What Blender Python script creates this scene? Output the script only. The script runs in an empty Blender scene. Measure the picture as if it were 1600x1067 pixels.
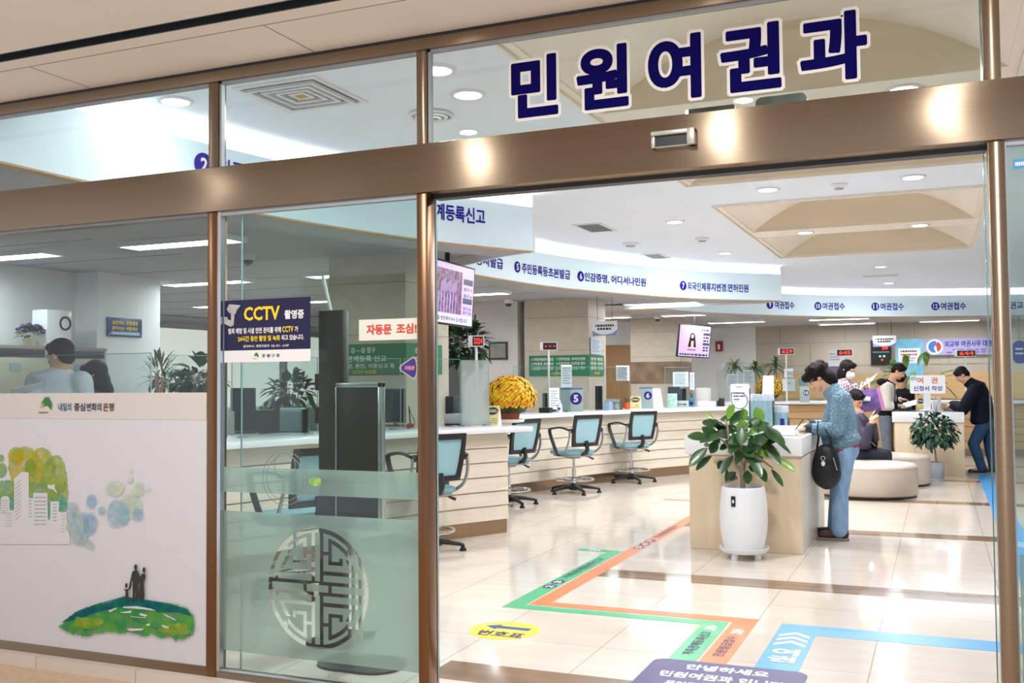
import bpy, math, random
import numpy as np
from mathutils import Vector, Matrix
random.seed(7)
SC = bpy.context.scene
COL = SC.collection
# ---------------------------------------------------------------- camera
F_PX = 1569.0
CAM = np.array([0.0, 0.0, 1.4])
def _n(v): return v / np.linalg.norm(v)
def _d(px, py): return np.array([(px - 800) / F_PX, -(py - 533.5) / F_PX, -1.0])
_X = -_n(_d(-2900, 627)); _Y = _n(_d(1467, 590)); _Y = _n(_Y - _X * np.dot(_X, _Y)); _Z = np.cross(_X, _Y)
ROT = np.array([_X, _Y, _Z])                        # camera axes -> room axes
cam = bpy.data.cameras.new('camera'); cam_o = bpy.data.objects.new('camera', cam); COL.objects.link(cam_o)
cam.sensor_width = 36; cam.lens = 36 * F_PX / 1600; cam.clip_start = 0.05; cam.clip_end = 200
_m = Matrix([[*ROT[0], 0], [*ROT[1], 0], [*ROT[2], CAM[2]], [0, 0, 0, 1]])
cam_o.matrix_world = _m
SC.camera = cam_o
SC.view_settings.view_transform = 'Standard'; SC.view_settings.look = 'None'
SC.view_settings.gamma = 1.0; SC.view_settings.use_curve_mapping = False
SC.view_settings.exposure = 0.43
# ---------------------------------------------------------------- world (dim daylight reaching the open concourse)
W = bpy.data.worlds.new('world'); SC.world = W; W.use_nodes = True
W.node_tree.nodes['Background'].inputs[0].default_value = (0.92, 0.93, 1.0, 1)
W.node_tree.nodes['Background'].inputs[1].default_value = 0.75
DOWN_W, LINE_E, COVE_E, CORR_W = 36.0, 24.0, 11.0, 24.0     # lamp strengths
# ---------------------------------------------------------------- measuring helpers (room coordinates, metres)
def ray(px, py): return ROT @ _d(px, py)
def onz(px, py, z=0.0):
    r = ray(px, py); return CAM + r * ((z - CAM[2]) / r[2])
def ony(px, py, y):
    r = ray(px, py); return CAM + r * (y / r[1])
def onx(px, py, x):
    r = ray(px, py); return CAM + r * (x / r[0])
def atd(px, py, d): return CAM + ray(px, py) * d
V3 = lambda *a: np.array(a, float)
# ---------------------------------------------------------------- materials
def lin(h):
    if isinstance(h, str):
        h = h.lstrip('#'); c = [int(h[i:i + 2], 16) / 255 for i in (0, 2, 4)]
        return tuple(x / 12.92 if x <= 0.04045 else ((x + 0.055) / 1.055) ** 2.4 for x in c)
    return tuple(h)
MATS = {}
def mat(name, col, rough=0.5, metal=0.0, emit=0.0, noise=0.0, nscale=20.0, stretch=(1, 1, 1), bump=0.0, col2=None,
        coat=0.0, spec=0.5, aniso=0.0, trans=0.0):
    if name in MATS: return MATS[name]
    m = bpy.data.materials.new(name); m.use_nodes = True; MATS[name] = m
    nt = m.node_tree; b = nt.nodes['Principled BSDF']
    c = lin(col)
    b.inputs['Base Color'].default_value = (*c, 1)
    b.inputs['Roughness'].default_value = rough; b.inputs['Metallic'].default_value = metal
    b.inputs['Specular IOR Level'].default_value = spec
    b.inputs['Coat Weight'].default_value = coat
    if aniso: b.inputs['Anisotropic'].default_value = aniso
    if aniso: tg_ = nt.nodes.new('ShaderNodeTangent'); tg_.direction_type = 'RADIAL'; tg_.axis = 'X'; nt.links.new(tg_.outputs[0], b.inputs['Tangent'])
    if trans: b.inputs['Transmission Weight'].default_value = trans
    if emit:
        b.inputs['Emission Color'].default_value = (*c, 1); b.inputs['Emission Strength'].default_value = emit
    if noise or bump or col2 is not None:
        tc = nt.nodes.new('ShaderNodeTexCoord'); mp = nt.nodes.new('ShaderNodeMapping'); nz = nt.nodes.new('ShaderNodeTexNoise')
        mp.inputs['Scale'].default_value = stretch
        nz.inputs['Scale'].default_value = nscale; nz.inputs['Detail'].default_value = 5
        nt.links.new(tc.outputs['Object'], mp.inputs[0]); nt.links.new(mp.outputs[0], nz.inputs['Vector'])
        if noise or col2 is not None:
            mx = nt.nodes.new('ShaderNodeMix'); mx.data_type = 'RGBA'
            c2 = lin(col2) if col2 is not None else tuple(x * (1 - noise) for x in c)
            mx.inputs[6].default_value = (*c, 1); mx.inputs[7].default_value = (*c2, 1)
            rp = nt.nodes.new('ShaderNodeMapRange'); rp.inputs[1].default_value = 0.35; rp.inputs[2].default_value = 0.65
            nt.links.new(nz.outputs[0], rp.inputs[0]); nt.links.new(rp.outputs[0], mx.inputs[0])
            nt.links.new(mx.outputs[2], b.inputs['Base Color'])
            if emit: nt.links.new(mx.outputs[2], b.inputs['Emission Color'])
        if bump:
            bp = nt.nodes.new('ShaderNodeBump'); bp.inputs['Strength'].default_value = bump; bp.inputs['Distance'].default_value = 0.01
            nt.links.new(nz.outputs[0], bp.inputs['Height']); nt.links.new(bp.outputs[0], b.inputs['Normal'])
    return m
def glass_mat(name, tint, refl=1.0, ior=1.5):
    if name in MATS: return MATS[name]
    m = bpy.data.materials.new(name); m.use_nodes = True; MATS[name] = m
    nt = m.node_tree; nt.nodes.clear()
    out = nt.nodes.new('ShaderNodeOutputMaterial'); mix = nt.nodes.new('ShaderNodeMixShader')
    tr = nt.nodes.new('ShaderNodeBsdfTransparent'); gl = nt.nodes.new('ShaderNodeBsdfGlossy'); fr = nt.nodes.new('ShaderNodeFresnel')
    tr.inputs[0].default_value = (*lin(tint), 1); gl.inputs['Roughness'].default_value = 0.0
    gl.inputs[0].default_value = (refl, refl, refl, 1); fr.inputs[0].default_value = ior
    nt.links.new(fr.outputs[0], mix.inputs[0]); nt.links.new(tr.outputs[0], mix.inputs[1]); nt.links.new(gl.outputs[0], mix.inputs[2])
    nt.links.new(mix.outputs[0], out.inputs[0])
    return m
def frost_mat(name, col, through=0.3):
    if name in MATS: return MATS[name]
    m = bpy.data.materials.new(name); m.use_nodes = True; MATS[name] = m
    nt = m.node_tree; nt.nodes.clear()
    out = nt.nodes.new('ShaderNodeOutputMaterial'); mx = nt.nodes.new('ShaderNodeMixShader'); mx2 = nt.nodes.new('ShaderNodeMixShader')
    di = nt.nodes.new('ShaderNodeBsdfDiffuse'); tl = nt.nodes.new('ShaderNodeBsdfTranslucent'); tr = nt.nodes.new('ShaderNodeBsdfTransparent')
    di.inputs[0].default_value = (*lin(col), 1); tl.inputs[0].default_value = (*lin(col), 1); tr.inputs[0].default_value = (0.85, 0.95, 0.92, 1)
    mx.inputs[0].default_value = 0.6; mx2.inputs[0].default_value = through
    nt.links.new(di.outputs[0], mx.inputs[1]); nt.links.new(tl.outputs[0], mx.inputs[2])
    nt.links.new(mx.outputs[0], mx2.inputs[1]); nt.links.new(tr.outputs[0], mx2.inputs[2]); nt.links.new(mx2.outputs[0], out.inputs[0])
    return m
# ---------------------------------------------------------------- mesh builder
OFF = {}
def cr(pts, n=8):
    """smooth polyline through points"""
    P = [np.array(p, float) for p in pts]; P = [2 * P[0] - P[1]] + P + [2 * P[-1] - P[-2]]; out = []
    for i in range(1, len(P) - 2):
        a, b, c, d = P[i - 1:i + 3]
        for k in range(n):
            t = k / n
            out.append(0.5 * (2 * b + (c - a) * t + (2 * a - 5 * b + 4 * c - d) * t * t + (3 * b - a - 3 * c + d) * t ** 3))
    out.append(P[-2]); return out
class MB:
    def __init__(s): s.v = []; s.f = []; s.mi = []
    def add(s, vs, fs, mi=0):
        k = len(s.v); s.v += [tuple(map(float, p)) for p in vs]; s.f += [tuple(i + k for i in f) for f in fs]; s.mi += [mi] * len(fs); return s
    def hexa(s, b4, t4, mi=0):
        return s.add(list(b4) + list(t4), [(3, 2, 1, 0), (4, 5, 6, 7), (0, 1, 5, 4), (1, 2, 6, 5), (2, 3, 7, 6), (3, 0, 4, 7)], mi)
    def box(s, x0, x1, y0, y1, z0, z1, mi=0):
        return s.hexa([(x0, y0, z0), (x1, y0, z0), (x1, y1, z0), (x0, y1, z0)], [(x0, y0, z1), (x1, y0, z1), (x1, y1, z1), (x0, y1, z1)], mi)
    def obox(s, c, u, v, w, hu, hv, hw, mi=0):
        c, u, v, w = map(np.array, (c, u, v, w)); p = lambda a, b, d: c + u * hu * a + v * hv * b + w * hw * d
        return s.hexa([p(-1, -1, -1), p(1, -1, -1), p(1, 1, -1), p(-1, 1, -1)], [p(-1, -1, 1), p(1, -1, 1), p(1, 1, 1), p(-1, 1, 1)], mi)
    def prism(s, poly, N, mi=0):
        """3D polygon pushed along vector N"""
        k = len(poly); P = [np.array(p, float) for p in poly]; N = np.array(N, float)
        vs = P + [p + N for p in P]
        fs = [tuple(range(k - 1, -1, -1)), tuple(range(k, 2 * k))] + [(i, (i + 1) % k, k + (i + 1) % k, k + i) for i in range(k)]
        return s.add(vs, fs, mi)
    def quad(s, a, b, c, d, mi=0): return s.add([a, b, c, d], [(0, 1, 2, 3)], mi)
    def tube(s, pts, r, n=8, mi=0, ref=None, cap=True, flat=1.0):
        P = [np.array(p, float) for p in pts]; m = len(P)
        R = r if hasattr(r, '__len__') else [r] * m
        ref = np.array(ref if ref is not None else (0.13, 0.21, 1.0), float); vs = []; u = None
        for i in range(m):
            t = _n(P[min(i + 1, m - 1)] - P[max(i - 1, 0)])
            if u is None or ref is not None and i == 0:
                u = ref - t * np.dot(ref, t)
                if np.linalg.norm(u) < 1e-4: u = np.array((1.0, 0, 0)) - t * t[0]
            else: u = u - t * np.dot(u, t)
            u = _n(u); w = np.cross(t, u)
            ra, rb = R[i] if hasattr(R[i], '__len__') else (R[i], R[i] * flat)
            vs += [P[i] + u * ra * math.cos(2 * math.pi * k / n) + w * rb * math.sin(2 * math.pi * k / n) for k in range(n)]
        fs = [(i * n + k, i * n + (k + 1) % n, (i + 1) * n + (k + 1) % n, (i + 1) * n + k) for i in range(m - 1) for k in range(n)]
        if cap: fs += [tuple(range(n - 1, -1, -1)), tuple(range((m - 1) * n, m * n))]
        return s.add(vs, fs, mi)
    def cap(s, a, b, ra, rb, n=12, mi=0):
        """tapered capsule"""
        a, b = np.array(a, float), np.array(b, float); L = np.linalg.norm(b - a)
        t = (b - a) / L if L > 1e-6 else V3(0, 0, 1); P = []; R = []
        for q in (80, 55, 28, 0): P.append(a - t * ra * math.sin(math.radians(q))); R.append(max(ra * math.cos(math.radians(q)), 1e-4))
        for q in (0, 28, 55, 80): P.append(b + t * rb * math.sin(math.radians(q))); R.append(max(rb * math.cos(math.radians(q)), 1e-4))
        return s.tube(P, R, n, mi)
    def limb(s, pts, rs, n=12):
        for i in range(len(pts) - 1): s.cap(pts[i], pts[i + 1], rs[i], rs[i + 1], n)
        return s
    def lathe(s, prof, c=(0, 0, 0), n=24, mi=0, cap=True):
        vs = [(c[0] + r * math.cos(2 * math.pi * k / n), c[1] + r * math.sin(2 * math.pi * k / n), c[2] + z) for r, z in prof for k in range(n)]
        m = len(prof); fs = [(i * n + k, i * n + (k + 1) % n, (i + 1) * n + (k + 1) % n, (i + 1) * n + k) for i in range(m - 1) for k in range(n)]
        if cap: fs += [tuple(range(n - 1, -1, -1)), tuple(range((m - 1) * n, m * n))]
        return s.add(vs, fs, mi)
    def cyl(s, c, r, z0, z1, n=20, mi=0): return s.lathe([(r, z0), (r, z1)], c, n, mi)
    def ell(s, c, r, U=(1, 0, 0), Vv=(0, 1, 0), Ww=(0, 0, 1), n=16, m=10, mi=0):
        c, U, Vv, Ww = map(lambda q: np.array(q, float), (c, U, Vv, Ww)); vs = []
        for i in range(m + 1):
            a = math.pi * i / m
            for k in range(n):
                b = 2 * math.pi * k / n; sr = max(math.sin(a), 1e-3)
                vs.append(c + U * r[0] * sr * math.cos(b) + Vv * r[1] * sr * math.sin(b) - Ww * r[2] * math.cos(a))
        fs = [(i * n + k, i * n + (k + 1) % n, (i + 1) * n + (k + 1) % n, (i + 1) * n + k) for i in range(m) for k in range(n)]
        fs += [tuple(range(n - 1, -1, -1)), tuple(range(m * n, m * n + n))]
        return s.add(vs, fs, mi)
    def torus(s, c, R, r, U=(1, 0, 0), Vv=(0, 1, 0), n=32, m=8, mi=0):
        c, U, Vv = map(lambda q: np.array(q, float), (c, U, Vv)); Wn = np.cross(U, Vv); vs = []
        for i in range(n):
            a = 2 * math.pi * i / n; d = U * math.cos(a) + Vv * math.sin(a)
            vs += [c + d * (R + r * math.cos(2 * math.pi * k / m)) + Wn * r * math.sin(2 * math.pi * k / m) for k in range(m)]
        return s.add(vs, [(i * m + k, ((i + 1) % n) * m + k, ((i + 1) % n) * m + (k + 1) % m, i * m + (k + 1) % m) for i in range(n) for k in range(m)], mi)
    def sweep(s, line, prof, mi=0):
        """closed (offset, z) profile swept along a plan curve; offset is to the left of travel"""
        L = [np.array(p[:2], float) for p in line]; m = len(L); k = len(prof); vs = []
        for i in range(m):
            t = _n(L[min(i + 1, m - 1)] - L[max(i - 1, 0)]); nn = np.array((-t[1], t[0]))
            for o, z in prof:
                q = L[i] + nn * o; vs.append((q[0], q[1], z))
        fs = [(i * k + j, i * k + (j + 1) % k, (i + 1) * k + (j + 1) % k, (i + 1) * k + j) for i in range(m - 1) for j in range(k)]
        fs += [tuple(range(k)), tuple(range((m - 1) * k + k - 1, (m - 1) * k - 1, -1))]
        return s.add(vs, fs, mi)
    def build(s, name, mats, parent=None, bevel=0.0, smooth=True, voxel=0.0, relax=0, angle=40, solid=0.0):
        off = OFF.get(parent.name, np.zeros(3)) if parent else np.zeros(3)
        me = bpy.data.meshes.new(name)
        vs = [tuple(np.array(p) - off) for p in s.v]
        me.from_pydata(vs, [], s.f)
        mats = mats if isinstance(mats, (list, tuple)) else [mats]
        for m in mats: me.materials.append(m)
        if len(mats) > 1: me.polygons.foreach_set('material_index', s.mi)
        me.update()
        o = bpy.data.objects.new(name, me); COL.objects.link(o)
        if voxel:
            md = o.modifiers.new('r', 'REMESH'); md.mode = 'VOXEL'; md.voxel_size = voxel
            if relax:
                sm = o.modifiers.new('s', 'SMOOTH'); sm.iterations = relax; sm.factor = 0.5
        else:
            import bmesh
            bm = bmesh.new(); bm.from_mesh(me); bmesh.ops.recalc_face_normals(bm, faces=bm.faces[:]); bm.to_mesh(me); bm.free()
        if bevel:
            md = o.modifiers.new('b', 'BEVEL'); md.width = bevel; md.segments = 2; md.limit_method = 'ANGLE'; md.angle_limit = math.radians(35)
        if voxel or bevel:
            dg = bpy.context.evaluated_depsgraph_get()
            me2 = bpy.data.meshes.new_from_object(o.evaluated_get(dg)); o.modifiers.clear(); o.data = me2
            bpy.data.meshes.remove(me); me = me2; me.name = name
        if smooth:
            me.polygons.foreach_set('use_smooth', [True] * len(me.polygons))
            if not voxel:
                try: me.set_sharp_from_angle(angle=math.radians(angle))
                except Exception: pass
        if parent: o.parent = parent
        OFF[o.name] = off
        return o
def thing(name, label, cat, loc=(0, 0, 0), group=None):
    o = bpy.data.objects.new(name, None); COL.objects.link(o); o.empty_display_size = 0.1
    o.location = tuple(map(float, loc)); OFF[o.name] = np.array(loc, float)
    o['label'] = label; o['category'] = cat
    if group: o['group'] = group
    return o
def tag(o, label, cat, group=None):
    o['label'] = label; o['category'] = cat
    if group: o['group'] = group
    return o
def struct(name, loc=(0, 0, 0)):
    o = bpy.data.objects.new(name, None); COL.objects.link(o); o['kind'] = 'structure'; OFF[o.name] = np.array(loc, float); o.location = loc
    return o
def as_struct(o): o['kind'] = 'structure'; return o
def dup(root, loc, rz, label=None, group=None):
    r = root.copy(); COL.objects.link(r); r.location = tuple(map(float, loc)); r.rotation_euler = (0, 0, rz)
    if label: r['label'] = label
    if group: r['group'] = group
    for ch in list(root.children):
        c = ch.copy(); COL.objects.link(c); c.parent = r
        for g in ch.children:
            d = g.copy(); COL.objects.link(d); d.parent = c
    return r
# ---------------------------------------------------------------- lettering
_TXT = {}
RES = [2]
def glyphs(body, bold=0.0, ext=0.0, space=1.0):
    """outline-filled words; bold adds a narrow band along every stroke edge"""
    key = (body, bold, RES[0])
    if key in _TXT: return _TXT[key]
    c = bpy.data.curves.new('lettering', 'FONT'); c.body = body; c.size = 1; c.resolution_u = RES[0]; c.align_x = 'CENTER'
    o = bpy.data.objects.new('lettering', c); COL.objects.link(o)
    me = bpy.data.meshes.new_from_object(o.evaluated_get(bpy.context.evaluated_depsgraph_get()))
    v = np.array([tuple(q.co) for q in me.vertices]) if len(me.vertices) else np.zeros((0, 3)); f = [tuple(p.vertices) for p in me.polygons]
    bpy.data.objects.remove(o); bpy.data.curves.remove(c); bpy.data.meshes.remove(me)
    if bold and len(v):
        cnt = {}
        for poly in f:
            for i in range(len(poly)): e = tuple(sorted((poly[i], poly[(i + 1) % len(poly)]))); cnt[e] = cnt.get(e, 0) + 1
        V = [tuple(p) for p in v]; kk = 0
        for (i, j), n_ in cnt.items():
            if n_ != 1: continue
            A, B = v[i], v[j]; L = np.linalg.norm(B - A)
            if L < 1e-5: continue
            d = (B - A) / L; p = np.array((-d[1], d[0], 0)) * bold; e = d * bold * .7; kk += 1; z = np.array((0, 0, 1.2e-5 * (1 + kk % 40))); m = len(V)
            V += [tuple(q) for q in (A - e + p + z, B + e + p + z, B + e - p + z, A - e - p + z)]; f.append((m, m + 1, m + 2, m + 3))
        v = np.array(V)
    _TXT[key] = (v, f); return v, f
def write(body, P0, PU, PV, bold=0.0, mb=None, mi=0, fit=True, lift=0.0015, ext=0.0, space=1.0, bbox=None):
    """fills the rectangle P0..P0+PU..P0+PV with the words"""
    mb = mb or MB(); v, f = glyphs(body, bold, ext, space)
    if not len(v): return mb
    lo, hi = (v.min(0), v.max(0)) if bbox is None else bbox
    P0, PU, PV = (np.array(q, float) for q in (P0, PU, PV)); N = _n(np.cross(PU, PV))
    sx, sy = (v[:, 0] - lo[0]) / (hi[0] - lo[0]), (v[:, 1] - lo[1]) / (hi[1] - lo[1])
    if not fit:                                     # keep letter shapes: height rules, centred
        asp = (hi[0] - lo[0]) / (hi[1] - lo[1]); w = np.linalg.norm(PV) * asp / np.linalg.norm(PU); sx = 0.5 + (sx - 0.5) * w
    pts = P0 + np.outer(sx, PU) + np.outer(sy, PV) + np.outer(v[:, 2] + ext + lift, N)
    return mb.add(pts, f, mi)
def bbox_of(body, bold=0.0, space=1.0):
    v, _ = glyphs(body, bold, 0.0, space); return v.min(0), v.max(0)
def rect_on(P0, PU, PV, u0, v0, u1, v1):
    P0, PU, PV = (np.array(q, float) for q in (P0, PU, PV)); return P0 + PU * u0 + PV * v0, PU * (u1 - u0), PV * (v1 - v0)
def board(mb, P0, PU, PV, t=0.01, mi=0):
    P0, PU, PV = (np.array(q, float) for q in (P0, PU, PV)); N = _n(np.cross(PU, PV))
    a, b, c, d = P0, P0 + PU, P0 + PU + PV, P0 + PV
    return mb.hexa([p - N * t for p in (a, b, c, d)], [a, b, c, d], mi)
def disc(mb, c, U, Vv, ru, rv, t=0.002, n=32, mi=0, lift=0.001):
    c, U, Vv = (np.array(q, float) for q in (c, U, Vv)); N = _n(np.cross(U, Vv))
    return mb.prism([c + N * lift + U * ru * math.cos(2 * math.pi * k / n) + Vv * rv * math.sin(2 * math.pi * k / n) for k in range(n)], N * t, mi)
def rounded(w, h, r, n=6):
    out = []
    for cx, cy, a0 in ((w - r, r, -90), (w - r, h - r, 0), (r, h - r, 90), (r, r, 180)):
        out += [(cx + r * math.cos(math.radians(a0 + 90 * k / n)), cy + r * math.sin(math.radians(a0 + 90 * k / n))) for k in range(n + 1)]
    return out
X1, Y1, Z1 = V3(1, 0, 0), V3(0, 1, 0), V3(0, 0, 1)
# ---------------------------------------------------------------- palette
WHITE = mat('painted_white', '#e4e6e8', 0.6, noise=0.03, nscale=3)
CEIL = mat('ceiling_paint', '#e9f2fd', 0.75, noise=0.02, nscale=2)
LOWCEIL = mat('office_ceiling_tile', '#a9aaad', 0.8, noise=0.05, nscale=4)
BEIGEC = mat('concourse_ceiling_panel', '#ece3d8', 0.6, noise=0.03, nscale=2)
FASC = mat('fascia_white', '#d8ebf3', 0.4, noise=0.02, nscale=3)
WOODRIM = mat('fascia_wood_rim', '#bb9c76', 0.45, noise=0.18, nscale=6, stretch=(1, 1, 8))
VAULT = mat('vault_wood', '#f3ebde', 0.55, noise=0.08, nscale=5, stretch=(1, 0.15, 1))
VAULT2 = mat('vault_wood_end', '#e8dac2', 0.55, noise=0.1, nscale=5, stretch=(0.15, 1, 1))
BRONZE = mat('brushed_bronze', '#8f7d69', 0.3, metal=1.0, noise=0.06, nscale=30, stretch=(0.02, 1, 4), aniso=0.98)
BRONZED = mat('bronze_dark', '#85654c', 0.3, metal=1.0, noise=0.1, nscale=30, stretch=(4, 1, 0.05), aniso=0.5)
STEEL = mat('polished_steel', '#c9ccd2', 0.18, metal=1.0, noise=0.04, nscale=10)
CHROME = mat('chrome', '#d5d7da', 0.08, metal=1.0, noise=0.02)
PLANK = mat('counter_planks', '#e6dbca', 0.42, noise=0.1, nscale=4, stretch=(1, 1, 12))
PLANKO = mat('counter_planks_honey', '#cda877', 0.45, noise=0.12, nscale=4, stretch=(1, 1, 10))
BIRCH = mat('birch_veneer', '#ead5b6', 0.4, noise=0.09, nscale=3, stretch=(4, 4, 0.5))
KICK = mat('toe_kick_steel', '#a58f78', 0.28, metal=0.9, noise=0.08, nscale=12, stretch=(3, 3, .2))
WTOP = mat('white_worktop', '#eef0f2', 0.22, noise=0.02, nscale=30)
STONE = mat('travertine', '#c6bcab', 0.45, noise=0.1, nscale=6, stretch=(1, 1, 1.5), bump=0.05)
STONED = mat('brown_marble', '#8f7a63', 0.35, col2='#6f5a47', nscale=4)
STONEW = mat('back_wall_stone', '#b3aa9c', 0.5, noise=0.06, nscale=3, stretch=(4, 4, .6))
BLACK = mat('black_plastic', '#17181b', 0.4, noise=0.1)
DARK = mat('dark_grey', '#2b3034', 0.45, noise=0.08)
GREY = mat('grey_plastic', '#9a9fa5', 0.4, noise=0.05)
PAPER = mat('paper_white', '#eceef2', 0.7, noise=0.03)
NAVY = mat('navy_vinyl', '#0b0650', 0.9, noise=0.02, spec=.08)
NAVYT = mat('purple_blue_letters', '#231894', 0.8, noise=0.02, spec=.2)
WVINYL = mat('white_vinyl', '#e8e6e4', 0.6, noise=0.02)
LAMP = mat('lamp_lens', (1.0, 0.98, 0.95), 0.5, emit=14.0)
TUBE = mat('fluorescent_diffuser', (0.95, 0.97, 1.0), 0.5, emit=LINE_E)
COVE = mat('cove_lamp', (1.0, 0.95, 0.9), 0.5, emit=COVE_E)
GLASS = glass_mat('clear_glass', '#eef7f5', 0.9)
GLASSD = glass_mat('door_glass', '#dce9e5', 1.0)
SCREEN = glass_mat('screen_glass', '#ecf7f7', 0.7, 1.4)
GEDGE = mat('glass_edge', '#9fc4c4', 0.15, noise=0.05, spec=0.8)
FROST = frost_mat('frosted_film', '#c0cdc5', 0.22)
FROST2 = frost_mat('frosted_screen_film', '#c9d6d4', 0.25)
YF = 3.914
# ---------------------------------------------------------------- polished floor
def floor_mat():
    m = bpy.data.materials.new('polished_marble_tiles'); m.use_nodes = True; nt = m.node_tree; b = nt.nodes['Principled BSDF']
    N = nt.nodes.new; Lk = nt.links.new
    tc = N('ShaderNodeTexCoord'); sp = N('ShaderNodeSeparateXYZ'); Lk(tc.outputs['Object'], sp.inputs[0])
    def mth(op, a, b_=None, c=None):
        n = N('ShaderNodeMath'); n.operation = op
        for i, q in enumerate((a, b_, c)):
            if q is None: continue
            if isinstance(q, (int, float)): n.inputs[i].default_value = q
            else: Lk(q, n.inputs[i])
        return n.outputs[0]
    X, Y = sp.outputs[0], sp.outputs[1]
    def joint(co, off, pitch, w):
        f = mth('FRACT', mth('DIVIDE', mth('SUBTRACT', co, off), pitch))
        return mth('LESS_THAN', f, w / pitch)
    jx = joint(X, -0.337, 0.6645, 0.005); jy = joint(Y, 5.085, 1.3225, 0.004)
    strip = mth('MULTIPLY', mth('LESS_THAN', mth('FRACT', mth('DIVIDE', mth('SUBTRACT', Y, 6.906), 2.62)), 0.295 / 2.62), mth('GREATER_THAN', X, -2.29))
    mp = N('ShaderNodeMapping'); mp.inputs['Scale'].default_value = (0.7, 4, 1); Lk(tc.outputs['Object'], mp.inputs[0])
    nz = N('ShaderNodeTexNoise'); nz.inputs['Scale'].default_value = 2.2; nz.inputs['Detail'].default_value = 7; Lk(mp.outputs[0], nz.inputs['Vector'])
    wn = N('ShaderNodeTexWhiteNoise'); cx = N('ShaderNodeCombineXYZ'); wn.noise_dimensions = '3D'
    Lk(mth('FLOOR', mth('DIVIDE', mth('SUBTRACT', X, -0.337), 0.6645)), cx.inputs[0]); Lk(mth('FLOOR', mth('DIVIDE', mth('SUBTRACT', Y, 5.085), 1.3225)), cx.inputs[1]); Lk(cx.outputs[0], wn.inputs['Vector'])
    def mixc(fac, a, c):
        n = N('ShaderNodeMix'); n.data_type = 'RGBA'
        Lk(fac, n.inputs[0]) if not isinstance(fac, float) else None
        for i, q in ((6, a), (7, c)):
            if isinstance(q, tuple): n.inputs[i].default_value = (*q, 1)
            else: Lk(q, n.inputs[i])
        return n.outputs[2]
    base = mixc(nz.outputs[0], lin('#e4dcd3'), lin('#d2c5b8'))
    base = mixc(mth('MULTIPLY', wn.outputs['Value'], 0.22), base, lin('#cfbfae'))
    br = mixc(nz.outputs[0], lin('#6e5644'), lin('#a58a70'))
    c = mixc(strip, base, br)
    c = mixc(mth('MULTIPLY', mth('MAXIMUM', jx, jy), 0.7), c, lin('#8a7a6a'))
    Lk(c, b.inputs['Base Color']); b.inputs['Roughness'].default_value = 0.09; b.inputs['Specular IOR Level'].default_value = 0.36
    return m
o = MB().box(-14.2, 5.2, 3.86, 27.2, -0.08, 0.0).build('floor', floor_mat()); as_struct(o)
CFLOOR = mat('concourse_floor', '#cfb294', 0.3, noise=0.12, nscale=40, col2='#bf9f7f')
as_struct(MB().box(-7.5, 3.5, 0.8, 3.86, -0.14, -0.06).build('floor', CFLOOR))
# ---------------------------------------------------------------- ceilings
HC, LC = 3.2, 2.75
cl = struct('ceiling', (0, 10, HC))
mb = MB(); xs = [-6.2, -2.1, 0.47, 5.0]; ys = [3.97, 4.3, 9.1, 10.32, 15.1, 26.3]
for i in range(3):
    for j in range(5):
        if i == 1 and j in (1, 3): continue
        mb.box(xs[i], xs[i + 1], ys[j], ys[j + 1], HC, HC + 0.04)
mb.build('ceiling_panel', CEIL, cl, smooth=False)
def vault(y0, y1):
    mb = MB(); x0, x1, rise = -2.1, 0.47, 0.45; n = 28; c = (x0 + x1) / 2; hw = (x1 - x0) / 2 - 0.06
    R = (hw * hw + rise * rise) / (2 * rise); a0 = math.asin(hw / R)
    arc = [(c + R * math.sin(-a0 + 2 * a0 * k / n), HC + rise - R + R * math.cos(-a0 + 2 * a0 * k / n)) for k in range(n + 1)]
    vs = [(x, y0, z) for x, z in arc] + [(x, y1, z) for x, z in arc]
    mb.add(vs, [(k, k + 1, n + 2 + k, n + 1 + k) for k in range(n)], 0)
    for y in (y0 + .004, y1 - .004): mb.add([(x, y, z) for x, z in arc], [tuple(range(n + 1))], 1)
    mb.build('barrel_vault', [VAULT, VAULT2], cl)
    MB().box(x0, c - hw, y0, y1, HC - 0.012, HC + 0.03).box(c + hw, x1, y0, y1, HC - 0.012, HC + 0.03).build('vault_edge', VAULT, cl, bevel=0.006)
for y0 in (4.3, 10.32):
    vault(y0, y0 + 2.12); vault(y0 + 2.65, y0 + 4.78)
    MB().box(-2.1, 0.47, y0 + 2.128, y0 + 2.642, HC, HC + 0.03).build('vault_beam', VAULT, cl)
    MB().box(-2.12, -2.1, y0, y0 + 4.78, HC - 0.03, HC + 0.02).box(0.47, 0.49, y0, y0 + 4.78, HC - 0.03, HC + 0.02).box(-2.12, 0.49, y0 - 0.02, y0, HC - 0.03, HC + 0.02).box(-2.12, 0.49, y0 + 4.78, y0 + 4.8, HC - 0.03, HC + 0.02).build('vault_trim', VAULT, cl)
# concourse ceiling on the camera's side, with its dark shadow gap
cc = struct('ceiling', (0, 2, 2.95))
MB().box(-9, 6, 3.42, 3.93, 2.945, 2.99).build('ceiling_panel', BEIGEC, cc, smooth=False)
MB().box(-9, 6, -2.5, 3.33, 2.945, 2.99).build('ceiling_panel', BEIGEC, cc, smooth=False)
MB().box(-9, 6, 3.3, 3.45, 3.06, 3.09).box(-9, 6, 3.33, 3.34, 2.945, 3.06).box(-9, 6, 3.41, 3.42, 2.945, 3.06).build('shadow_gap', DARK, cc, smooth=False)
MB().box(-9, 6, 3.52, 3.524, 2.9435, 2.946).box(-4.03, -4.026, 3.52, 3.9, 2.9435, 2.946).box(-2.65, -2.646, 3.52, 3.9, 2.9435, 2.946).build('panel_joint', mat('joint', '#8d8276', 0.7, noise=.1), cc, smooth=False)
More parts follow.
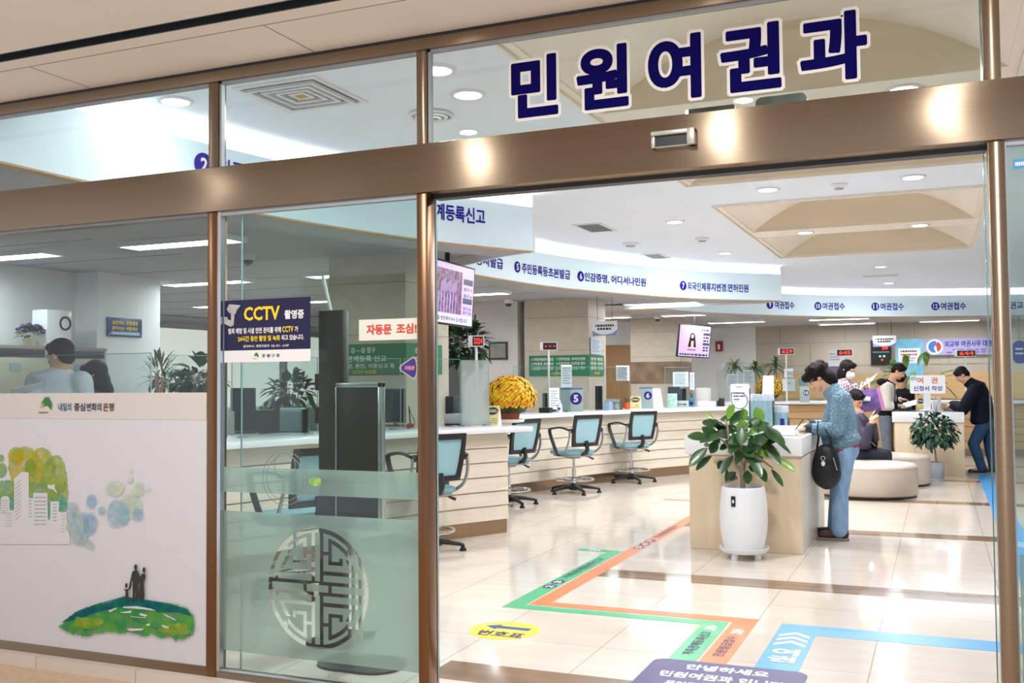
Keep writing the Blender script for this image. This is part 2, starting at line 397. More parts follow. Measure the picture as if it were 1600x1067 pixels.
# ---------------------------------------------------------------- curved fascias and the lower ceiling behind them
F1 = [(-4.80, 4.0), (-4.79, 4.62), (-4.68, 5.56), (-4.43, 6.8), (-4.10, 7.92), (-3.85, 8.45), (-3.58, 8.97)]
F2 = [(-4.99, 10.3), (-4.96, 10.69), (-4.72, 12.32), (-4.21, 13.8), (-3.35, 15.4), (-2.30, 16.45)]
F3 = [(-4.6, 16.9), (-4.0, 18.6), (-2.95, 20.1), (-1.96, 21.1), (-0.77, 21.85), (0.91, 22.55), (3.0, 23.1), (4.9, 23.4)]
F1, F2, F3 = (np.array(cr(f, 10)) for f in (F1, F2, F3))
def proj(p):
    v = ROT.T @ (np.array(p, float) - CAM); return 800 + F_PX * v[0] / -v[2], 533.5 - F_PX * v[1] / -v[2]
def left_n(L, i):
    t = _n(L[min(i + 1, len(L) - 1)] - L[max(i - 1, 0)]); return np.array((-t[1], t[0]))
def offset(L, d): return np.array([L[i] + left_n(L, i) * d for i in range(len(L))])
class Arc:
    def __init__(s, L, z): s.L = L; s.S = np.concatenate([[0], np.cumsum(np.linalg.norm(np.diff(L, axis=0), axis=1))]); s.z = z
    def at(s, q):
        q = np.asarray(q, float)
        return np.stack([np.interp(q, s.S, s.L[:, 0]) , np.interp(q, s.S, s.L[:, 1])], -1)
    def s_of(s, px):
        q = np.linspace(-0.0, s.S[-1], 800); P = s.at(q); return q[np.argmin([abs(proj((*p, s.z))[0] - px) for p in P])]
    def out(s, q):
        t = s.at(np.minimum(q + 0.02, s.S[-1])) - s.at(np.maximum(q - 0.02, 0)); t = t / np.linalg.norm(t, axis=-1, keepdims=True)
        return np.stack([t[..., 1], -t[..., 0]], -1)
    def write(s, body, s0, s1, z0, z1, bold, mb, ref=None):
        v, f = glyphs(body, bold); lo, hi = v.min(0), v.max(0)
        if ref is not None: lo[1], hi[1] = ref
        q = s0 + (s1 - s0) * (v[:, 0] - lo[0]) / (hi[0] - lo[0]); P = s.at(q) + s.out(q) * 0.004
        z = z0 + (z1 - z0) * (v[:, 1] - lo[1]) / (hi[1] - lo[1])
        return mb.add(np.column_stack([P + s.out(q) * v[:, 2:3], z]), f)
def bulkhead(label, L, texts, z0, z1, cap_end):
    r = thing('signage_fascia', label, 'fascia', (*L[len(L) // 2], 2.65), 'curved fascias with counter names')
    MB().sweep(L, [(0, 2.655), (0, 3.08), (0.03, 3.08), (0.03, 2.655)]).build('face', FASC, r, angle=60)
    MB().sweep(L, [(-0.004, 2.642), (-0.004, 2.655), (0.08, 2.655), (0.08, 2.642)]).build('wood_rim', WOODRIM, r, angle=60)
    MB().sweep(L, [(0.08, 2.646), (0.08, 2.655), (0.5, 2.655), (0.5, 2.646)]).build('soffit', LOWCEIL, r, angle=60)
    MB().sweep(L, [(0.46, 2.655), (0.46, HC), (0.5, HC), (0.5, 2.655)]).build('back_upstand', WHITE, r, angle=60)
    MB().sweep(L, [(0.16, 2.98), (0.16, 3.0), (0.26, 3.0), (0.26, 2.98)]).build('cove_lamp', COVE, r, angle=60)
    MB().sweep(L, [(0.03, 2.95), (0.03, 2.975), (0.46, 2.975), (0.46, 2.95)]).build('cove_shelf', WHITE, r, angle=60)
    if cap_end:
        for i in cap_end:
            n = left_n(L, i); t = np.array((n[1], -n[0])) * (0.01 if i else -0.01); a, b = L[i], L[i] + n * 0.46
            MB().prism([(*a, 2.655), (*b, 2.655), (*b, 3.08), (*a, 3.08)], (*t, 0)).build('end_panel', FASC, r)
            k_ = -t * 30; MB().prism([(*(a - n * .02), 2.640), (*(b + n * .3), 2.640), (*(b + n * .3 + k_), 2.640), (*(a - n * .02 + k_ * 1.2), 2.640)], (0, 0, .0055)).build('wood_return', WOODRIM, r, smooth=False)
    A = Arc(L, 2.8); e_ = A.s_of(758); pt = (e_ - A.s_of(681)) / 5; s2 = A.s_of(318)
    named = dict(t1=s2 + .14, t2=s2 + .14 + 8 * pt, t3=e_ - 6.02 * pt); texts = [tuple(named.get(q, q) if i < 4 else q for i, q in enumerate(tx)) for tx in texts]
    for num, cpx, t0, t1, body in texts:
        sc_ = A.s_of(cpx) if isinstance(cpx, int) else cpx
        tm = MB(); dm = MB(); nm = MB()
        if body: A.write(body, A.s_of(t0) if isinstance(t0, int) else t0, A.s_of(t1) if isinstance(t1, int) else t1, z0, z1, 0.025, tm)
        if tm.v: tm.build('lettering', NAVYT, r, smooth=False)
        if num:
            p = A.at(sc_); ou = A.out(np.array([sc_]))[0]; N3 = V3(*ou, 0); U3 = np.cross(Z1, N3); c = V3(*p, (z0 + z1) / 2) + N3 * 0.003; rr = (z1 - z0) * 0.55
            disc(dm, c, U3, Z1, rr, rr, 0.003)
            w = rr * (0.75 if len(num) == 1 else 1.15)
            write(num, c - U3 * w / 2 - Z1 * rr * 0.6, U3 * w, Z1 * rr * 1.2, 0.03, nm, lift=0.006)
            dk = dm.build('number_disc', NAVYT, r, smooth=False); nm.build('number', WVINYL, dk, smooth=False)
    return r
bulkhead('near curved white fascia with large blue registration lettering, above the first counter', F1,
         [('2', 318, 't1', 't2', '가족관계등록신고'), ('', None, 't3', 758, '관계등록신고')], 2.85, 3.0, (-1,))
bulkhead('middle curved white fascia lettered for windows five, six and seven', F2,
         [('4', 683, 692, 786, '제증명서발급'), ('5', 808, 815, 891, '주민등록등초본발급'), ('6', 907, 913, 1009, '인감증명, 어디서나민원'), ('7', 1067, 1074, 1169, '외국인체류지변경.면허민원')], 2.77, 2.9, (0, -1))
bulkhead('far curved white fascia lettered for passport windows nine to twelve', F3,
         [('9', 1203, 1210, 1241, '여권접수'), ('10', 1278, 1285, 1320, '여권접수'), ('11', 1368, 1376, 1412, '여권접수'), ('12', 1462, 1470, 1509, '여권접수'), ('13', 1559, 1567, 1610, '여권교부')], 2.78, 2.93, (0,))
G1, G2, G3 = offset(F1, 0.5), offset(F2, 0.5), offset(F3, 0.5)
lo = struct('ceiling', (-6, 14, LC))
def fan(L, xw, mb):                                      # strips of lower ceiling out to the left wall
    for i in range(len(L) - 1): mb.prism([(*L[i], LC), (*L[i + 1], LC), (xw, L[i + 1][1], LC), (xw, L[i][1], LC)], (0, 0, 0.03))
mb = MB(); fan(np.vstack([[(G1[0][0], 3.98)], G1, [(G1[-1][0], 9.6), (G2[0][0], 10.05)], G2, [(G2[-1][0], 17.2)], [(G3[0][0], 17.3)]]), -14, mb)
k = 0
for i in range(len(G3) - 1):
    a, b = G3[i], G3[i + 1]; mb.prism([(*a, LC), (*b, LC), (b[0], 26.4, LC), (a[0], 26.4, LC)], (0, 0, 0.03))
mb.box(-14, G3[0][0], G3[0][1], 26.4, LC, LC + 0.03)
mb.build('ceiling_panel', LOWCEIL, lo, smooth=False)
mb = MB()
for y in np.arange(4.6, 26, 1.2): mb.box(-13.9, -7.2, y, y + 0.012, LC - 0.003, LC)
for y in np.arange(10.6, 26, 1.2): mb.box(-7.2, -5.6, y, y + 0.012, LC - 0.003, LC)
mb.build('ceiling_joint', mat('ceiling_joint', '#7b7d80', 0.8, noise=.1), lo, smooth=False)
mb = MB()
for a, b in ((F1[-1], G1[-1]), (G1[-1], G2[0]), (F2[-1], G2[-1]), (G2[-1], G3[0])):
    mb.prism([(*a, LC - 0.1), (*b, LC - 0.1), (*b, HC), (*a, HC)], (0.02, 0.02, 0))
mb.build('ceiling_return', WHITE, lo, smooth=False)
# ---------------------------------------------------------------- walls
def wbox(name, m, *b):
    return as_struct(MB().box(*b).build(name, m, smooth=False))
wl = struct('wall_left', (-9.55, 6, 0))
MB().box(-9.75, -9.55, 3.97, 9.05, 0, 3.2).build('wall_panel', WHITE, wl, smooth=False)
MB().box(-9.75, -9.2, 9.05, 10.1, 0, 3.2).build('wall_pier', WHITE, wl, smooth=False)
wbox('wall_left', WHITE, -14.2, -14, 3.97, 26.4, 0, 3.2)
wbox('wall_right', WHITE, 5, 5.2, 3.97, 26.4, 0, 3.24)
wbk = struct('wall_back', (0, 26.4, 0))
xa = ony(1181, 550, 26.3)[0]
MB().box(-14, xa, 26.3, 26.5, 0, 3.2).build('wall_panel', WHITE, wbk, smooth=False)
MB().box(xa, 5, 26.3, 26.5, 0, 3.2).build('stone_cladding', STONEW, wbk, smooth=False)
mb = MB(); jm = mat('stone_joint', '#9c9284', 0.8, noise=.1)
for zj, sh in ((1.15, 0), (1.72, .75), (2.3, 0)):
    mb.box(xa, 5, 26.29, 26.3, zj, zj + 0.014)
    for x in np.arange(xa + 0.6 + sh, 5, 1.6): mb.box(x, x + 0.014, 26.29, 26.3, zj, zj + 0.57)
mb.build('stone_joint', jm, wbk, smooth=False)
MB().box(xa, 5, 26.27, 26.3, 0.9, 1.52).build('wood_dado', PLANKO, wbk, smooth=False)
# facade end walls of the office beside the glazing, and above it
wbox('wall_front', WHITE, -14, -4.95, 3.95, 4.1, 0, 3.2)
wbox('wall_front', WHITE, 2.1, 5, 3.95, 4.1, 0, 3.24)
wbox('wall_front', WHITE, -4.95, 2.1, 3.95, 4.1, 2.95, 3.24)
wbox('wall_front', BEIGEC, -9, -4.95, 3.86, 3.94, -0.1, 2.95)
wbox('wall_front', BEIGEC, 2.1, 6, 3.86, 3.94, -0.1, 2.95)
wbox('wall_rear_added', mat('added_wall_beige', '#b9a489', 0.6, noise=.08, nscale=2), -9, -2.5, -5.2, -5, -0.1, 3.0)  # unseen partial wall, added for the bronze to reflect
# stone pillars behind the counters, on one six metre grid
def pillar(x0, x1, y0, y1, band):
    p = struct('wall_pillar', ((x0 + x1) / 2, (y0 + y1) / 2, 0))
    MB().box(x0, x1, y0, y1, 0, LC).build('stone_cladding', STONE, p, smooth=False)
    mb = MB()
    for z in (0.62, 1.9, 2.45): mb.box(x0 - 0.002, x1 + 0.002, y0 - 0.002, y1 + 0.002, z, z + 0.008)
    mb.build('stone_joint', jm, p, smooth=False)
    if band: MB().box(x0 - 0.006, x1 + 0.006, y0 - 0.006, y1 + 0.006, 1.32, 1.8).build('marble_band', STONED, p, smooth=False)
    return p
pillar(-6.05, -5.11, 9.2, 10.2, False)
pillar(-6.4, -5.27, 15.62, 16.55, False)
pillar(-6.25, -5.14, 21.42, 22.5, True)
# columns, blinds and the wooden doors in the depth of the office
mb = MB().box(-10.55, -9.75, 16.4, 17.2, 0, LC).box(-9.3, -8.5, 20.5, 21.3, 0, LC)
mb.build('wall_pillar', mat('white_column', '#c9c6c2', 0.6, noise=.05, nscale=3))['kind'] = 'structure'
w5 = struct('window_5', (-13.9, 15, 1.6))
mb = MB()
for y in (12.2, 14.6, 17.0, 19.4): mb.box(-13.98, -13.9, y, y + 2.1, 0.9, 2.5)
mb.build('roller_blind', mat('roller_blind', '#e6e4df', 0.8, noise=.04, emit=0.55), w5, smooth=False)
mb = MB()
for y in (12.1, 14.45, 16.85, 19.25, 21.6): mb.box(-13.98, -13.86, y, y + 0.1, 0.8, 2.6)
mb.box(-13.98, -13.86, 12.1, 21.7, 2.5, 2.6).build('window_frame', GREY, w5, smooth=False)
wq = struct('wall_back', (-7.4, 22.5, 0))
DOORW = mat('door_wood', '#b98d5c', 0.45, noise=.12, nscale=4, stretch=(5, 5, .5))
MB().box(-9.4, -6.25, 22.3, 22.42, 2.22, LC).box(-9.4, -8.3, 22.3, 22.42, 0, 2.22).build('wall_panel', WHITE, wq, smooth=False)
d2 = struct('door_2', (-7.2, 22.4, 0))
a = ony(1001, 560, 22.3)[0]
for x0, x1 in ((-8.3, a - 0.01), (a + 0.01, -6.25)): MB().box(x0, x1, 22.33, 22.39, 0, 2.21).build('door_leaf', DOORW, d2, bevel=0.004)
MB().box(a - 0.01, a + 0.01, 22.35, 22.39, 0, 2.21).build('door_gap', BLACK, d2, smooth=False)
MB().box(a - 0.14, a - 0.03, 22.3, 22.33, 2.08, 2.2).build('door_notice', mat('door_notice', '#cfcba6', .7, noise=.05), d2)
# ---------------------------------------------------------------- the bronze shopfront
wf = struct('wall_front', (-1.5, YF, 0))
def fr(name, m, *b, bev=0.004): return MB().box(*b).build(name, m, wf, bevel=bev)
fr('header_beam', BRONZE, -4.95, 2.1, YF - 0.02, YF + 0.13, 2.235, 2.452)
fr('top_beam', BRONZE, -4.95, 2.1, YF - 0.012, YF + 0.07, 2.875, 2.928)
fr('shadow_strip', DARK, -4.95, 2.1, YF + 0.0, YF + 0.06, 2.928, 2.95, bev=0)
for x0, x1, t in ((-3.266, -3.208, BRONZED), (-2.112, -2.06, BRONZED), (0.178, 0.232, BRONZE), (-4.95, -4.9, BRONZED)):
    fr('post', t, x0, x1, YF - 0.008, YF + 0.07, -0.06, 2.235)
for x0, x1 in ((-3.266, -3.208), (-2.112, -2.06), (0.17, 0.228)):
    fr('transom_post', BRONZE, x0, x1, YF - 0.004, YF + 0.06, 2.452, 2.875)
fr('base_rail', BRONZE, -4.95, -3.266, YF - 0.006, YF + 0.07, -0.06, 0.045)
fr('base_rail', BRONZE, -3.208, -2.112, YF - 0.006, YF + 0.07, -0.06, 0.03)
fr('base_rail', BRONZE, 0.232, 2.1, YF - 0.006, YF + 0.07, -0.06, 0.03)
fr('threshold', KICK, -2.06, 0.178, YF - 0.06, YF + 0.1, -0.062, 0.004, bev=0)
def pane(par, x0, x1, y, z0, z1, m=None, t=0.01, name='glass'):
    mb = MB().quad((x0, y, z0), (x1, y, z0), (x1, y, z1), (x0, y, z1), 0)
    e = 0.004
    mb.box(x0, x0 + e, y, y + t, z0, z1, 1).box(x1 - e, x1, y, y + t, z0, z1, 1)
    return mb.build(name, [m or GLASS, GEDGE], par, smooth=False)
for i, (x0, x1, z0, z1, m) in enumerate(((-4.9, -3.27, 1.36, 2.235, GLASSD), (-4.9, -3.27, 2.455, 2.875, GLASS), (-3.205, -2.115, 2.455, 2.875, GLASS), (-2.057, 0.168, 2.455, 2.875, GLASS))):
    w = struct('window_%d' % (i + 1), ((x0 + x1) / 2, YF, z0))
    pane(w, x0, x1, YF + 0.02, z0, z1, m)
    MB().box(x0, x0 + 0.012, YF + 0.005, YF + 0.03, z0, z1).box(x0, x1, YF + 0.005, YF + 0.03, z1 - 0.01, z1).build('bead', GREY, w, smooth=False)
w = struct('window_6', (1.1, YF, 0)); pane(w, 0.232, 2.1, YF + 0.02, 0.03, 2.235, GLASSD)
MB().quad((0.245, YF + 0.026, 0.1), (2.1, YF + 0.026, 0.1), (2.1, YF + 0.026, 0.78), (0.245, YF + 0.026, 0.78)).build('frosted_film', FROST, w, smooth=False)
MB().box(0.232, 0.238, YF + 0.0, YF + 0.03, 0.03, 2.235).box(0.238, 2.1, YF, YF + 0.03, 2.215, 2.235).build('bead', GREY, w, smooth=False)
# sliding door: fixed side light with film, and the two parked leaves
d1 = struct('door_1', (-2.65, YF, 0))
pane(d1, -3.2, -2.112, YF + 0.02, 0.03, 2.225, GLASSD)
MB().box(-3.208, -3.188, YF - 0.004, YF + 0.03, 0.03, 2.235).build('bead', STEEL, d1, smooth=False)
MB().box(-3.196, -2.112, YF + 0.0, YF + 0.03, 2.215, 2.235).box(-3.196, -2.112, YF + 0.0, YF + 0.03, 0.02, 0.035).build('bead', GREY, d1, smooth=False)
pane(d1, -3.14, -2.066, YF + 0.088, 0.01, 2.23, GLASS)
MB().box(-2.108, -2.072, YF + 0.085, YF + 0.115, 0.01, 2.23).build('leaf_stile', STEEL, d1, smooth=False)

pane(d1, 0.166, 1.25, YF + 0.088, 0.01, 2.23, GLASS)
MB().box(-2.06, 0.178, YF + 0.06, YF + 0.12, 2.218, 2.235).build('door_track', DARK, d1, smooth=False)
# frosted bands and the clear-cut round lattice emblem
def emblem_clear(u, v):
    u = np.abs(u); w = np.abs(v); r = np.hypot(u, v)
    def R(u0, u1, v0, v1): return (u >= u0) & (u <= u1) & (w >= v0) & (w <= v1)
    dk = (r > 0.925) | R(.05, .12, .06, .95) | R(0, .95, .06, .12) | R(.215, .28, 0, .08) | R(.05, .79, .225, .29)
    dk |= (r > .74) & (r < .81) & (w > .225) & (w < .50) & (u > .45)
    dk |= R(.22, .285, .40, .82) | R(.11, .23, .56, .62) | R(.22, .50, .40, .46) | R(.43, .50, .40, .52)
    dk |= (r > .80) & (r < .868) & (u > .22) & (u < .60) & (w > .5)
    dk |= R(.80, .87, .06, .20) | (R(.60, .68, .58, .72) & (r > .868))
    return dk & (r < 1.0)
def film(x0, x1, z0, z1, y, ec=None):
    mb = MB()
    if ec is None: return mb.quad((x0, y, z0), (x1, y, z0), (x1, y, z1), (x0, y, z1))
    cx, cz, rx, rz = ec
    mb.quad((x0, y, z0), (x1, y, z0), (x1, y, cz - rz), (x0, y, cz - rz)).quad((x0, y, cz + rz), (x1, y, cz + rz), (x1, y, z1), (x0, y, z1))
    mb.quad((x0, y, cz - rz), (cx - rx, y, cz - rz), (cx - rx, y, cz + rz), (x0, y, cz + rz)).quad((cx + rx, y, cz - rz), (x1, y, cz - rz), (x1, y, cz + rz), (cx + rx, y, cz + rz))
    n = 240; g = (np.arange(n) + 0.5) / n * 2 - 1
    for j in range(n):
        keep = ~emblem_clear(g, np.full(n, g[j])); k = 0
        za, zb = cz - rz + 2 * rz * j / n, cz - rz + 2 * rz * (j + 1) / n
        while k < n:
            if keep[k]:
                e = k
                while e < n and keep[e]: e += 1
                xa_, xb_ = cx - rx + 2 * rx * k / n, cx - rx + 2 * rx * e / n
                mb.quad((xa_, y, za), (xb_, y, za), (xb_, y, zb), (xa_, y, zb)); k = e
            else: k += 1
    return mb
film(-3.196, -2.114, 0.125, 0.79, YF + 0.026, (-2.655, 0.455, 0.272, 0.276)).build('frosted_film', FROST, d1, smooth=False)
film(-3.196, -2.114, 0.88, 1.0, YF + 0.026).build('frosted_film', FROST, d1, smooth=False)
mb = MB()
for k, (ra, rb) in enumerate(((.105, .125), (.125, .145))): mb.torus((-2.83, YF + 0.017, 0.955), ra, 0.0018, X1, Z1, 40, 5)
mb.torus((-2.83, YF + 0.017, 1.015), 0.06, 0.0018, X1, Z1, 32, 5)
for k in range(7): mb.box(-2.875 , -2.785, YF + 0.0165, YF + 0.018, 0.9 + k * 0.014, 0.902 + k * 0.014)
mb.build('etched_cup_mark', mat('etched_grey', '#7f8f88', .6, noise=.05), d1, smooth=False)
mb = MB(); disc(mb, (-2.66, YF + 0.018, 0.945), X1, Z1, .035, .02); mb.build('film_mark', mat('film_mark_green', '#4cb06a', .6, col2='#b9c45a', nscale=60), d1, smooth=False)
# ---------------------------------------------------------------- ceiling fittings
def area(name, parent, loc, size, power, col=(0.97, 0.985, 1.0)):
    l = bpy.data.lights.new(name, 'AREA'); l.shape = 'DISK'; l.size = size; l.energy = power; l.color = col
    o = bpy.data.objects.new(name, l); COL.objects.link(o); o.parent = parent; o.location = tuple(np.array(loc, float) - OFF[parent.name]); return o
def downlight(x, y, z, label, power, group, r=0.095):
    t = thing('ceiling_downlight', label, 'ceiling light', (x, y, z), group)
    MB().lathe([(r - 0.012, -0.001), (r - 0.008, -0.014), (r + 0.016, -0.012), (r + 0.02, 0.0)], (x, y, z), 28, cap=False).build('trim_ring', WHITE, t)
    MB().lathe([(0.001, -0.003), (r - 0.01, -0.003), (r - 0.01, 0.0), (0.001, 0.0)], (x, y, z), 24).build('lens', LAMP, t)
    if power: area('bulb', t, (x, y, z - 0.02), 2 * r * 0.9, power)
    return t
for x, y, lb, pw in ((-0.155, 6.65, 'round downlight seen through the transom glass below the big passport lettering', 1), (-4.42, 4.98, 'round downlight beside the near fascia, behind the left transom pane', .12),
                     (-2.67, 5.62, 'round downlight behind the transom glass, left of the big blue lettering', 1), (-2.62, 5.1, 'round downlight half hidden by the bronze transom post', .6),
                     (-1.45, 9.65, 'round downlight between the two wood vaults, left one of the pair', 1), (-0.17, 9.62, 'round downlight between the two wood vaults, right one of the pair', 1),
                     (-2.72, 11.18, 'round downlight in the white ceiling just left of the far wood vault', 1), (-1.465, 12.7, 'round downlight on the wood beam between vaults, left one', 1),
                     (-0.164, 12.7, 'round downlight on the wood beam between vaults, right one', 1), (-2.756, 14.29, 'small round downlight near the middle curved fascia end', 1),
                     (-0.82, 17.16, 'small round downlight beyond the far wood vault', 1), (-0.826, 20.24, 'smallest round downlight just before the passport fascia', 1)):
    z = HC - 0.012 if abs(y - 12.7) < .1 or abs(y - 6.65) < .1 else HC
    downlight(x, y, HC, lb, DOWN_W * pw, 'downlights in the hall ceiling')
for i, x in enumerate((-5.05, -2.62, -0.95, 0.3)):
    downlight(x, 2.35, 2.945, ('concourse downlight before the shopfront, far left', 'concourse downlight before the near end of the sliding door', 'concourse downlight before the motion sensor', 'concourse downlight before the right door post')[i], CORR_W * (.35 if i == 0 else 1), 'concourse downlights', .055)
def linear(x, y, lb):
    t = thing('ceiling_light', lb, 'ceiling light', (x + 0.65, y, LC), 'linear office lights')
    MB().box(x, x + 1.3, y - 0.15, y - 0.12, LC - 0.05, LC).box(x, x + 1.3, y + 0.12, y + 0.15, LC - 0.05, LC).box(x, x + 0.03, y - 0.12, y + 0.12, LC - 0.05, LC).box(x + 1.27, x + 1.3, y - 0.12, y + 0.12, LC - 0.05, LC).build('housing', WHITE, t, smooth=False)
    MB().box(x + 0.03, x + 1.27, y - 0.12, y + 0.12, LC - 0.03, LC - 0.01).build('diffuser', TUBE, t, smooth=False)
names = {7.4: 'first', 10.45: 'second', 13.65: 'third', 16.8: 'fourth', 20.1: 'fifth', 23.2: 'sixth', 25.3: 'last'}
where = {-11.65: 'by the window blinds', -9.4: 'nearest the left wall', -7.15: 'behind the stone pillars', -4.9: 'just behind the curved fascia', -2.65: 'left of the passport windows', -0.4: 'over the passport windows', 1.85: 'right end of the passport counter'}
for y, cols in ((7.4, (-9.4, -7.15)), (10.45, (-11.65, -9.4, -7.15)), (13.65, (-11.65, -9.4, -7.15)), (16.8, (-9.4, -7.15, -5.0)), (20.1, (-9.4, -7.15, -5.2)), (23.2, (-7.15, -4.9, -2.65, -0.4)), (25.3, (-2.65, -0.4, 1.85))):
    for x in cols: linear(x, y, 'linear fluorescent fitting in the %s row from the shopfront, %s' % (names[y], where.get(x, 'just behind the curved fascia')))
def vent(c, hx, hy, z, lb, cone=False):
    t = thing('ceiling_vent', lb, 'vent', (c[0], c[1], z))
    x, y = c; mb = MB()
    mb.box(x - hx, x + hx, y - hy, y - hy + .03, z - .012, z).box(x - hx, x + hx, y + hy - .03, y + hy, z - .012, z).box(x - hx, x - hx + .03, y - hy + .03, y + hy - .03, z - .012, z).box(x + hx - .03, x + hx, y - hy + .03, y + hy - .03, z - .012, z)
    mb.build('frame', WHITE, t, smooth=False); mb = MB()
    if cone:
        for k in range(1, 5):
            a, b = hx * (1 - k * .2), hy * (1 - k * .2); w = .022
            zz = z - .03 + k * .004
            for (x0, x1, y0, y1) in ((x - a, x + a, y - b, y - b + w), (x - a, x + a, y + b - w, y + b), (x - a, x - a + w, y - b + w, y + b - w), (x + a - w, x + a, y - b + w, y + b - w)): mb.box(x0, x1, y0, y1, zz, zz + .02)
        MB().box(x - hx * .18, x + hx * .18, y - hy * .18, y + hy * .18, z - .012, z - .004).build('core', mat('vent_core', '#c9a45c', .6, noise=.1), t)
    else:
        for k in range(9): yy = y - hy + .05 + k * (2 * hy - .1) / 8; mb.box(x - hx + .03, x + hx - .03, yy - .006, yy + .006, z - .01, z - .002)
    mb.build('louvre', GREY if not cone else WHITE, t, smooth=False)
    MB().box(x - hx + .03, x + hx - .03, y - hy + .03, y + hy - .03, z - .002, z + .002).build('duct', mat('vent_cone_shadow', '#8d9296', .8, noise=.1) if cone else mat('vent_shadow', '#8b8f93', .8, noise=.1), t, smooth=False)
vent((-3.62, 5.2), .3, .3, HC, 'large square stepped diffuser in the ceiling behind the second transom pane', True)
vent((-3.68, 11.2), .17, .33, HC, 'white slotted grille in the ceiling above the middle fascia')
vent((-3.74, 14.2), .14, .3, HC, 'smaller slotted grille further along the middle fascia')
vent((-0.9, 18.7), .3, .1, HC, 'thin slot grille in the ceiling before the passport fascia')
t = thing('ceiling_diffuser', 'round ceiling diffuser behind the second transom pane, near its post', 'vent', (-3.1, 5.9, HC))
for k, r in enumerate((.14, .1, .06)): MB().torus((-3.1, 5.95, HC - .012 - .008 * k), r, .012, n=28).build('ring', WHITE, t)
def detector(x, y, lb, r=.06):
    t = thing('smoke_detector', lb, 'detector', (x, y, HC))
    MB().lathe([(r, 0), (r, -.012), (r * .8, -.03), (r * .4, -.04), (.002, -.042)], (x, y, HC), 20).build('body', WHITE, t)
    MB().lathe([(r * .55, -.03), (r * .55, -.046), (.002, -.046)], (x, y, HC), 16).build('cap', GREY, t)
p = onz(1311, 288, HC); detector(p[0], p[1], 'white smoke detector between the pair of downlights before the far vault', .08)
p = onz(985, 380, HC); detector(p[0], p[1], 'smoke detector near the slotted grilles above the middle fascia', .11)
p = onz(1097, 372, HC); detector(p[0], p[1], 'smoke detector left of the far wood vault', .09)
def dome_cam(p, lb):
    t = thing('dome_camera', lb, 'camera', p)
    MB().lathe([(.075, 0), (.075, -.04), (.062, -.06), (.05, -.062)], p, 24).build('housing', WHITE, t)
    MB().lathe([(.055, -.06), (.052, -.08), (.035, -.105), (.002, -.115)], p, 20).build('dome', mat('smoked_dome', '#16181b', .08, noise=.05, spec=.9), t)
dome_cam((-6.64, 8.58, LC), 'dome camera on the office ceiling, seen through the sliding door side light')
dome_cam((-6.55, 15.3, LC), 'dome camera before the top of the second stone pillar')
dome_cam((-5.45, 20.74, LC), 'dome camera before the top of the third stone pillar')
# motion sensor on the header, track lamps behind it
a = ony(1021, 218, YF - .02); b = ony(1088, 212, YF - .02)
zc = (a[2] + b[2]) / 2 - .006; t = thing('motion_sensor', 'silver door motion sensor with a black window on the bronze header', 'sensor', (a[0], YF - .03, zc))
xa_, xb_ = a[0], ony(1088, 210, YF - .03)[0]
MB().box(xa_, xb_, YF - .06, YF - .02, zc + .012, zc + .03).box(xa_, xa_ + .014, YF - .055, YF - .02, zc - .036, zc + .012).box(xb_ - .03, xb_, YF - .065, YF - .02, zc - .036, zc + .03).box(xa_, xb_, YF - .05, YF - .02, zc - .036, zc - .03).build('housing', mat('sensor_silver', '#b9b4a8', .35, metal=.5, noise=.05), t, bevel=.004)
MB().box(xa_ + .014, xb_ - .03, YF - .045, YF - .021, zc - .03, zc + .012).build('window', BLACK, t)

zb_ = 2.452; a_, b_ = ony(1181, 155, 4.1), ony(1261, 150, 4.1); zt_ = ony(1220, 150, 4.1)[2]
t = thing('motion_sensor', 'grey rounded inner sensor rising behind the header, below the passport lettering', 'sensor', ((a_[0] + b_[0]) / 2, 4.1, zb_))
MB().prism([(a_[0] + x, 4.08, zb_ - .06 + z) for x, z in rounded(b_[0] - a_[0], zt_ - zb_ + .06, .025)], (0, .06, 0)).build('housing', mat('sensor_grey', '#7f857c', .4, noise=.05), t, bevel=.004)
a_, b_ = ony(1076, 175, 4.1), ony(1148, 170, 4.1); zt_ = ony(1110, 168, 4.1)[2]
t = thing('sensor_bar', 'slim dark bar with a small lit end behind the header, left of the inner sensor', 'sensor', ((a_[0] + b_[0]) / 2, 4.1, zb_))
MB().box(a_[0], b_[0], 4.085, 4.13, zb_ - .03, zt_).build('housing', mat('sensor_dark', '#4a4f48', .4, noise=.08), t, bevel=.004); MB().ell((a_[0], 4.1, zt_ - .01), (.014, .012, .01)).build('indicator', LAMP, t)
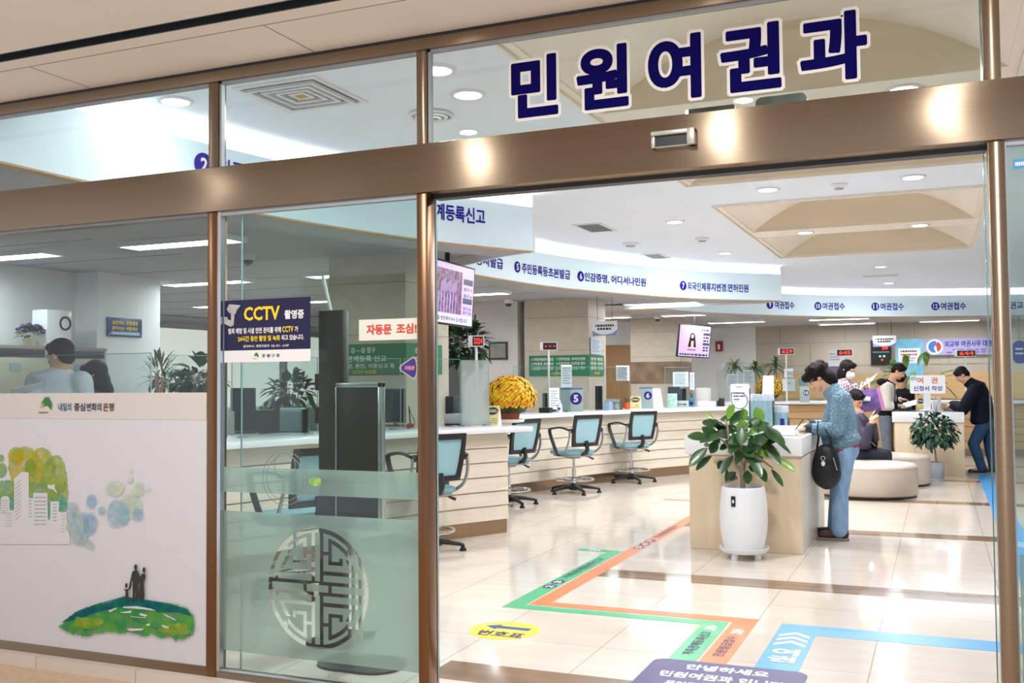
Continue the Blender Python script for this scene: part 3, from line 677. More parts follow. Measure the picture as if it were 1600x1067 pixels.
# ---------------------------------------------------------------- service counters
C1 = np.array(cr([(-4.85, 5.6), (-4.58, 6.5), (-4.3, 7.3), (-4.01, 8.02), (-3.70, 8.60)], 8))
C2 = np.array(cr([(-4.98, 10.9), (-4.88, 11.39), (-4.69, 11.95), (-4.5, 12.55), (-4.2, 13.35), (-3.9, 13.98), (-3.46, 14.78), (-2.95, 15.5), (-2.4, 16.1)], 8))
C3 = np.array(cr([(-3.6, 18.3), (-3.1, 18.9), (-2.4, 19.3), (-1.2, 19.62), (0.3, 19.75), (1.6, 19.8), (3.2, 19.7)], 8))
ZT = 0.98
def counter(label, L, m, over_end, boards=6):
    t = thing('service_counter', label, 'counter', (*L[len(L) // 2], 0), 'curved service counters')
    prof = []; z0, z1 = 0.13, 0.925; h = (z1 - z0) / boards
    for k in range(boards):
        a, b = z0 + k * h, z0 + (k + 1) * h; prof += [(0.0, a + 0.002), (0.012, b - 0.009), (0.03, b - 0.009), (0.03, b)]
    prof = [(0.06, z0)] + prof + [(0.06, z1)]
    MB().sweep(L, [(0.0, z0)] + [q for k in range(boards) for q in ((-0.006, z0 + k * h + 0.003), (0.006, z0 + (k + 1) * h - 0.008), (0.022, z0 + (k + 1) * h - 0.006), (0.022, z0 + (k + 1) * h))] + [(0.6, z1), (0.6, z0)]).build('plank_front', m, t, angle=25)
    MB().sweep(L, [(0.025, 0.0), (0.025, 0.128), (0.58, 0.128), (0.58, 0.0)]).build('toe_kick', KICK, t)
    T = L.copy(); tn = _n(L[-1] - L[-2]); T = np.vstack([T, L[-1] + tn * over_end])
    MB().sweep(T, [(-0.13, 0.93), (-0.13, ZT), (0.72, ZT), (0.72, 0.93)]).build('worktop', WTOP, t, bevel=0.006, angle=60)
    return t
counter('nearest curved counter with pale plank front, running behind the glass side light', C1, PLANK, 0.2)
counter('middle curved counter with pale plank front and two blue chairs before it', C2, PLANK, 0.1)
counter('far passport counter with honey coloured plank front along the back of the hall', C3, PLANKO, 0.05)
# ---------------------------------------------------------------- counter chairs
BLUEF = mat('blue_mesh_fabric', '#98c2cf', 0.8, noise=0.08, nscale=300, bump=0.1)
SEATF = mat('teal_seat_fabric', '#86b0b8', 0.85, noise=0.1, nscale=200, bump=0.1)
FRAMEB = mat('chair_black', '#1b1d22', 0.38, noise=.06)
ARMG = mat('chair_grey_tube', '#a2a5a9', 0.3, metal=.6, noise=.05)
def make_chair():
    t = thing('drafting_chair', 'x', 'chair', (0, 0, 0), 'blue drafting chairs at the counters')
    hub = MB().lathe([(.06, .04), (.075, .06), (.06, .1), (.035, .12)], n=20).build('base_hub', FRAMEB, t)
    for k in range(5):
        a = math.radians(90 + 72 * k + 20); u = V3(math.cos(a), math.sin(a), 0)
        lg = MB().tube([u * .03 + Z1 * .085, u * .16 + Z1 * .075, u * .29 + Z1 * .055, u * .325 + Z1 * .045], [(.026, .03), (.022, .028), (.016, .022), (.014, .018)], 10).build('leg', FRAMEB, t)
        MB().lathe([(.014, .05), (.016, .028), (.026, .022), (.03, 0), (.001, 0)], u * .315, 16).build('glide', BLACK, lg)
    MB().cyl((0, 0, 0), .026, .1, .3).cyl((0, 0, 0), .016, .3, .47).build('gas_column', CHROME, t)
    rg = MB().torus((0, 0, .17), .245, .011, n=40)
    for k in range(4): a = math.pi / 2 * k + .4; rg.tube([(0.02 * math.cos(a), .02 * math.sin(a), .165), (.245 * math.cos(a), .245 * math.sin(a), .17)], .008, 6)
    rg.cyl((0, 0, 0), .036, .145, .19).build('foot_ring', CHROME, t)
    MB().prism([(x - .235, y - .2, .485) for x, y in rounded(.47, .46, .12)], (0, 0, .05)).build('seat', SEATF, t, bevel=.022)
    MB().prism([(x - .2, y - .18, .46) for x, y in rounded(.4, .4, .09)], (0, 0, .026)).box(-.06, .06, -.06, .1, .43, .465).build('seat_pan', GREY, t, bevel=.006)
    MB().tube([(.05, -.02, .465), (.16, -.05, .45), (.2, -.06, .44)], .006, 8).tube([(.2, -.06, .44), (.255, -.075, .415)], [.011, .014], 8).build('lever', BLACK, t)
    def bk(x, z): return V3(x, -.225 - .09 * (z - .6) / .4 + .35 * x * x, z)         # curved, reclining back
    zs = (.585, .985)
    def ring(w0, w1, z0, z1, n=10):
        P = []
        for k in range(n + 1): P.append((-w0 + 2 * w0 * k / n, z0))
        for k in range(1, n): P.append((w0 + (w1 - w0) * k / n + .012 * math.sin(math.pi * k / n), z0 + (z1 - z0) * k / n))
        for k in range(n + 1): P.append((w1 - 2 * w1 * k / n, z1))
        for k in range(1, n): P.append((-w1 - (w0 - w1) * k / n - .012 * math.sin(math.pi * k / n), z1 + (z0 - z1) * k / n))
        return P
    R1 = ring(.2, .215, .59, .98); R2 = ring(.155, .175, .635, .93); m = len(R1)
    vs = [bk(*p) for p in R1] + [bk(*p) for p in R2] + [bk(*p) + V3(0, -.028, 0) for p in R1] + [bk(*p) + V3(0, -.028, 0) for p in R2]
    fs = []
    for i in range(m):
        j = (i + 1) % m; fs += [(i, j, m + j, m + i), (2 * m + j, 2 * m + i, 3 * m + i, 3 * m + j), (j, i, 2 * m + i, 2 * m + j), (m + i, m + j, 3 * m + j, 3 * m + i)]
    MB().add(vs, fs).build('back_frame', FRAMEB, t, bevel=.005)
    n = 10; vs = []; fs = []
    for i in range(n + 1):
        for k in range(n + 1):
            z = .625 + .315 * i / n; w = .162 + .02 * i / n; vs.append(bk(-w + 2 * w * k / n, z) + V3(0, -.012, 0))
    for i in range(n):
        for k in range(n): q = i * (n + 1) + k; fs.append((q, q + 1, q + n + 2, q + n + 1))
    MB().add(vs, fs).build('backrest', BLUEF, t)
    MB().tube([(0, -.14, .485), (0, -.24, .5), (0, -.275, .56), (0, -.262, .66)], [.02, .022, .018, .014], 8, flat=1.6).build('back_stem', FRAMEB, t)
    for s in (-1, 1):
        MB().tube(cr([(s * .13, -.02, .485), (s * .22, -.08, .49), (s * .262, -.19, .56), (s * .265, -.25, .68), (s * .255, -.255, .79)], 5), (.016), 8, flat=.8).build('arm_support', ARMG, t)
        MB().ell((s * .235, -.25, .79), (.035, .022, .03)).build('pivot', BLACK, t)
        MB().tube(cr([(s * .26, -.24, .80), (s * .275, -.1, .825), (s * .28, .06, .81), (s * .275, .13, .78), (s * .262, .085, .64), (s * .235, .03, .5), (s * .2, .0, .485)], 5), (.013), 8, flat=1.7).build('armrest', FRAMEB, t)
    return t
ch = make_chair()
def place_chair(o, p, f, lb, first=False):
    rz = math.atan2(f[1], f[0]) - math.pi / 2
    if first: o.location = (p[0], p[1], 0); o.rotation_euler = (0, 0, rz); o['label'] = lb; return o
    return dup(o, (p[0], p[1], 0), rz, lb)
def facing(p, ang):                     # turned ang degrees to the left of the line of sight
    v = _n(np.array(p[:2])); a = math.radians(ang); return (v[0] * math.cos(a) - v[1] * math.sin(a), v[0] * math.sin(a) + v[1] * math.cos(a))
for i, (px, py, ang, lb) in enumerate(((897, 770, 38, 'blue backed drafting chair in front of counter screen five'), (987, 753, 36, 'blue backed drafting chair in front of counter screen six'),
        (664, 861, 30, 'blue backed drafting chair cut by the edge of the sliding door, at the nearest counter'), (795, 789, 44, 'drafting chair half hidden behind the end of the nearest counter'),
        (462, 925, 34, 'drafting chair behind the frosted side light, below the etched cup mark'))):
    p = onz(px, py); place_chair(ch, p, facing(p, ang), lb, i == 0)
# ---------------------------------------------------------------- writing desks in the hall
def desk(name, label, x0, x1, y0, y1, zt, over=0.03, band=.15):
    t = thing(name, label, 'desk', ((x0 + x1) / 2, (y0 + y1) / 2, 0), 'free standing writing desks')
    MB().box(x0, x1, y0, y1, 0.0, zt - band).build('body', BIRCH, t, bevel=.004)
    MB().box(x0 - over, x1 + .012, y0 - .02, y1 + .03, zt - band + .001, zt).build('worktop', WTOP, t, bevel=.005)
    MB().box(x1 - .02, x1 + .006, y0 + .004, y1 - .004, 0.002, zt - band - .012).build('side_panel', mat('pale_side_panel', '#d9d4cc', .4, noise=.04), t)
    return t
d1y = onz(1255, 866)[1]
t = desk('writing_desk', 'birch writing desk with thick white top, behind the large potted rubber plant', -1.935, -1.03, 8.32, 9.95, .93)
MB().box(-1.45, -1.04, 8.5, 9.4, .93, .938).build('writing_glass', mat('desk_glass', '#9ba4aa', .08, noise=.03, spec=.8), t)
t = desk('writing_desk', 'birch writing desk carrying the passport form sign, small potted tree before it', -.61, .31, 15.67, 16.75, .905)
MB().box(-.55, .25, 15.75, 16.6, .905, .912).build('writing_glass', mat('desk_glass', '#3a4146', .08), t)
# ---------------------------------------------------------------- ottomans
LEATH = mat('cream_leather', '#cbbfb2', 0.42, noise=0.05, nscale=15, bump=.03)
def ottoman(lb, c, a, b, rot, h):
    t = thing('ottoman', lb, 'ottoman', (c[0], c[1], 0), 'round ottomans')
    n = 44; cr_, sr = math.cos(rot), math.sin(rot)
    def lp(s, z): return [(c[0] + s * (a * math.cos(q) * cr_ - b * math.sin(q) * sr), c[1] + s * (a * math.cos(q) * sr + b * math.sin(q) * cr_), z) for q in [2 * math.pi * k / n for k in range(n)]]
    L = [(.985, .03), (1, .05), (1.006, h * .55), (1, h - .04), (.985, h - .015), (.955, h - .002), (.9, h + .004), (.5, h + .012), (.01, h + .014)]
    vs = [p for s, z in L for p in lp(s, z)]; m = len(L)
    fs = [(i * n + k, i * n + (k + 1) % n, (i + 1) * n + (k + 1) % n, (i + 1) * n + k) for i in range(m - 1) for k in range(n)] + [tuple(range(n - 1, -1, -1)), tuple(range((m - 1) * n, m * n))]
    MB().add(vs, fs).build('cushion', LEATH, t, angle=80)
    mb = MB(); P0, P1 = lp(.97, .0), lp(.97, .032); mb.prism(P0, (0, 0, .032)); mb.build('plinth', BLACK, t)
    mb = MB(); q = lp(1.0, h - .03); mb.tube(q + [q[0]], .004, 6, cap=False); mb.build('piping', LEATH, t)
OT1 = onz(1355, 591.2 + 2196 / 12.05); OT2 = onz(1385, 591 + 2196 / 13.35)
ottoman('nearer round cream ottoman with a person seated on it', OT1, .57, .57, 0, .385)
ottoman('further round cream ottoman, partly behind the first', OT2, .55, .55, 0, .385)
# ---------------------------------------------------------------- tape, stickers and mat on the floor
TG = mat('green_tape', '#4db27c', .35, noise=.05); TO = mat('orange_tape', '#e8824f', .35, noise=.05); TB = mat('blue_tape', '#4a9fe0', .35, noise=.05)
TW = mat('tape_white', '#eef2f4', .5, noise=.02); TN = mat('tape_print', '#3c3f63', .5, noise=.02)
def flat(name, label, polys, m, cat='floor marking', z=.0012, group='guide lines on the floor'):
    P = np.array(polys[0]); t = thing(name, label, cat, (P[:, 0].mean(), P[:, 1].mean(), 0), group)
    mb = MB()
    for poly in polys: mb.prism([(x, y, 0.0002) for x, y in poly], (0, 0, z))
    mb.build('tape', m, t, smooth=False); return t
Rr = lambda x0, x1, y0, y1: [(x0, y0), (x1, y0), (x1, y1), (x0, y1)]
tg = flat('floor_tape', 'green guide line turning twice across the marble floor', [Rr(-1.285, -1.145, 4.9, 5.87), Rr(-2.53, -1.285, 5.765, 5.87), Rr(-2.53, -2.415, 5.87, 8.0), Rr(-2.78, -2.53, 7.9, 8.0)], TG)
to = flat('floor_tape', 'orange guide line running beside the green one and on to the middle counter', [Rr(-1.13, -.995, 4.9, 6.0), Rr(-2.4, -1.13, 5.89, 6.0), Rr(-2.4, -2.285, 6.0, 11.65), Rr(-3.0, -2.4, 11.54, 11.65)], TO)
tb = flat('floor_tape', 'blue guide line leading right from the doorway', [Rr(-.86, -.65, 4.9, 5.95), Rr(-.65, .48, 5.735, 5.95), Rr(.48, .68, 5.735, 17.5)], TB)
def chevrons(t, c, w, h, n, gap, d, m=TW):
    """stack of chevrons pointing along d"""
    d = V3(*d, 0); s = np.cross(Z1, d) ; c = V3(*c, .0022); mb = MB()
    for k in range(n):
        o = c + d * gap * k; mb.prism([o + s * w, o + d * h, o - s * w, o - s * w - d * h * .6, o + d * h * .4, o + s * w - d * h * .6], (0, 0, .0004))
    mb.build('arrow_mark', m, t, smooth=False)
def fl_write(t, body, P0, PU, PV, m, bold=.02, name='lettering'): write(body, V3(*P0, .0018), V3(*PU, 0), V3(*PV, 0), bold, lift=.0006).build(name, m, t, smooth=False)
chevrons(tb, (-.755, 5.5), .08, .075, 3, .095, (0, 1))
fl_write(tb, '여', (-.825, 5.265), (.14, 0), (0, .135), TW, .04); fl_write(tb, '권', (-.825, 5.135), (.14, 0), (0, .115), TW, .035)
chevrons(tg, (-1.215, 5.66), .03, .03, 3, .035, (0, 1)); chevrons(to, (-1.06, 5.62), .03, .03, 3, .035, (0, 1))
fl_write(tg, '가족관계등록신고', (-1.185, 5.1), (0, .5), (-.06, 0), TN); fl_write(to, '민원발급접수', (-1.035, 5.13), (0, .42), (-.06, 0), TN)
fl_write(tg, '가족관계등록신고', (-2.445, 6.75), (0, .85), (-.065, 0), TN); fl_write(to, '민원발급접수', (-2.315, 8.75), (0, .8), (-.065, 0), TN)
for k, n_ in enumerate('23'): mb = MB(); disc(mb, (-2.472, 6.45 + .16 * k, .0014), X1, Y1, .045, .07, .0005, lift=0); q = mb.build('number_disc', TN, tg, smooth=False); fl_write(q, n_, (-2.447, 6.41 + .16 * k), (0, .07), (-.05, 0), TW, name='number')
for k, n_ in enumerate('567'): mb = MB(); disc(mb, (-2.342, 8.2 + .18 * k, .0014), X1, Y1, .045, .075, .0005, lift=0); q = mb.build('number_disc', TN, to, smooth=False); fl_write(q, n_, (-2.317, 8.16 + .18 * k), (0, .08), (-.05, 0), TW, name='number')
chevrons(tg, (-2.6, 7.95), .03, .03, 3, .035, (-1, 0)); chevrons(tb, (.58, 9.3), .07, .06, 3, .1, (0, 1))
t = thing('floor_sticker', 'round yellow floor sticker with a blue arrow pointing left', 'floor sticker', (-2.28, 5.23, 0))
mb = MB(); disc(mb, (-2.28, 5.23, .0002), X1, Y1, .2, .2, .0014, 48, lift=0); mb.build('sticker', mat('sticker_yellow', '#ecd64f', .4, noise=.04), t, smooth=False)
MB().prism([(x, y, .0022) for x, y in ((-2.42, 5.29), (-2.34, 5.345), (-2.34, 5.315), (-2.15, 5.315), (-2.15, 5.265), (-2.34, 5.265), (-2.34, 5.235))], (0, 0, .0004)).build('arrow', mat('sticker_blue', '#3d4f97', .5, noise=.03), t, smooth=False)
fl_write(t, '번호표', (-2.4, 5.09), (.27, 0), (0, .11), TN, .03)
t = thing('floor_mat', 'purple welcome floor sticker with white greeting in the doorway', 'floor sticker', (-.97, 4.6, 0))
MB().prism([(x - 1.345, y + 4.2, .0002) for x, y in rounded(.745, .8, .07)], (0, 0, .0018)).build('sticker', mat('mat_purple', '#4d4478', .45, noise=.06), t, smooth=False)
for body, y, h, x0, x1 in (('안녕하세요', 4.85, .095, -1.17, -.77), ('민원여권과 입니다', 4.70, .095, -1.26, -.68), ('무엇을 도와 드릴까요', 4.56, .085, -1.2, -.74)): fl_write(t, body, (x0, y), (x1 - x0, 0), (0, h), TW, .035)
# ---------------------------------------------------------------- signs on the shopfront
YG = YF + 0.018
t = thing('sign_lettering', 'large navy passport office lettering with white outline on the transom glass', 'sign', (-.94, YG, 2.65))
OUTL = mat('letter_outline', '#e9e4dc', .6, noise=.02)
RES[0] = 7
for chx, a, b in (('민', 799, 872), ('원', 901, 982), ('여', 1013, 1096), ('권', 1126, 1221), ('과', 1251, 1356)):
    x0, x1 = ony(a, 140, YG)[0], ony(b, 110, YG)[0]; lo_, hi_ = bbox_of(chx, .04); s_ = (x1 - x0) / (hi_[0] - lo_[0]); sz = .262 / (hi_[1] - lo_[1])
    q = write(chx, (x0, YG, 2.522), (x1 - x0, 0, 0), (0, 0, .262), .04, lift=.0025).build('letter', NAVY, t, smooth=False)
    lo2, hi2 = bbox_of(chx, .085)
    write(chx, (x0 + (lo2[0] - lo_[0]) * s_, YG, 2.522 + (lo2[1] - lo_[1]) * sz), ((hi2[0] - lo2[0]) * s_, 0, 0), (0, 0, (hi2[1] - lo2[1]) * sz), .085, lift=.0012).build('outline', OUTL, q, smooth=False)
RES[0] = 2
def px_rect(P0, P1, y):                       # rectangle on a shopfront parallel plane from two picture corners
    a, b = ony(*P0, y), ony(*P1, y); x0, x1 = sorted((a[0], b[0])); z0, z1 = sorted((a[2], b[2])); return V3(x0, y, z0), V3(x1 - x0, 0, 0), V3(0, 0, z1 - z0)
YEL = mat('yellow_print', '#f0cf1f', .5, noise=.03); RED = mat('red_print', '#d6422c', .5, noise=.03); INK = mat('ink', '#2d2f3a', .6, noise=.03)
t = thing('warning_sticker', 'navy and white CCTV notice stuck on the side light glass', 'notice', (-2.935, YG, 1.5))
P0, PU, PV = V3(-3.183, YG, 1.502), V3(.495, 0, 0), V3(0, 0, .3)
board(MB(), *rect_on(P0, PU, PV, 0, .19, 1, 1), .002).build('panel', mat('sticker_navy', '#0f0a3e', .45, noise=.02), t, smooth=False)
board(MB(), *rect_on(P0, PU, PV, 0, 0, 1, .19), .002).build('band', WVINYL, t, smooth=False)
def ln(body, u0, v0, u1, v1, m, bold=.02, P=None, par=None, name='lettering'): write(body, *rect_on(*(P or (P0, PU, PV)), u0, v0, u1, v1), bold, lift=.0012).build(name, m, par or t, smooth=False)
ln('CCTV', .235, .66, .655, .885, YEL, .03); ln('촬영중', .71, .665, .93, .81, WVINYL, .035)
ln('범죄 예방 및 시설 안전 관리를 위해', .05, .455, .67, .55, WVINYL, .03); ln('CCTV', .685, .46, .81, .555, YEL, .03); ln('가', .825, .46, .865, .55, WVINYL, .03)
ln('24시간 동안 촬영 및 녹화', .165, .33, .66, .42, YEL, .03); ln('되고 있습니다.', .675, .335, .93, .42, WVINYL, .03)
ln('관리부서 : 행정지원과  02) 351 - 6107', .23, .225, .76, .275, WVINYL, .02); ln('은 평 구 청', .45, .07, .65, .125, INK, .02)
def em(P, u, v, s, par):                       # the small green leaf emblem
    P0, PU, PV = P; a = np.linalg.norm(PU) / np.linalg.norm(PV)
    def pg(pts, m, lf): MB().prism([P0 + PU * (u + x * s) + PV * (v + y * s * a) + V3(0, -lf, 0) for x, y in pts], (0, -.0004, 0)).build('emblem', m, par, smooth=False)
    pg([(-.5, .1), (-.1, .55), (.25, .6), (.6, .1), (.55, -.35), (.1, 0), (-.2, -.1), (-.1, .2)], mat('emblem_green', '#2f7a3c', .5, noise=.1), .0012)
    pg([(-.6, -.1), (-.3, .1), (-.1, .05), (-.35, -.2)], mat('emblem_lime', '#b7b04a', .5, noise=.1), .0012)
    pg([(-.7, -.5), (.2, -.5), (.2, -.58), (-.7, -.58)], mat('emblem_brown', '#8a6f52', .5, noise=.1), .0012)
em((P0, PU, PV), .38, .1, .05, t)
mb = MB()                                       # printed camera picture
def q2(u, v, l=.0015): return P0 + PU * u + PV * v + V3(0, -l, 0)
mb.prism([q2(*p) for p in ((.03, .86), (.06, .94), (.2, .915), (.175, .83), (.13, .775), (.06, .80))], (0, -.0004, 0))
mb.prism([q2(*p) for p in ((.08, .80), (.125, .78), (.115, .6), (.08, .575), (0, .63), (0, .74), (.035, .735), (.05, .69), (.085, .68))], (0, -.0004, 0))
mb.build('camera_picture', mat('print_grey', '#b9b6b4', .5, noise=.25, nscale=30), t, smooth=False)
MB().prism([q2(*p, .002) for p in ((.2, .915), (.175, .83), (.14, .785), (.155, .85))], (0, -.0004, 0)).build('camera_lens', INK, t, smooth=False)
t = thing('warning_sticker', 'pale strip with red automatic door warning on the side light glass', 'notice', (-2.275, YG, 1.59))
R_ = (V3(-2.425, YG, 1.59), V3(.31, 0, 0), V3(0, 0, .095)); board(MB(), *R_, .002).build('strip', mat('sticker_cream', '#dcdccf', .6, noise=.02), t, smooth=False)
ln('자동문', .13, .26, .55, .76, RED, .035, R_); ln('조심!', .63, .28, .96, .76, RED, .035, R_)
t = thing('door_sticker', 'purple rounded triangle sticker beside the bronze post on the side light', 'notice', (-2.17, YG, 1.45))
c_ = V3(-2.165, YG, 1.463)
def tri(s): return [c_ + V3(x * s, 0, z * s) for x, z in ((-.05, .003), (-.046, .012), (.018, .05), (.03, .05), (.038, .035), (.042, 0), (.038, -.035), (.03, -.05), (.018, -.05), (-.046, -.012), (-.05, -.003))]
MB().prism(tri(1), (0, -.001, 0)).build('rim', mat('sticker_rim', '#b9a8a4', .5, noise=.05), t, smooth=False)
MB().prism([p + V3(0, -.001, 0) for p in tri(.84)], (0, -.0006, 0)).build('panel', mat('sticker_purple', '#38327e', .5, noise=.05), t, smooth=False)
write('자동문', c_ + V3(-.022, -.0012, -.01), (.05, 0, 0), (0, 0, .02), .04).build('lettering', mat('sticker_pink', '#d68aa0', .5, noise=.03), t, smooth=False)
# ---------------------------------------------------------------- watercolour panel in the left bay
t = thing('mural_panel', 'white panel with watercolour skyline, green hill and tiny family in the left bay', 'panel', (-4.08, YF, .045))
xl, xr = -4.9, -3.272
MB().box(xl, xr, YF + .0, YF + .018, .045, 1.225).build('board', mat('mural_white', '#d4d5da', .5, noise=.02), t, smooth=False)
MB().box(xl, xr, YF - .002, YF + .018, 1.225, 1.358).build('top_strip', mat('mural_strip', '#d4cec8', .5, noise=.02), t, smooth=False)
LAY = [0]
def art(name, polys, m, par=None):
    LAY[0] += 1; y = YF - .0004 - .0005 * LAY[0]; mb = MB()
    for kk, poly in enumerate(polys): mb.add([V3(ony(px, py, YF)[0], y - 2e-5 * kk, ony(px, py, YF)[2]) for px, py in poly], [tuple(range(len(poly)))])
    return mb.build(name, m, par or t, smooth=False)
def blob(cx, cy, rx, ry, n=84, jag=.05, seed=0):
    r = random.Random(seed + int(cx * 7 + cy)); ph = [r.uniform(0, 6.28) for _ in range(9)]; fr = (2, 3, 4, 5, 9, 13, 17, 23, 31)
    rag = lambda a: 1 + jag * sum(math.sin(fr[k] * a + ph[k]) * (.5 if k < 4 else .22) for k in range(9))
    return [(cx + rx * rag(a) * math.cos(a), cy + ry * rag(a) * math.sin(a)) for a in [2 * math.pi * i / n for i in range(n)]]
def wash(name, a, b, sc=4, dens=.62, fade=.5):
    """thin watercolour: pigment of uneven density over the white board"""
    if name in MATS: return MATS[name]
    m = bpy.data.materials.new(name); m.use_nodes = True; MATS[name] = m; nt = m.node_tree; nt.nodes.clear(); N = nt.nodes.new; L = nt.links.new
    o = N('ShaderNodeOutputMaterial'); mx = N('ShaderNodeMixShader'); tr = N('ShaderNodeBsdfTransparent'); di = N('ShaderNodeBsdfDiffuse')
    tc = N('ShaderNodeTexCoord'); n1 = N('ShaderNodeTexNoise'); n2 = N('ShaderNodeTexNoise'); cm = N('ShaderNodeMix'); cm.data_type = 'RGBA'; r1 = N('ShaderNodeMapRange'); r2 = N('ShaderNodeMapRange')
    n1.inputs['Scale'].default_value = sc * 1.6; n2.inputs['Scale'].default_value = sc * 2.3; n2.inputs['Detail'].default_value = 8
    r1.inputs[1].default_value = .38; r1.inputs[2].default_value = .62; r2.inputs[1].default_value = .3; r2.inputs[2].default_value = .7; r2.inputs[3].default_value = dens - fade / 2; r2.inputs[4].default_value = min(1, dens + fade / 2)
    cm.inputs[6].default_value = (*lin(a), 1); cm.inputs[7].default_value = (*lin(b), 1)
    for n_ in (n1, n2): L(tc.outputs['Object'], n_.inputs['Vector'])
    L(n1.outputs[0], r1.inputs[0]); L(r1.outputs[0], cm.inputs[0]); L(cm.outputs[2], di.inputs[0]); L(n2.outputs[0], r2.inputs[0]); L(r2.outputs[0], mx.inputs[0]); L(tr.outputs[0], mx.inputs[1]); L(di.outputs[0], mx.inputs[2]); L(mx.outputs[0], o.inputs[0]); return m
art('wash', [blob(40, 735, 27, 38), blob(25, 712, 12, 14), blob(66, 730, 22, 30)], wash('wash_yellow', '#cdb83e', '#a9bb4e', 9))
art('wash', [blob(85, 745, 20, 34), blob(92, 768, 16, 26)], wash('wash_yellow_green', '#b4c06a', '#8fae4e', 9))
art('wash', [blob(55, 782, 50, 26, jag=.08), blob(10, 775, 22, 26), blob(3, 735, 8, 12), blob(2, 716, 5, 6)], wash('wash_green', '#9bb85c', '#6fae74', 9))
art('wash', [blob(48, 728, 9, 11)], wash('wash_leaf', '#7aa83c', '#9bb04a', 30)); art('wash', [blob(30, 716, 7, 9)], wash('wash_gold', '#d2b01c', '#cdb83e', 30))
art('wash', [blob(99, 788, 7, 14), blob(75, 800, 6, 14), blob(18, 790, 5, 10)], wash('wash_teal', '#5fae96', '#7dbfae', 20))
MUW = mat('mural_white', '#d4d5da')
art('skyline', [[(23, 748), (35, 737), (46, 738), (46, 815), (23, 815)], [(53, 770), (75, 770), (76, 830), (52, 830)], [(2, 779), (6, 775), (13, 775), (16, 779), (16, 800), (2, 800)], [(8, 797), (30, 797), (30, 830), (8, 830)],
    [(45, 778), (54, 778), (54, 825), (45, 825)], [(80, 783), (93, 783), (93, 830), (79, 830)], [(92, 800), (105, 800), (105, 845), (92, 845)], [(0, 812), (110, 812), (110, 850), (0, 850)], [(75, 757), (80, 758), (87, 756), (86, 761), (92, 772), (84, 765), (76, 763)]], MUW)
mb_l = []
for k in range(10): mb_l.append([(25, 757 + k * 6), (34, 749 + k * 6), (34, 750.5 + k * 6), (25, 758.5 + k * 6)])
for k in range(8): mb_l.append([(55, 776 + k * 6), (73, 776 + k * 6), (73, 778 - .1 * k + k * 6), (55, 778 + k * 6)])
for k in range(6): mb_l += [[(3, 781 + k * 4), (15, 781 + k * 4), (15, 782 + k * 4), (3, 782 + k * 4)], [(9, 801 + k * 4), (20, 801 + k * 4), (20, 802 + k * 4), (9, 802 + k * 4)], [(46, 781 + k * 5), (51, 781 + k * 5), (51, 782.5 + k * 5), (46, 782.5 + k * 5)], [(84, 787 + k * 5), (90, 787 + k * 5), (90, 788.5 + k * 5), (84, 788.5 + k * 5)], [(97, 805 + k * 5), (102, 805 + k * 5), (102, 806 + k * 5), (97, 806 + k * 5)]]
for k_ in range(4): art('window_stripes', mb_l[k_::4], wash('wash_lines', '#a9bfa6', '#9fb59b'))
art('wash', [blob(125, 820, 20, 22, jag=.08), blob(115, 797, 9, 13), blob(125, 838, 12, 13)], wash('wash_pale_blue', '#a6c4d6', '#bccfc0', 12))
art('wash', [[(114, 838), (136, 838), (148, 850), (149, 860), (132, 852), (115, 848)]], wash('wash_pale_blue', '#a6c4d6', '#bccfc0'))
art('wash', [blob(142, 818, 11, 17), blob(144, 783, 8, 11), blob(160, 798, 5.5, 7)], wash('wash_blue', '#93b4d2', '#a9c3d6', 14))
art('wash', [blob(181, 763, 14, 12), blob(205, 790, 17, 20), blob(218, 764, 9, 11), blob(205, 749, 4, 5), blob(206, 735, 3, 3.5), blob(234, 764, 3.2, 4.5)], wash('wash_mint', '#bed6c6', '#d0d8c0', 10))
art('wash', [blob(186, 802, 17, 22), blob(217, 804, 8, 10)], wash('wash_sky', '#8db9d3', '#aecbd3', 12))
hill = [(93, 980), (110, 962), (125, 953), (148, 945), (160, 941), (175, 941), (188, 935), (196, 931), (205, 933), (216, 932), (226, 936), (240, 938), (252, 941), (265, 942), (280, 944), (294, 951), (303, 960), (306, 978), (304, 990), (290, 998), (276, 1000), (268, 993), (255, 996), (238, 990), (225, 994), (205, 988), (190, 989), (170, 986), (150, 990), (135, 994), (115, 990)]
def ragged(P, amp=1.5, per=9, seed=4):
    r = random.Random(seed); out = []
    for i in range(len(P)):
        (x0, y0), (x1, y1) = P[i], P[(i + 1) % len(P)]
        for k in range(per): t_ = k / per; out.append((x0 + (x1 - x0) * t_ + r.uniform(-amp, amp) * .8, y0 + (y1 - y0) * t_ + r.uniform(-amp, amp)))
    return out
hill = ragged(hill)
art('hill', [hill], wash('hill_green', '#5aa63e', '#2f9150', 7, .8, .5))
art('hill_top', [[(98, 972), (125, 953), (160, 941), (196, 931), (226, 936), (265, 942), (294, 951), (302, 962), (280, 956), (250, 956), (215, 949), (185, 948), (150, 957), (120, 968)]], wash('hill_teal', '#1e7d63', '#1d5f6e', 8, .85, .4))
for bl_ in (blob(275, 983, 26, 9, jag=.15), blob(140, 972, 26, 8, jag=.15)): art('hill_light', [bl_], wash('hill_lime', '#8fb23a', '#a9bf55', 8, .5, .6))
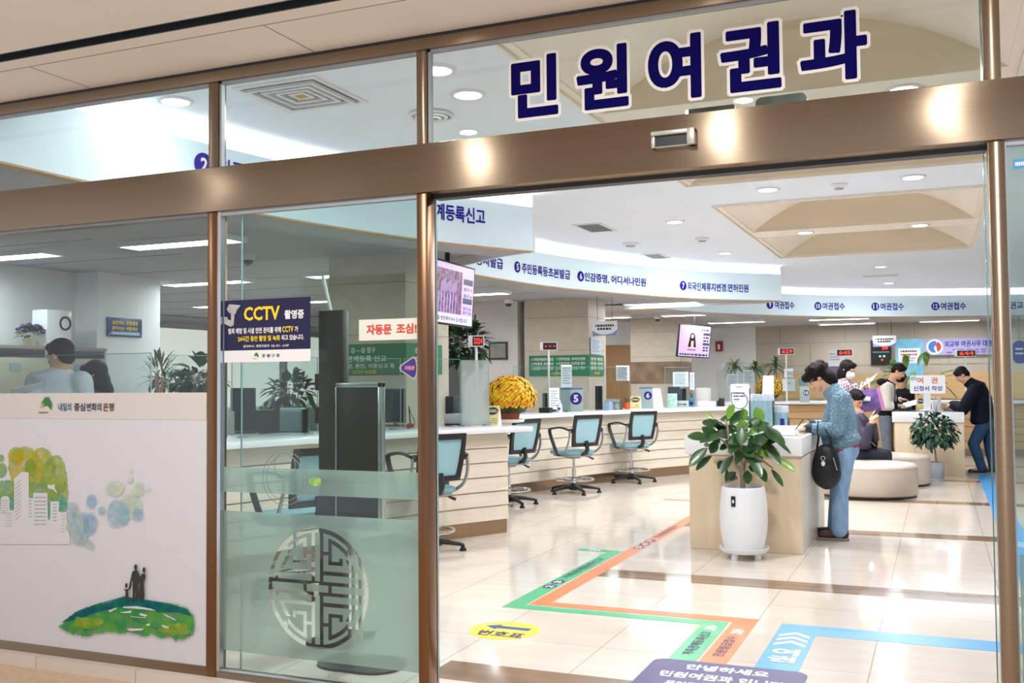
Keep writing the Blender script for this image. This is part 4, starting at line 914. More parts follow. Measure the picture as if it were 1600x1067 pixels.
art('hill_gap', [[(172, 953), (186, 948), (184, 951), (174, 956)], [(194, 947), (215, 946), (238, 950), (247, 954), (225, 951), (196, 949)], [(222, 957), (233, 960), (230, 963), (220, 960)], [(206, 962), (230, 964), (230, 965), (207, 963)], [(257, 957), (275, 966), (278, 969), (262, 962)], [(232, 974), (237, 973), (236, 977), (230, 976)], [(255, 975), (268, 979), (264, 981), (256, 978)], [(200, 981), (228, 981), (224, 984), (205, 985)], [(190, 956), (208, 953), (207, 957), (194, 957)]], MUW)
FIG = mat('ink_figures', '#35352f', .7, noise=.3, nscale=40)
art('family', [blob(214.5, 885.5, 2.6, 4.6, 14, 0), [(209, 893), (213, 890), (217, 890), (220, 896), (222, 902), (219, 912), (217, 938), (214, 938), (214.5, 920), (213, 938), (209.5, 939), (210, 914), (209.5, 905), (207, 917), (204.5, 920), (203.5, 919)],
    blob(227.5, 890, 2.4, 4.6, 14, 0), [(224, 896), (229, 895), (230, 901), (227, 908), (228, 931), (226, 938), (223, 938), (217.5, 931), (221, 915), (222, 907), (218.5, 911), (217.5, 909)],
    blob(200, 914, 2, 4, 14, 0), [(197, 920), (203, 919.5), (206, 917), (206.5, 919), (203, 922), (203.5, 939), (201.5, 939), (201, 932), (200, 939), (198.5, 939), (198.5, 922), (195.5, 921)]], FIG)
a, b = ony(92, 640, YF), ony(179, 632, YF)
PP = (V3(a[0], YF - .004, a[2] - .012), V3(b[0] - a[0], 0, 0), V3(0, 0, .055))
for body, u0, u1, c in (('내일의', 0, .24, '#2d6f8f'), ('중심', .29, .49, '#2a2440'), ('변화의', .52, .78, '#333a5a'), ('은평', .81, 1, '#6a2438')): write(body, *rect_on(*PP, u0, .1, u1, .85), .02, lift=.001).build('lettering', mat('brush_' + c[1:], c, .6, noise=.1), t, smooth=False)
P0, PU, PV = V3(ony(63, 640, YF)[0], YF - .0045, 1.262), V3(.09, 0, 0), V3(0, 0, .075); em((P0, PU, PV), .5, .45, .8, t)
# ---------------------------------------------------------------- ticket kiosk behind the side light
t = thing('information_stand', 'dark stand with framed panel on two chrome poles behind the side light', 'stand', (-2.66, 4.3, 0))
MB().prism([(-2.9 + x, 4.2 + y, 0) for x, y in rounded(.46, .3, .14)], (0, 0, .014)).build('base', mat('stand_base', '#4c5358', .35, metal=.3, noise=.06), t, bevel=.005)
for x in (-2.705, -2.665): MB().cyl((x, 4.33, 0), .011, .012, 1.4).build('pole', CHROME, t)
q0 = MB().box(-2.765, -2.525, 4.28, 4.3, .68, 1.39).build('panel', mat('stand_panel', '#252b2e', .3, noise=.2, nscale=4), t, bevel=.003)
mb = MB()
for x0, x1, z0, z1 in ((-2.775, -2.765, .67, 1.4), (-2.53, -2.505, .67, 1.4), (-2.775, -2.505, 1.375, 1.4), (-2.775, -2.505, .67, .68)): mb.box(x0, x1, 4.272, 4.305, z0, z1)
mb.build('panel_frame', STEEL, t, bevel=.003)
t = thing('ticket_kiosk', 'tall black ticket kiosk behind the framed stand inside the door', 'kiosk', (-2.95, 4.72, 0))
a, b = ony(497, 485, 4.6), ony(536, 487, 4.6)
MB().box(a[0], b[0], 4.6, 4.66, .02, a[2]).build('column', mat('kiosk_black', '#23292b', .35, noise=.1), t, bevel=.008)
MB().box(a[0] - .05, b[0] + .05, 4.55, 4.85, 0, .03).build('cabinet', BLACK, t, bevel=.008)
for z in (1.18, 1.36): MB().box(a[0] - .03, a[0], 4.61, 4.66, z, z + .09).build('bracket', BLACK, t, bevel=.004)
MB().tube([(a[0] + .06, 4.63, a[2]), (a[0] + .01, 4.63, a[2] + .19)], .009, 8).build('white_rod', WHITE, t)  # slanted white rod drawn on top of the column
# ---------------------------------------------------------------- boards on the pillars
GRN = mat('board_green', '#1f7a52', .4, noise=.04)
def pboard(label, yface, xr_, px0, py0, py1, sidepx):
    a, b = ony(px0, py0, yface), ony(px0, py1, yface); x0 = a[0]; z1, z0 = a[2], b[2]
    t = thing('notice_board', label, 'board', ((x0 + xr_) / 2, yface, z0))
    board(MB(), (x0, yface - .015, z0), (xr_ - x0 + .01, 0, 0), (0, 0, z1 - z0), .012).build('front_panel', GRN, t, smooth=False)
    ys = onx(sidepx, py0, xr_ + .01)[1]
    MB().box(xr_ + .006, xr_ + .016, yface - .013, ys, z0, z1).build('side_panel', GRN, t, smooth=False)
    return t, (V3(x0, yface - .0155, z0), V3(xr_ - x0, 0, 0), V3(0, 0, z1 - z0)), (V3(xr_ + .0165, yface, z0), V3(0, ys - yface, 0), V3(0, 0, z1 - z0))
t, P, PS = pboard('green board for windows two and three on the nearest stone pillar', 9.2, -5.11, 515, 539, 586, 690)
ln('② ~ ③ 창구', .3, .70, .62, .9, WVINYL, .02, P); ln('가족관계등록 신고', .08, .42, .76, .62, WVINYL, .02, P); ln('출생, 사망, 혼인, 이혼신고 등', .02, .2, .87, .36, WVINYL, .015, P); ln('CCTV 녹화중', .32, .03, .63, .15, YEL, .02, P)
ln('창구', .2, .68, .6, .86, WVINYL, .02, PS); ln('신고', .2, .42, .7, .6, WVINYL, .02, PS); ln('신고 등', .1, .2, .8, .34, WVINYL, .02, PS)
t, P, PS = pboard('green board listing six kinds of paperwork on the second stone pillar', 15.62, -5.27, 827, 556, 588, 943)
for k, (l, r_) in enumerate((('4 가족관계증명서 발급', '7 면허민원, 외국인민원'), ('5 주민등록, 초본, 등본', '8 외국인민원, 인감민원 접수'), ('6 인감증명 어디서나민원', '9 국외여행허가신청구 접수'))):
    ln(l, .04, .74 - .22 * k, .42, .89 - .22 * k, WVINYL, .02, P); ln(r_, .47, .74 - .22 * k, .95, .89 - .22 * k, WVINYL, .02, P)
    ln(('증명 발급', '등본 초본', '증명 민원')[k], .08, .74 - .22 * k, .92, .89 - .22 * k, WVINYL, .02, PS)
ln('CCTV 녹화중', .38, .06, .6, .2, YEL, .02, P); ln('녹화중', .3, .06, .7, .2, YEL, .02, PS)
def dashes(par, P, rows, m, name='print_lines', lift=.0008, seed=1):
    """rows of tiny unreadable print"""
    r = random.Random(seed); P0, PU, PV = P; N = _n(np.cross(PU, PV)); mb = MB()
    for (v, h, u0, u1) in rows:
        u = u0
        while u < u1:
            w = min(r.uniform(.04, .11), u1 - u)
            if w > .02: mb.prism([P0 + PU * a + PV * b + N * lift for a, b in ((u, v), (u + w, v), (u + w, v + h), (u, v + h))], N * .0004)
            u += w + .025
    return mb.build(name, m, par, smooth=False)
PALEINK = mat('pale_ink', '#8f98ab', .7, noise=.05)
def notice(name, label, cat, P, m=PAPER, rows=None, ink=PALEINK, t_=.004, seed=1):
    P0 = P[0]; t = thing(name, label, cat, P0 + P[1] / 2); board(MB(), *P, t_).build('sheet', m, t, smooth=False)
    dashes(t, P, rows if rows is not None else [(.82 - .11 * k, .05, .12, .88 - .2 * (k % 3 == 2)) for k in range(7)], ink, seed=seed); return t
# ---------------------------------------------------------------- screens hung from the ceiling
def tv(label, q, pole, pict):
    a, b, c, d = q                                     # bottom left, bottom right, top right, top left
    U = _n(b - a); Vv = _n((d - a) - U * np.dot(d - a, U)); w = np.linalg.norm(b - a); h = np.linalg.norm(d - a); N = np.cross(U, Vv)
    t = thing('television', label, 'television', (a + c) / 2); P = (a, U * w, Vv * h)
    board(MB(), *P, .05).build('casing', BLACK, t, bevel=.004)
    P = tuple(rect_on(*P, .022, .03, .978, .97)); P = (P[0] + N * .001, P[1], P[2])
    board(MB(), *P, .0005).build('screen', mat('screen_lilac', '#b4a3d2', .3, emit=.75), t, smooth=False)
    top = (d + c) / 2 - N * .06; MB().cyl((top[0], top[1], 0), .025, top[2] - .04, LC, 12).build('mount_pole', BLACK, t)
    pict(t, P, N); return t
def patch(par, P, u0, v0, u1, v1, m, name='picture', lift=.001):
    P0, PU, PV = P; N = _n(np.cross(PU, PV)); q = rect_on(P0 + N * lift, PU, PV, u0, v0, u1, v1); return board(MB(), *q, .0004).build(name, m, par, smooth=False)
SCN = lambda n, c, **k: mat('screen_' + n, c, .3, emit=.6, **k)
def pict1(t, P, N):
    patch(t, P, .02, .17, .74, .9, SCN('city', '#3a1f3c', col2='#8d5f86', nscale=22))
    for k in range(7): patch(t, P, .25 + .06 * k, .17, .262 + .06 * k, .5, SCN('road', '#a5a0e0'), lift=.0015)
    for k in range(12): patch(t, P, .3 + .028 * k, .5 + .02 * (k % 3), .315 + .028 * k, .66 + .03 * (k % 4), SCN('tower', '#9a86b5'), lift=.0015)
    for v in (.7, .37): patch(t, P, .77, v, .98, v + .1, SCN('band', '#3d3f5f'))
    for v, s in ((.59, '창구 7'), (.48, '창구 6'), (.26, '창구 322'), (.185, '창구 323')): write(s, *rect_on(*P, .78, v, .97, v + .06), .02, lift=.002).build('lettering', INK, t, smooth=False)
    patch(t, P, 0, 0, 1, .15, SCN('strip', '#d3c9ea')); write('은평구청을 방문해주셔서 감사합니다.', *rect_on(*P, .05, .035, .9, .115), .02, lift=.002).build('lettering', INK, t, smooth=False)
tv('nearer television hanging behind the near fascia, showing an aerial road view', (atd(660, 502, 9.4), atd(738, 513, 10.5), atd(747, 418, 10.5), atd(664, 397.5, 9.4)), None, pict1)
def pict2(t, P, N):
    patch(t, P, .0, .12, .74, 1, SCN('pink', '#cfa6d8'))
    mb = MB(); f = lambda u, v: P[0] + P[1] * u + P[2] * v + N * .0015
    mb.prism([f(.42 + .08 * math.cos(a), .66 + .1 * math.sin(a)) for a in np.linspace(0, 6.28, 20)], N * .0003).prism([f(*p) for p in ((.35, .7), (.5, .7), (.56, .3), (.29, .3))], N * .0003); mb.build('picture', SCN('hair', '#2a1a22'), t, smooth=False)
    mb = MB().prism([f(.42 + .045 * math.cos(a), .65 + .065 * math.sin(a)) + N * .0005 for a in np.linspace(0, 6.28, 20)], N * .0003); mb.build('picture', SCN('skin', '#e0b5a8'), t, smooth=False)
    patch(t, P, .39, .3, .47, .5, SCN('blouse', '#c9b98f'), lift=.002); patch(t, P, .28, .2, .56, .23, SCN('dark', '#4a3a55'), lift=.002)
    for v in (.7, .38): patch(t, P, .77, v, .99, v + .08, SCN('band', '#3d3f5f'))
    dashes(t, P, [(.6, .05, .78, .95), (.5, .05, .78, .95), (.28, .05, .78, .95), (.19, .05, .78, .95), (.85, .04, .7, .95)], INK, lift=.002)
    dashes(t, P, [(.03, .06, .04, .95)], INK, lift=.002, seed=4)
tv('further television hanging by the third pillar, showing a long haired presenter', (atd(1058, 557, 20.2), atd(1108, 560, 20.6), atd(1113, 511, 20.6), atd(1064, 505.5, 20.2)), None, pict2)
# ---------------------------------------------------------------- red number displays on white posts
LEDR = mat('led_red', '#ff2a1c', .5, emit=2.2); LEDB = mat('led_panel', '#22120f', .25, noise=.1)
def led(label, c, w, h, text, foot, side=.035, pole=True):
    """box facing the camera's side of the hall"""
    v = _n(np.array([c[0], c[1]])); Nn = V3(-v[0], -v[1], 0); U = V3(v[1], -v[0], 0); U = U if U @ X1 > 0 else -U
    c = np.array(c, float); t = thing('number_display', label, 'display', (c[0], c[1], foot), 'queue number displays')
    MB().obox(c, U, Z1, Nn, w / 2, h / 2, .04).build('casing', WHITE, t, bevel=.004)
    P = (c - U * (w / 2 - .008) - Z1 * (h / 2 - .008) + Nn * .041, U * (w - .016), Z1 * (h - .016)); P = (P[0] + U * side, P[1] - U * side, P[2])
    board(MB(), *P, .001).build('screen', LEDB, t, smooth=False)
    write(text, *rect_on(*P, .14, .2 if '-' not in text else .46, .9, .8 if '-' not in text else .54), .0, lift=.002).build('digits', LEDR, t, smooth=False)
    if pole: MB().tube([(c[0], c[1], foot), (c[0], c[1], c[2] - h / 2)], .014, 10).build('post', WHITE, t)
def cpt(px, py, z=ZT): return onz(px, py, z)
def at_xy(px, py, p): return ony(px, py, p[1])
for lb, foot, cc_, wpx, hpx, tx in (('number display reading three thousand two hundred on the near counter screen', (745, 662), (744, 533), 25, 17, '3224'), ('number display showing three red dashes over the middle counter', (857, 644), (857, 541), 27, 13, '- - -'),
        ('number display reading six two nine above the yellow flowers', (1231, 627), (1228, 549), 25, 10, '629')):
    p = cpt(*foot); q = at_xy(*cc_, p); d = p[1] / ray(*foot)[1]; led(lb, q, wpx * d / F_PX, hpx * d / F_PX, tx, ZT)
for lb, cc_, wpx, hpx, tx in (('number display behind the masked woman', (1318, 551), 27, 11, '645'), ('number display reading six four four below the lilac banner', (1508, 552), 30, 10, '644')):
    q = ony(*cc_, 20.1); led(lb, q, wpx * 18.6 / F_PX, hpx * 18.6 / F_PX, tx, ZT)
# ---------------------------------------------------------------- signs at the back wall
def back_rect(px0, py0, px1, py1, y=26.2): return px_rect((px0, py1), (px1, py0), y)
t = thing('wall_banner', 'lilac banner with a round red and blue emblem on the back wall', 'banner', ony(1495, 540, 26.2))
P = back_rect(1443, 527, 1552, 555); board(MB(), *P, .02).build('sheet', mat('banner_lilac', '#a6a5c9', .5, noise=.03), t, smooth=False)
write('외교부 여권사무 대행기관', *rect_on(*P, .31, .47, 1.12, .84), .02, lift=.004).build('lettering', NAVYT, t, smooth=False) if False else write('외교부 여권사무 대행', *rect_on(*P, .31, .47, .985, .84), .02, lift=.004).build('lettering', NAVYT, t, smooth=False)
dashes(t, P, [(.25, .09, .42, .95), (.1, .09, .33, .95)], mat('banner_print', '#7a63b4', .6, noise=.05), lift=.004)
c_ = P[0] + P[1] * .165 + P[2] * .5; mb = MB(); disc(mb, c_, X1, Z1, .185, .185, .004); mb.build('emblem', WVINYL, t, smooth=False)
mb = MB(); mb.prism([c_ + V3(.13 * math.cos(a) - .01, -.007, .14 * math.sin(a)) for a in np.linspace(1.2, 5.0, 18)] + [c_ + V3(-.02, -.007, -.02), c_ + V3(.04, -.007, .06)], (0, -.002, 0)); mb.build('emblem', mat('emblem_blue', '#3f77c2', .5, noise=.05), t, smooth=False)
mb = MB(); mb.prism([c_ + V3(.13 * math.cos(a) + .015, -.007, .13 * math.sin(a)) for a in np.linspace(-1.2, 1.2, 14)] + [c_ + V3(.03, -.007, .05), c_ + V3(.04, -.007, -.03)], (0, -.002, 0)); mb.build('emblem', mat('emblem_red', '#c0413f', .5, noise=.05), t, smooth=False)
t = thing('wall_poster', 'light blue poster carrying a white notice on the back wall', 'poster', ony(1420, 545, 26.2)); P = back_rect(1400, 529, 1442, 588)
board(MB(), *P, .02).build('sheet', mat('poster_blue', '#69b4d4', .5, col2='#8fcbe0', nscale=3), t, smooth=False); PB = tuple(rect_on(*P, .1, .35, .9, .75)); PB = (PB[0] + V3(0, -.006, 0), PB[1], PB[2]); board(MB(), *PB, .004).build('notice', PAPER, t, smooth=False)
dashes(t, PB, [(.75, .1, .12, .85)], INK, lift=.003); dashes(t, PB, [(.52, .11, .12, .88)], RED, lift=.003, seed=3); dashes(t, PB, [(.3, .07, .2, .8), (.15, .07, .2, .7)], PALEINK, lift=.003)
t = thing('led_board', 'black status board with red and green lights beside the blue poster', 'display', ony(1377, 552, 26.1)); P = back_rect(1361, 531, 1392, 571, 26.25)
board(MB(), *P, .05).build('panel', mat('led_board_black', '#141518', .3, noise=.1), t, smooth=False)
write('39', *rect_on(*P, .55, .62, .85, .74), .03, lift=.004).build('digits', LEDR, t, smooth=False)
for u, v, m in ((.45, .36, 'led_green'), (.65, .36, 'led_green'), (.55, .22, 'led_red')):
    mb = MB(); disc(mb, P[0] + P[1] * u + P[2] * v, X1, Z1, .025, .022, .004); mb.build('indicator', mat('led_green', '#5cff8a', .5, emit=2.0) if m == 'led_green' else LEDR, t, smooth=False)
dashes(t, P, [(.5, .05, .1, .9)], PALEINK, lift=.004)
for lb, r4, y in (('white cloud edged sign over the black status board', (1364, 524, 1400, 542), 25.6), ('small hanging white sign with a blue wave beside the second pillar', (926, 501, 964, 525), 15.2)):
    P = px_rect((r4[0], r4[3]), (r4[2], r4[1]), y); t = thing('hanging_sign', lb, 'sign', P[0] + P[1] / 2)
    board(MB(), *P, .01).build('sheet', PAPER, t, smooth=False)
    MB().prism([P[0] + P[1] * u + P[2] * v + V3(0, -.002, 0) for u, v in [(0, 0), (1, 0), (1, .4)] + [(.5 + .5 * math.cos(a), .5 - .42 * math.sin(a)) for a in np.linspace(.3, 2.84, 14)] + [(0, .35)]], (0, -.001, 0)).build('wave', mat('wave_blue', '#7d8fc6', .5, noise=.1), t, smooth=False)
    dashes(t, P, [(.62, .14, .12, .88)], INK, lift=.004); dashes(t, P, [(.4, .14, .2, .75)], INK, lift=.004, seed=5)
    for u in (.2, .8): c = P[0] + P[1] * u + P[2]; MB().tube([c, (c[0], c[1], LC)], .004, 6).build('wire', DARK, t)
notice('hanging_notice', 'narrow pale notice on the right face of the second pillar above its green board', 'notice', (lambda a, b: (V3(-5.25, a[1], b[2]), V3(0, .55, 0), V3(0, 0, a[2] - b[2])))(onx(923, 527, -5.25), onx(923, 553, -5.25)), mat('notice_blue', '#c9d8e6', .6, noise=.03), t_=.006)
P = back_rect(1295, 546, 1319, 585, 25.2); t = notice('wall_poster', 'white and plum poster behind the masked woman', 'poster', P, rows=[(.8, .05, .1, .6), (.68, .04, .1, .7), (.58, .04, .1, .7)])
patch(t, P, 0, 0, 1, .33, mat('poster_plum', '#6f5a86', .5, col2='#8d7aa0', nscale=6), 'lower_band'); MB().box(P[0][0] + .1, P[0][0] + .3, 25.2, 25.24, 0, P[0][2] + .02).build('stand', GREY, t)
p = ony(1122, 541, 26.1); t = thing('fire_alarm', 'red fire alarm box on the white back wall beside the further television', 'alarm', (p[0], 26.3, p[2]))
MB().box(p[0] - .09, p[0] + .09, 26.2, 26.3, p[2] - .13, p[2] + .13).build('box', mat('alarm_red', '#9a2420', .4, noise=.05), t, bevel=.01); MB().box(p[0] - .03, p[0] + .03, 26.19, 26.2, p[2] - .08, p[2] + .06).build('label_plate', WVINYL, t)
P = px_rect((1583, 568), (1603, 532), 24.0); t = thing('wall_sign', 'dark blue rounded sign seen through the glass right of the bronze post', 'sign', P[0])
MB().prism([P[0] + V3(x, 0, z) for x, z in rounded(P[1][0], P[2][2], .12)], (0, .03, 0)).build('panel', mat('sign_blue', '#23459a', .4, noise=.05), t, smooth=False); dashes(t, P, [(.6, .08, .2, .8), (.4, .08, .2, .8)], WVINYL, lift=.002); MB().box(P[0][0] + P[1][0] / 2 - .02, P[0][0] + P[1][0] / 2 + .02, 24.01, 24.04, P[0][2] + P[2][2], LC).build('hanger', GREY, t)
P = px_rect((1574, 264), (1603, 247), YF + .016); t = thing('door_label', 'small blue label at the top of the right hand glass', 'sign', P[0]); P = px_rect((1583, 264), (1612, 247), YF + .016); board(MB(), *P, .002).build('label_sheet', mat('label_blue', '#2f93c4', .5, noise=.03), t, smooth=False); dashes(t, P, [(.3, .4, .1, .9)], WVINYL)
# office sign on the white pier at the left
a, b = onx(168, 511, -9.18), onx(222, 511, -9.18); zt_, zb_ = onx(195, 497, -9.18)[2], onx(195, 526, -9.18)[2]
P = (V3(-9.18, a[1], zb_), V3(0, b[1] - a[1], 0), V3(0, 0, zt_ - zb_)); t = thing('wall_sign', 'blue sign with yellow words on the white pier at the left', 'sign', P[0] + P[1] / 2)
board(MB(), *P, .018).build('panel', mat('sign_royal', '#1d4f9c', .35, col2='#16305f', nscale=3), t, bevel=.003)
ln('실천하는 청렴행정', .13, .62, .87, .85, YEL, .03, P); ln('밝아오는 사람세상', .13, .33, .87, .55, YEL, .03, P); patch(t, P, .1, .08, .93, .27, mat('sign_strip', '#7fb2d8', .5, noise=.05), 'strip'); dashes(t, P, [(.13, .07, .15, .9)], WVINYL, lift=.002)
for u in (.05, .95):
    for v in (.1, .9): mb = MB(); disc(mb, P[0] + P[1] * u + P[2] * v, Y1, Z1, .012, .012, .004); mb.build('screw', CHROME, t)
# sign standing on the far desk
p = ony(1449, 640, 16.0); t = thing('desk_sign', 'white passport form sign on a post standing on the far desk', 'sign', (p[0], 16.0, .912))
P = px_rect((1422, 615), (1477, 586), 15.98)
MB().prism([P[0] + V3(x, 0, z) for x, z in rounded(P[1][0], P[2][2], .03)], (0, .012, 0)).build('panel', PAPER, t, smooth=False)
ln('여', .2, .55, .38, .88, RED, .02, P); ln('권', .6, .55, .78, .88, RED, .02, P); ln('신청서 작성', .1, .14, .9, .42, NAVYT, .02, P)
mb = MB(); disc(mb, P[0] + P[1] * .1 + P[2] * .83, X1, Z1, .05, .03, .002); mb.build('emblem', mat('pale_blue_mark', '#9fc0dc', .5, noise=.1), t, smooth=False)
x = p[0]; MB().box(x - .05, x + .05, 15.992, 16.02, .93, P[0][2] + .02).build('post', WHITE, t); MB().box(x - .1, x + .1, 15.94, 16.08, .9125, .93).build('foot', WHITE, t, bevel=.004)
# ---------------------------------------------------------------- plants
LEAF = mat('rubber_leaf', '#35602d', .3, noise=.45, nscale=6, coat=.3); LEAFY = mat('young_leaf', '#7fae3c', .35, noise=.2, nscale=8, coat=.2)
BARK = mat('bark', '#a89684', .8, noise=.3, nscale=40, bump=.3); SOIL = mat('soil', '#3a2b22', .95, noise=.4, nscale=60, bump=.4)
POTW = mat('glazed_white_pot', '#e9eaee', .35, noise=.02, nscale=8)
def leaf(mb, base, d, up, L, w, fold=.25, droop=.25, mi=0, n=6):
    d = _n(np.array(d, float)); up = np.array(up, float); s = np.cross(d, up)
    if np.linalg.norm(s) < .05: s = np.cross(d, X1)
    s = _n(s); u = np.cross(s, d); rows = []
    for i in range(n + 1):
        t = i / n; c = np.array(base) + d * L * t - Z1 * droop * L * t * t
        h = w * math.sin(math.pi * min(t * .96 + .02, 1) ** 1.12) ** .7
        rows.append((c - s * h + u * h * fold, c, c + s * h + u * h * fold))
    vs = [p for r in rows for p in r]; fs = []
    for i in range(n): q = 3 * i; fs += [(q, q + 1, q + 4, q + 3), (q + 1, q + 2, q + 5, q + 4)]
    mb.add(vs, fs, mi)
def sphere_dir(r, lo=-1, hi=1):
    z = r.uniform(lo, hi); a = r.uniform(0, 2 * math.pi); q = math.sqrt(max(0, 1 - z * z)); return V3(q * math.cos(a), q * math.sin(a), z)
# big rubber plant in its tall white pot
bp = onz(1163, 872); bx, by = bp[0], bp[1]
t = thing('potted_rubber_plant', 'large broad leaved rubber plant in a tall white pot before the writing desk', 'plant', (bx, by, 0))
MB().lathe([(.165, .05), (.185, .065), (.192, .09), (.18, .09), (.165, .075), (.002, .075)], (bx, by, 0), 36).build('saucer', POTW, t)
for k in range(4):
    a = math.pi / 4 + k * math.pi / 2 + .35; MB().cyl((bx + .125 * math.cos(a), by + .125 * math.sin(a), 0), .026, 0, .052, 12).build('foot', POTW, t)
MB().lathe([(.14, .078), (.155, .085), (.178, .2), (.186, .32), (.18, .44), (.166, .545), (.16, .56), (.15, .56), (.148, .53), (.002, .52)], (bx, by, 0), 44).build('pot', POTW, t)
MB().lathe([(.147, .522), (.1, .533), (.002, .537)], (bx, by, 0), 24).build('soil', SOIL, t)
mm = V3(-bx, -by, 0); mm = _n(mm); sd = np.cross(Z1, mm); c_ = V3(bx, by, .46) + (mm * .93 - sd * .42) * .1815
ax = _n(mm * .93 - sd * .42); sx_ = np.cross(Z1, ax); q = MB().obox(c_, sx_, Z1, ax, .017, .04, .0025).build('tag', BLACK, t)
MB().obox(c_ + ax * .003, sx_, Z1, ax, .008, .012, .0005).build('tag_print', WVINYL, q)
def P_(px, py, dy=0.0): return ony(px, py, by + dy)          # point in the plant's own plane, pushed dy deeper
tr = MB()
T0 = P_(1163, 785); T0[2] = .5
fork = P_(1160, 737)
tr.tube([T0, P_(1161, 765), fork, P_(1162, 728)], [.024, .02, .021, .017], 12)
brs = [[fork, P_(1150, 725), P_(1142, 707, -.03), P_(1132, 690, -.06), P_(1112, 682, -.1)], [fork, P_(1166, 715, .03), P_(1170, 695, .05), P_(1168, 670, .06)], [fork, P_(1158, 712, -.05), P_(1157, 690, -.1), P_(1152, 668, -.12)], [P_(1168, 722), P_(1180, 705, .05), P_(1195, 690, .08), P_(1205, 680, .1)], [P_(1142, 707, -.03), P_(1140, 690, -.1), P_(1136, 665, -.12), P_(1133, 655, -.12)], [P_(1152, 745), P_(1143, 750), P_(1135, 753)], [P_(1180, 712), P_(1195, 722, .04), P_(1208, 732, .06)]]
for b in brs: n_ = len(b); tr.tube(cr(b, 4), list(np.linspace(.015, .005, (n_ - 1) * 4 + 1)), 8)
tr.build('trunk', BARK, t)
lm = MB(); r = random.Random(11)
def pleaf(p0, p1, w, dy0=0.0, dy1=0.0, mi=0, up=None):          # leaf from its stalk to its tip, both given in the plant's plane
    a, b = P_(*p0, dy0), P_(*p1, dy1); L = np.linalg.norm(b - a); leaf(lm, a, b - a + Z1 * .12 * L, up if up is not None else (mm + V3(r.uniform(-.6, .6), r.uniform(-.3, .3), r.uniform(.2, 1.0))), L, w, droop=.12, mi=mi)
big = [((1108, 686), (1077, 682), .036, -.1, -.12), ((1105, 700), (1082, 724), .034, -.1, -.16), ((1112, 712), (1092, 731), .026, -.05, -.1), ((1125, 692), (1098, 668), .037, -.08, -.2), ((1130, 680), (1098, 690), .038, -.12, -.2), ((1120, 668), (1100, 658), .03, -.05, 0), ((1128, 665), (1100, 660), .03, 0, .06),
    ((1137, 655), (1147, 632), .03, -.12, -.15, 1), ((1140, 664), (1162, 642), .03, -.1, -.1), ((1165, 655), (1160, 638), .025, .02, 0, 1), ((1190, 665), (1181, 636), .034, .05, .02, 1), ((1178, 660), (1196, 672), .033, 0, -.1), ((1115, 655), (1104, 647), .018, -.05, -.06, 1),
    ((1192, 668), (1221, 690), .036, .02, -.06), ((1188, 680), (1218, 682), .03, .06, .04), ((1195, 690), (1215, 720), .034, .04, -.04), ((1210, 715), (1239, 734), .024, .06, .04, 1), ((1180, 705), (1200, 712), .024, .02, 0, 1), ((1172, 712), (1186, 740), .035, -.05, -.12), ((1168, 735), (1168, 752), .028, -.05, -.08),
    ((1186, 728), (1195, 748), .026, .02, 0), ((1150, 738), (1138, 747), .024, -.04, -.06), ((1145, 712), (1130, 735), .03, -.08, -.15), ((1170, 728), (1180, 735), .022, .02, .02), ((1158, 690), (1142, 705), .035, -.12, -.2), ((1162, 684), (1140, 690), .036, -.14, -.2), ((1170, 686), (1195, 690), .036, -.05, -.15), ((1160, 668), (1158, 690), .036, -.16, -.22), ((1155, 672), (1135, 672), .034, -.08, -.1),
    ((1168, 668), (1188, 655), .03, -.04, -.02), ((1148, 690), (1128, 700), .033, .04, .08), ((1172, 700), (1188, 718), .03, .05, .08), ((1130, 720), (1123, 730), .022, .02, .03), ((1205, 733), (1220, 755), .018, .06, .06), ((1203, 680), (1230, 704), .016, .1, .1), ((1136, 732), (1135, 750), .012, .03, .03), ((1154, 672), (1162, 655), .026, -.1, -.12, 1), ((1158, 700), (1175, 712), .032, -.1, -.16), ((1185, 690), (1170, 705), .033, -.06, -.14), ((1120, 690), (1112, 705), .03, -.05, -.1), ((1164, 705), (1152, 722), .03, -.1, -.15), ((1150, 655), (1128, 655), .03, .04, .08), ((1175, 675), (1200, 662), .03, .1, .16), ((1182, 700), (1207, 700), .028, .12, .18)]
for q in big: pleaf(q[0], (q[0][0] + (q[1][0] - q[0][0]) * 1.12, q[0][1] + (q[1][1] - q[0][1]) * 1.12), q[2] * 1.32, q[3], q[4], mi=q[5] if len(q) > 5 else 0)
for q in range(26):                                                # inner leaves round the crown
    a = r.uniform(0, 6.28); e = r.uniform(.3, 1); p0 = (1155 + 34 * e * math.cos(a), 688 + 26 * e * math.sin(a)); L_ = r.uniform(20, 30)
    pleaf(p0, (p0[0] + L_ * math.cos(a), p0[1] + L_ * .8 * math.sin(a) + 3), r.uniform(.034, .046), r.uniform(-.15, .2), r.uniform(-.15, .25), mi=1 if q % 9 == 0 else 0)
lm.build('leaves', [LEAF, LEAFY], t, angle=70)
MB().ell(P_(1104, 695, -.14), (.02, .018, .018)).build('wrapped_bud', mat('bud_wrap', '#8a9a80', .4, noise=.1), t)
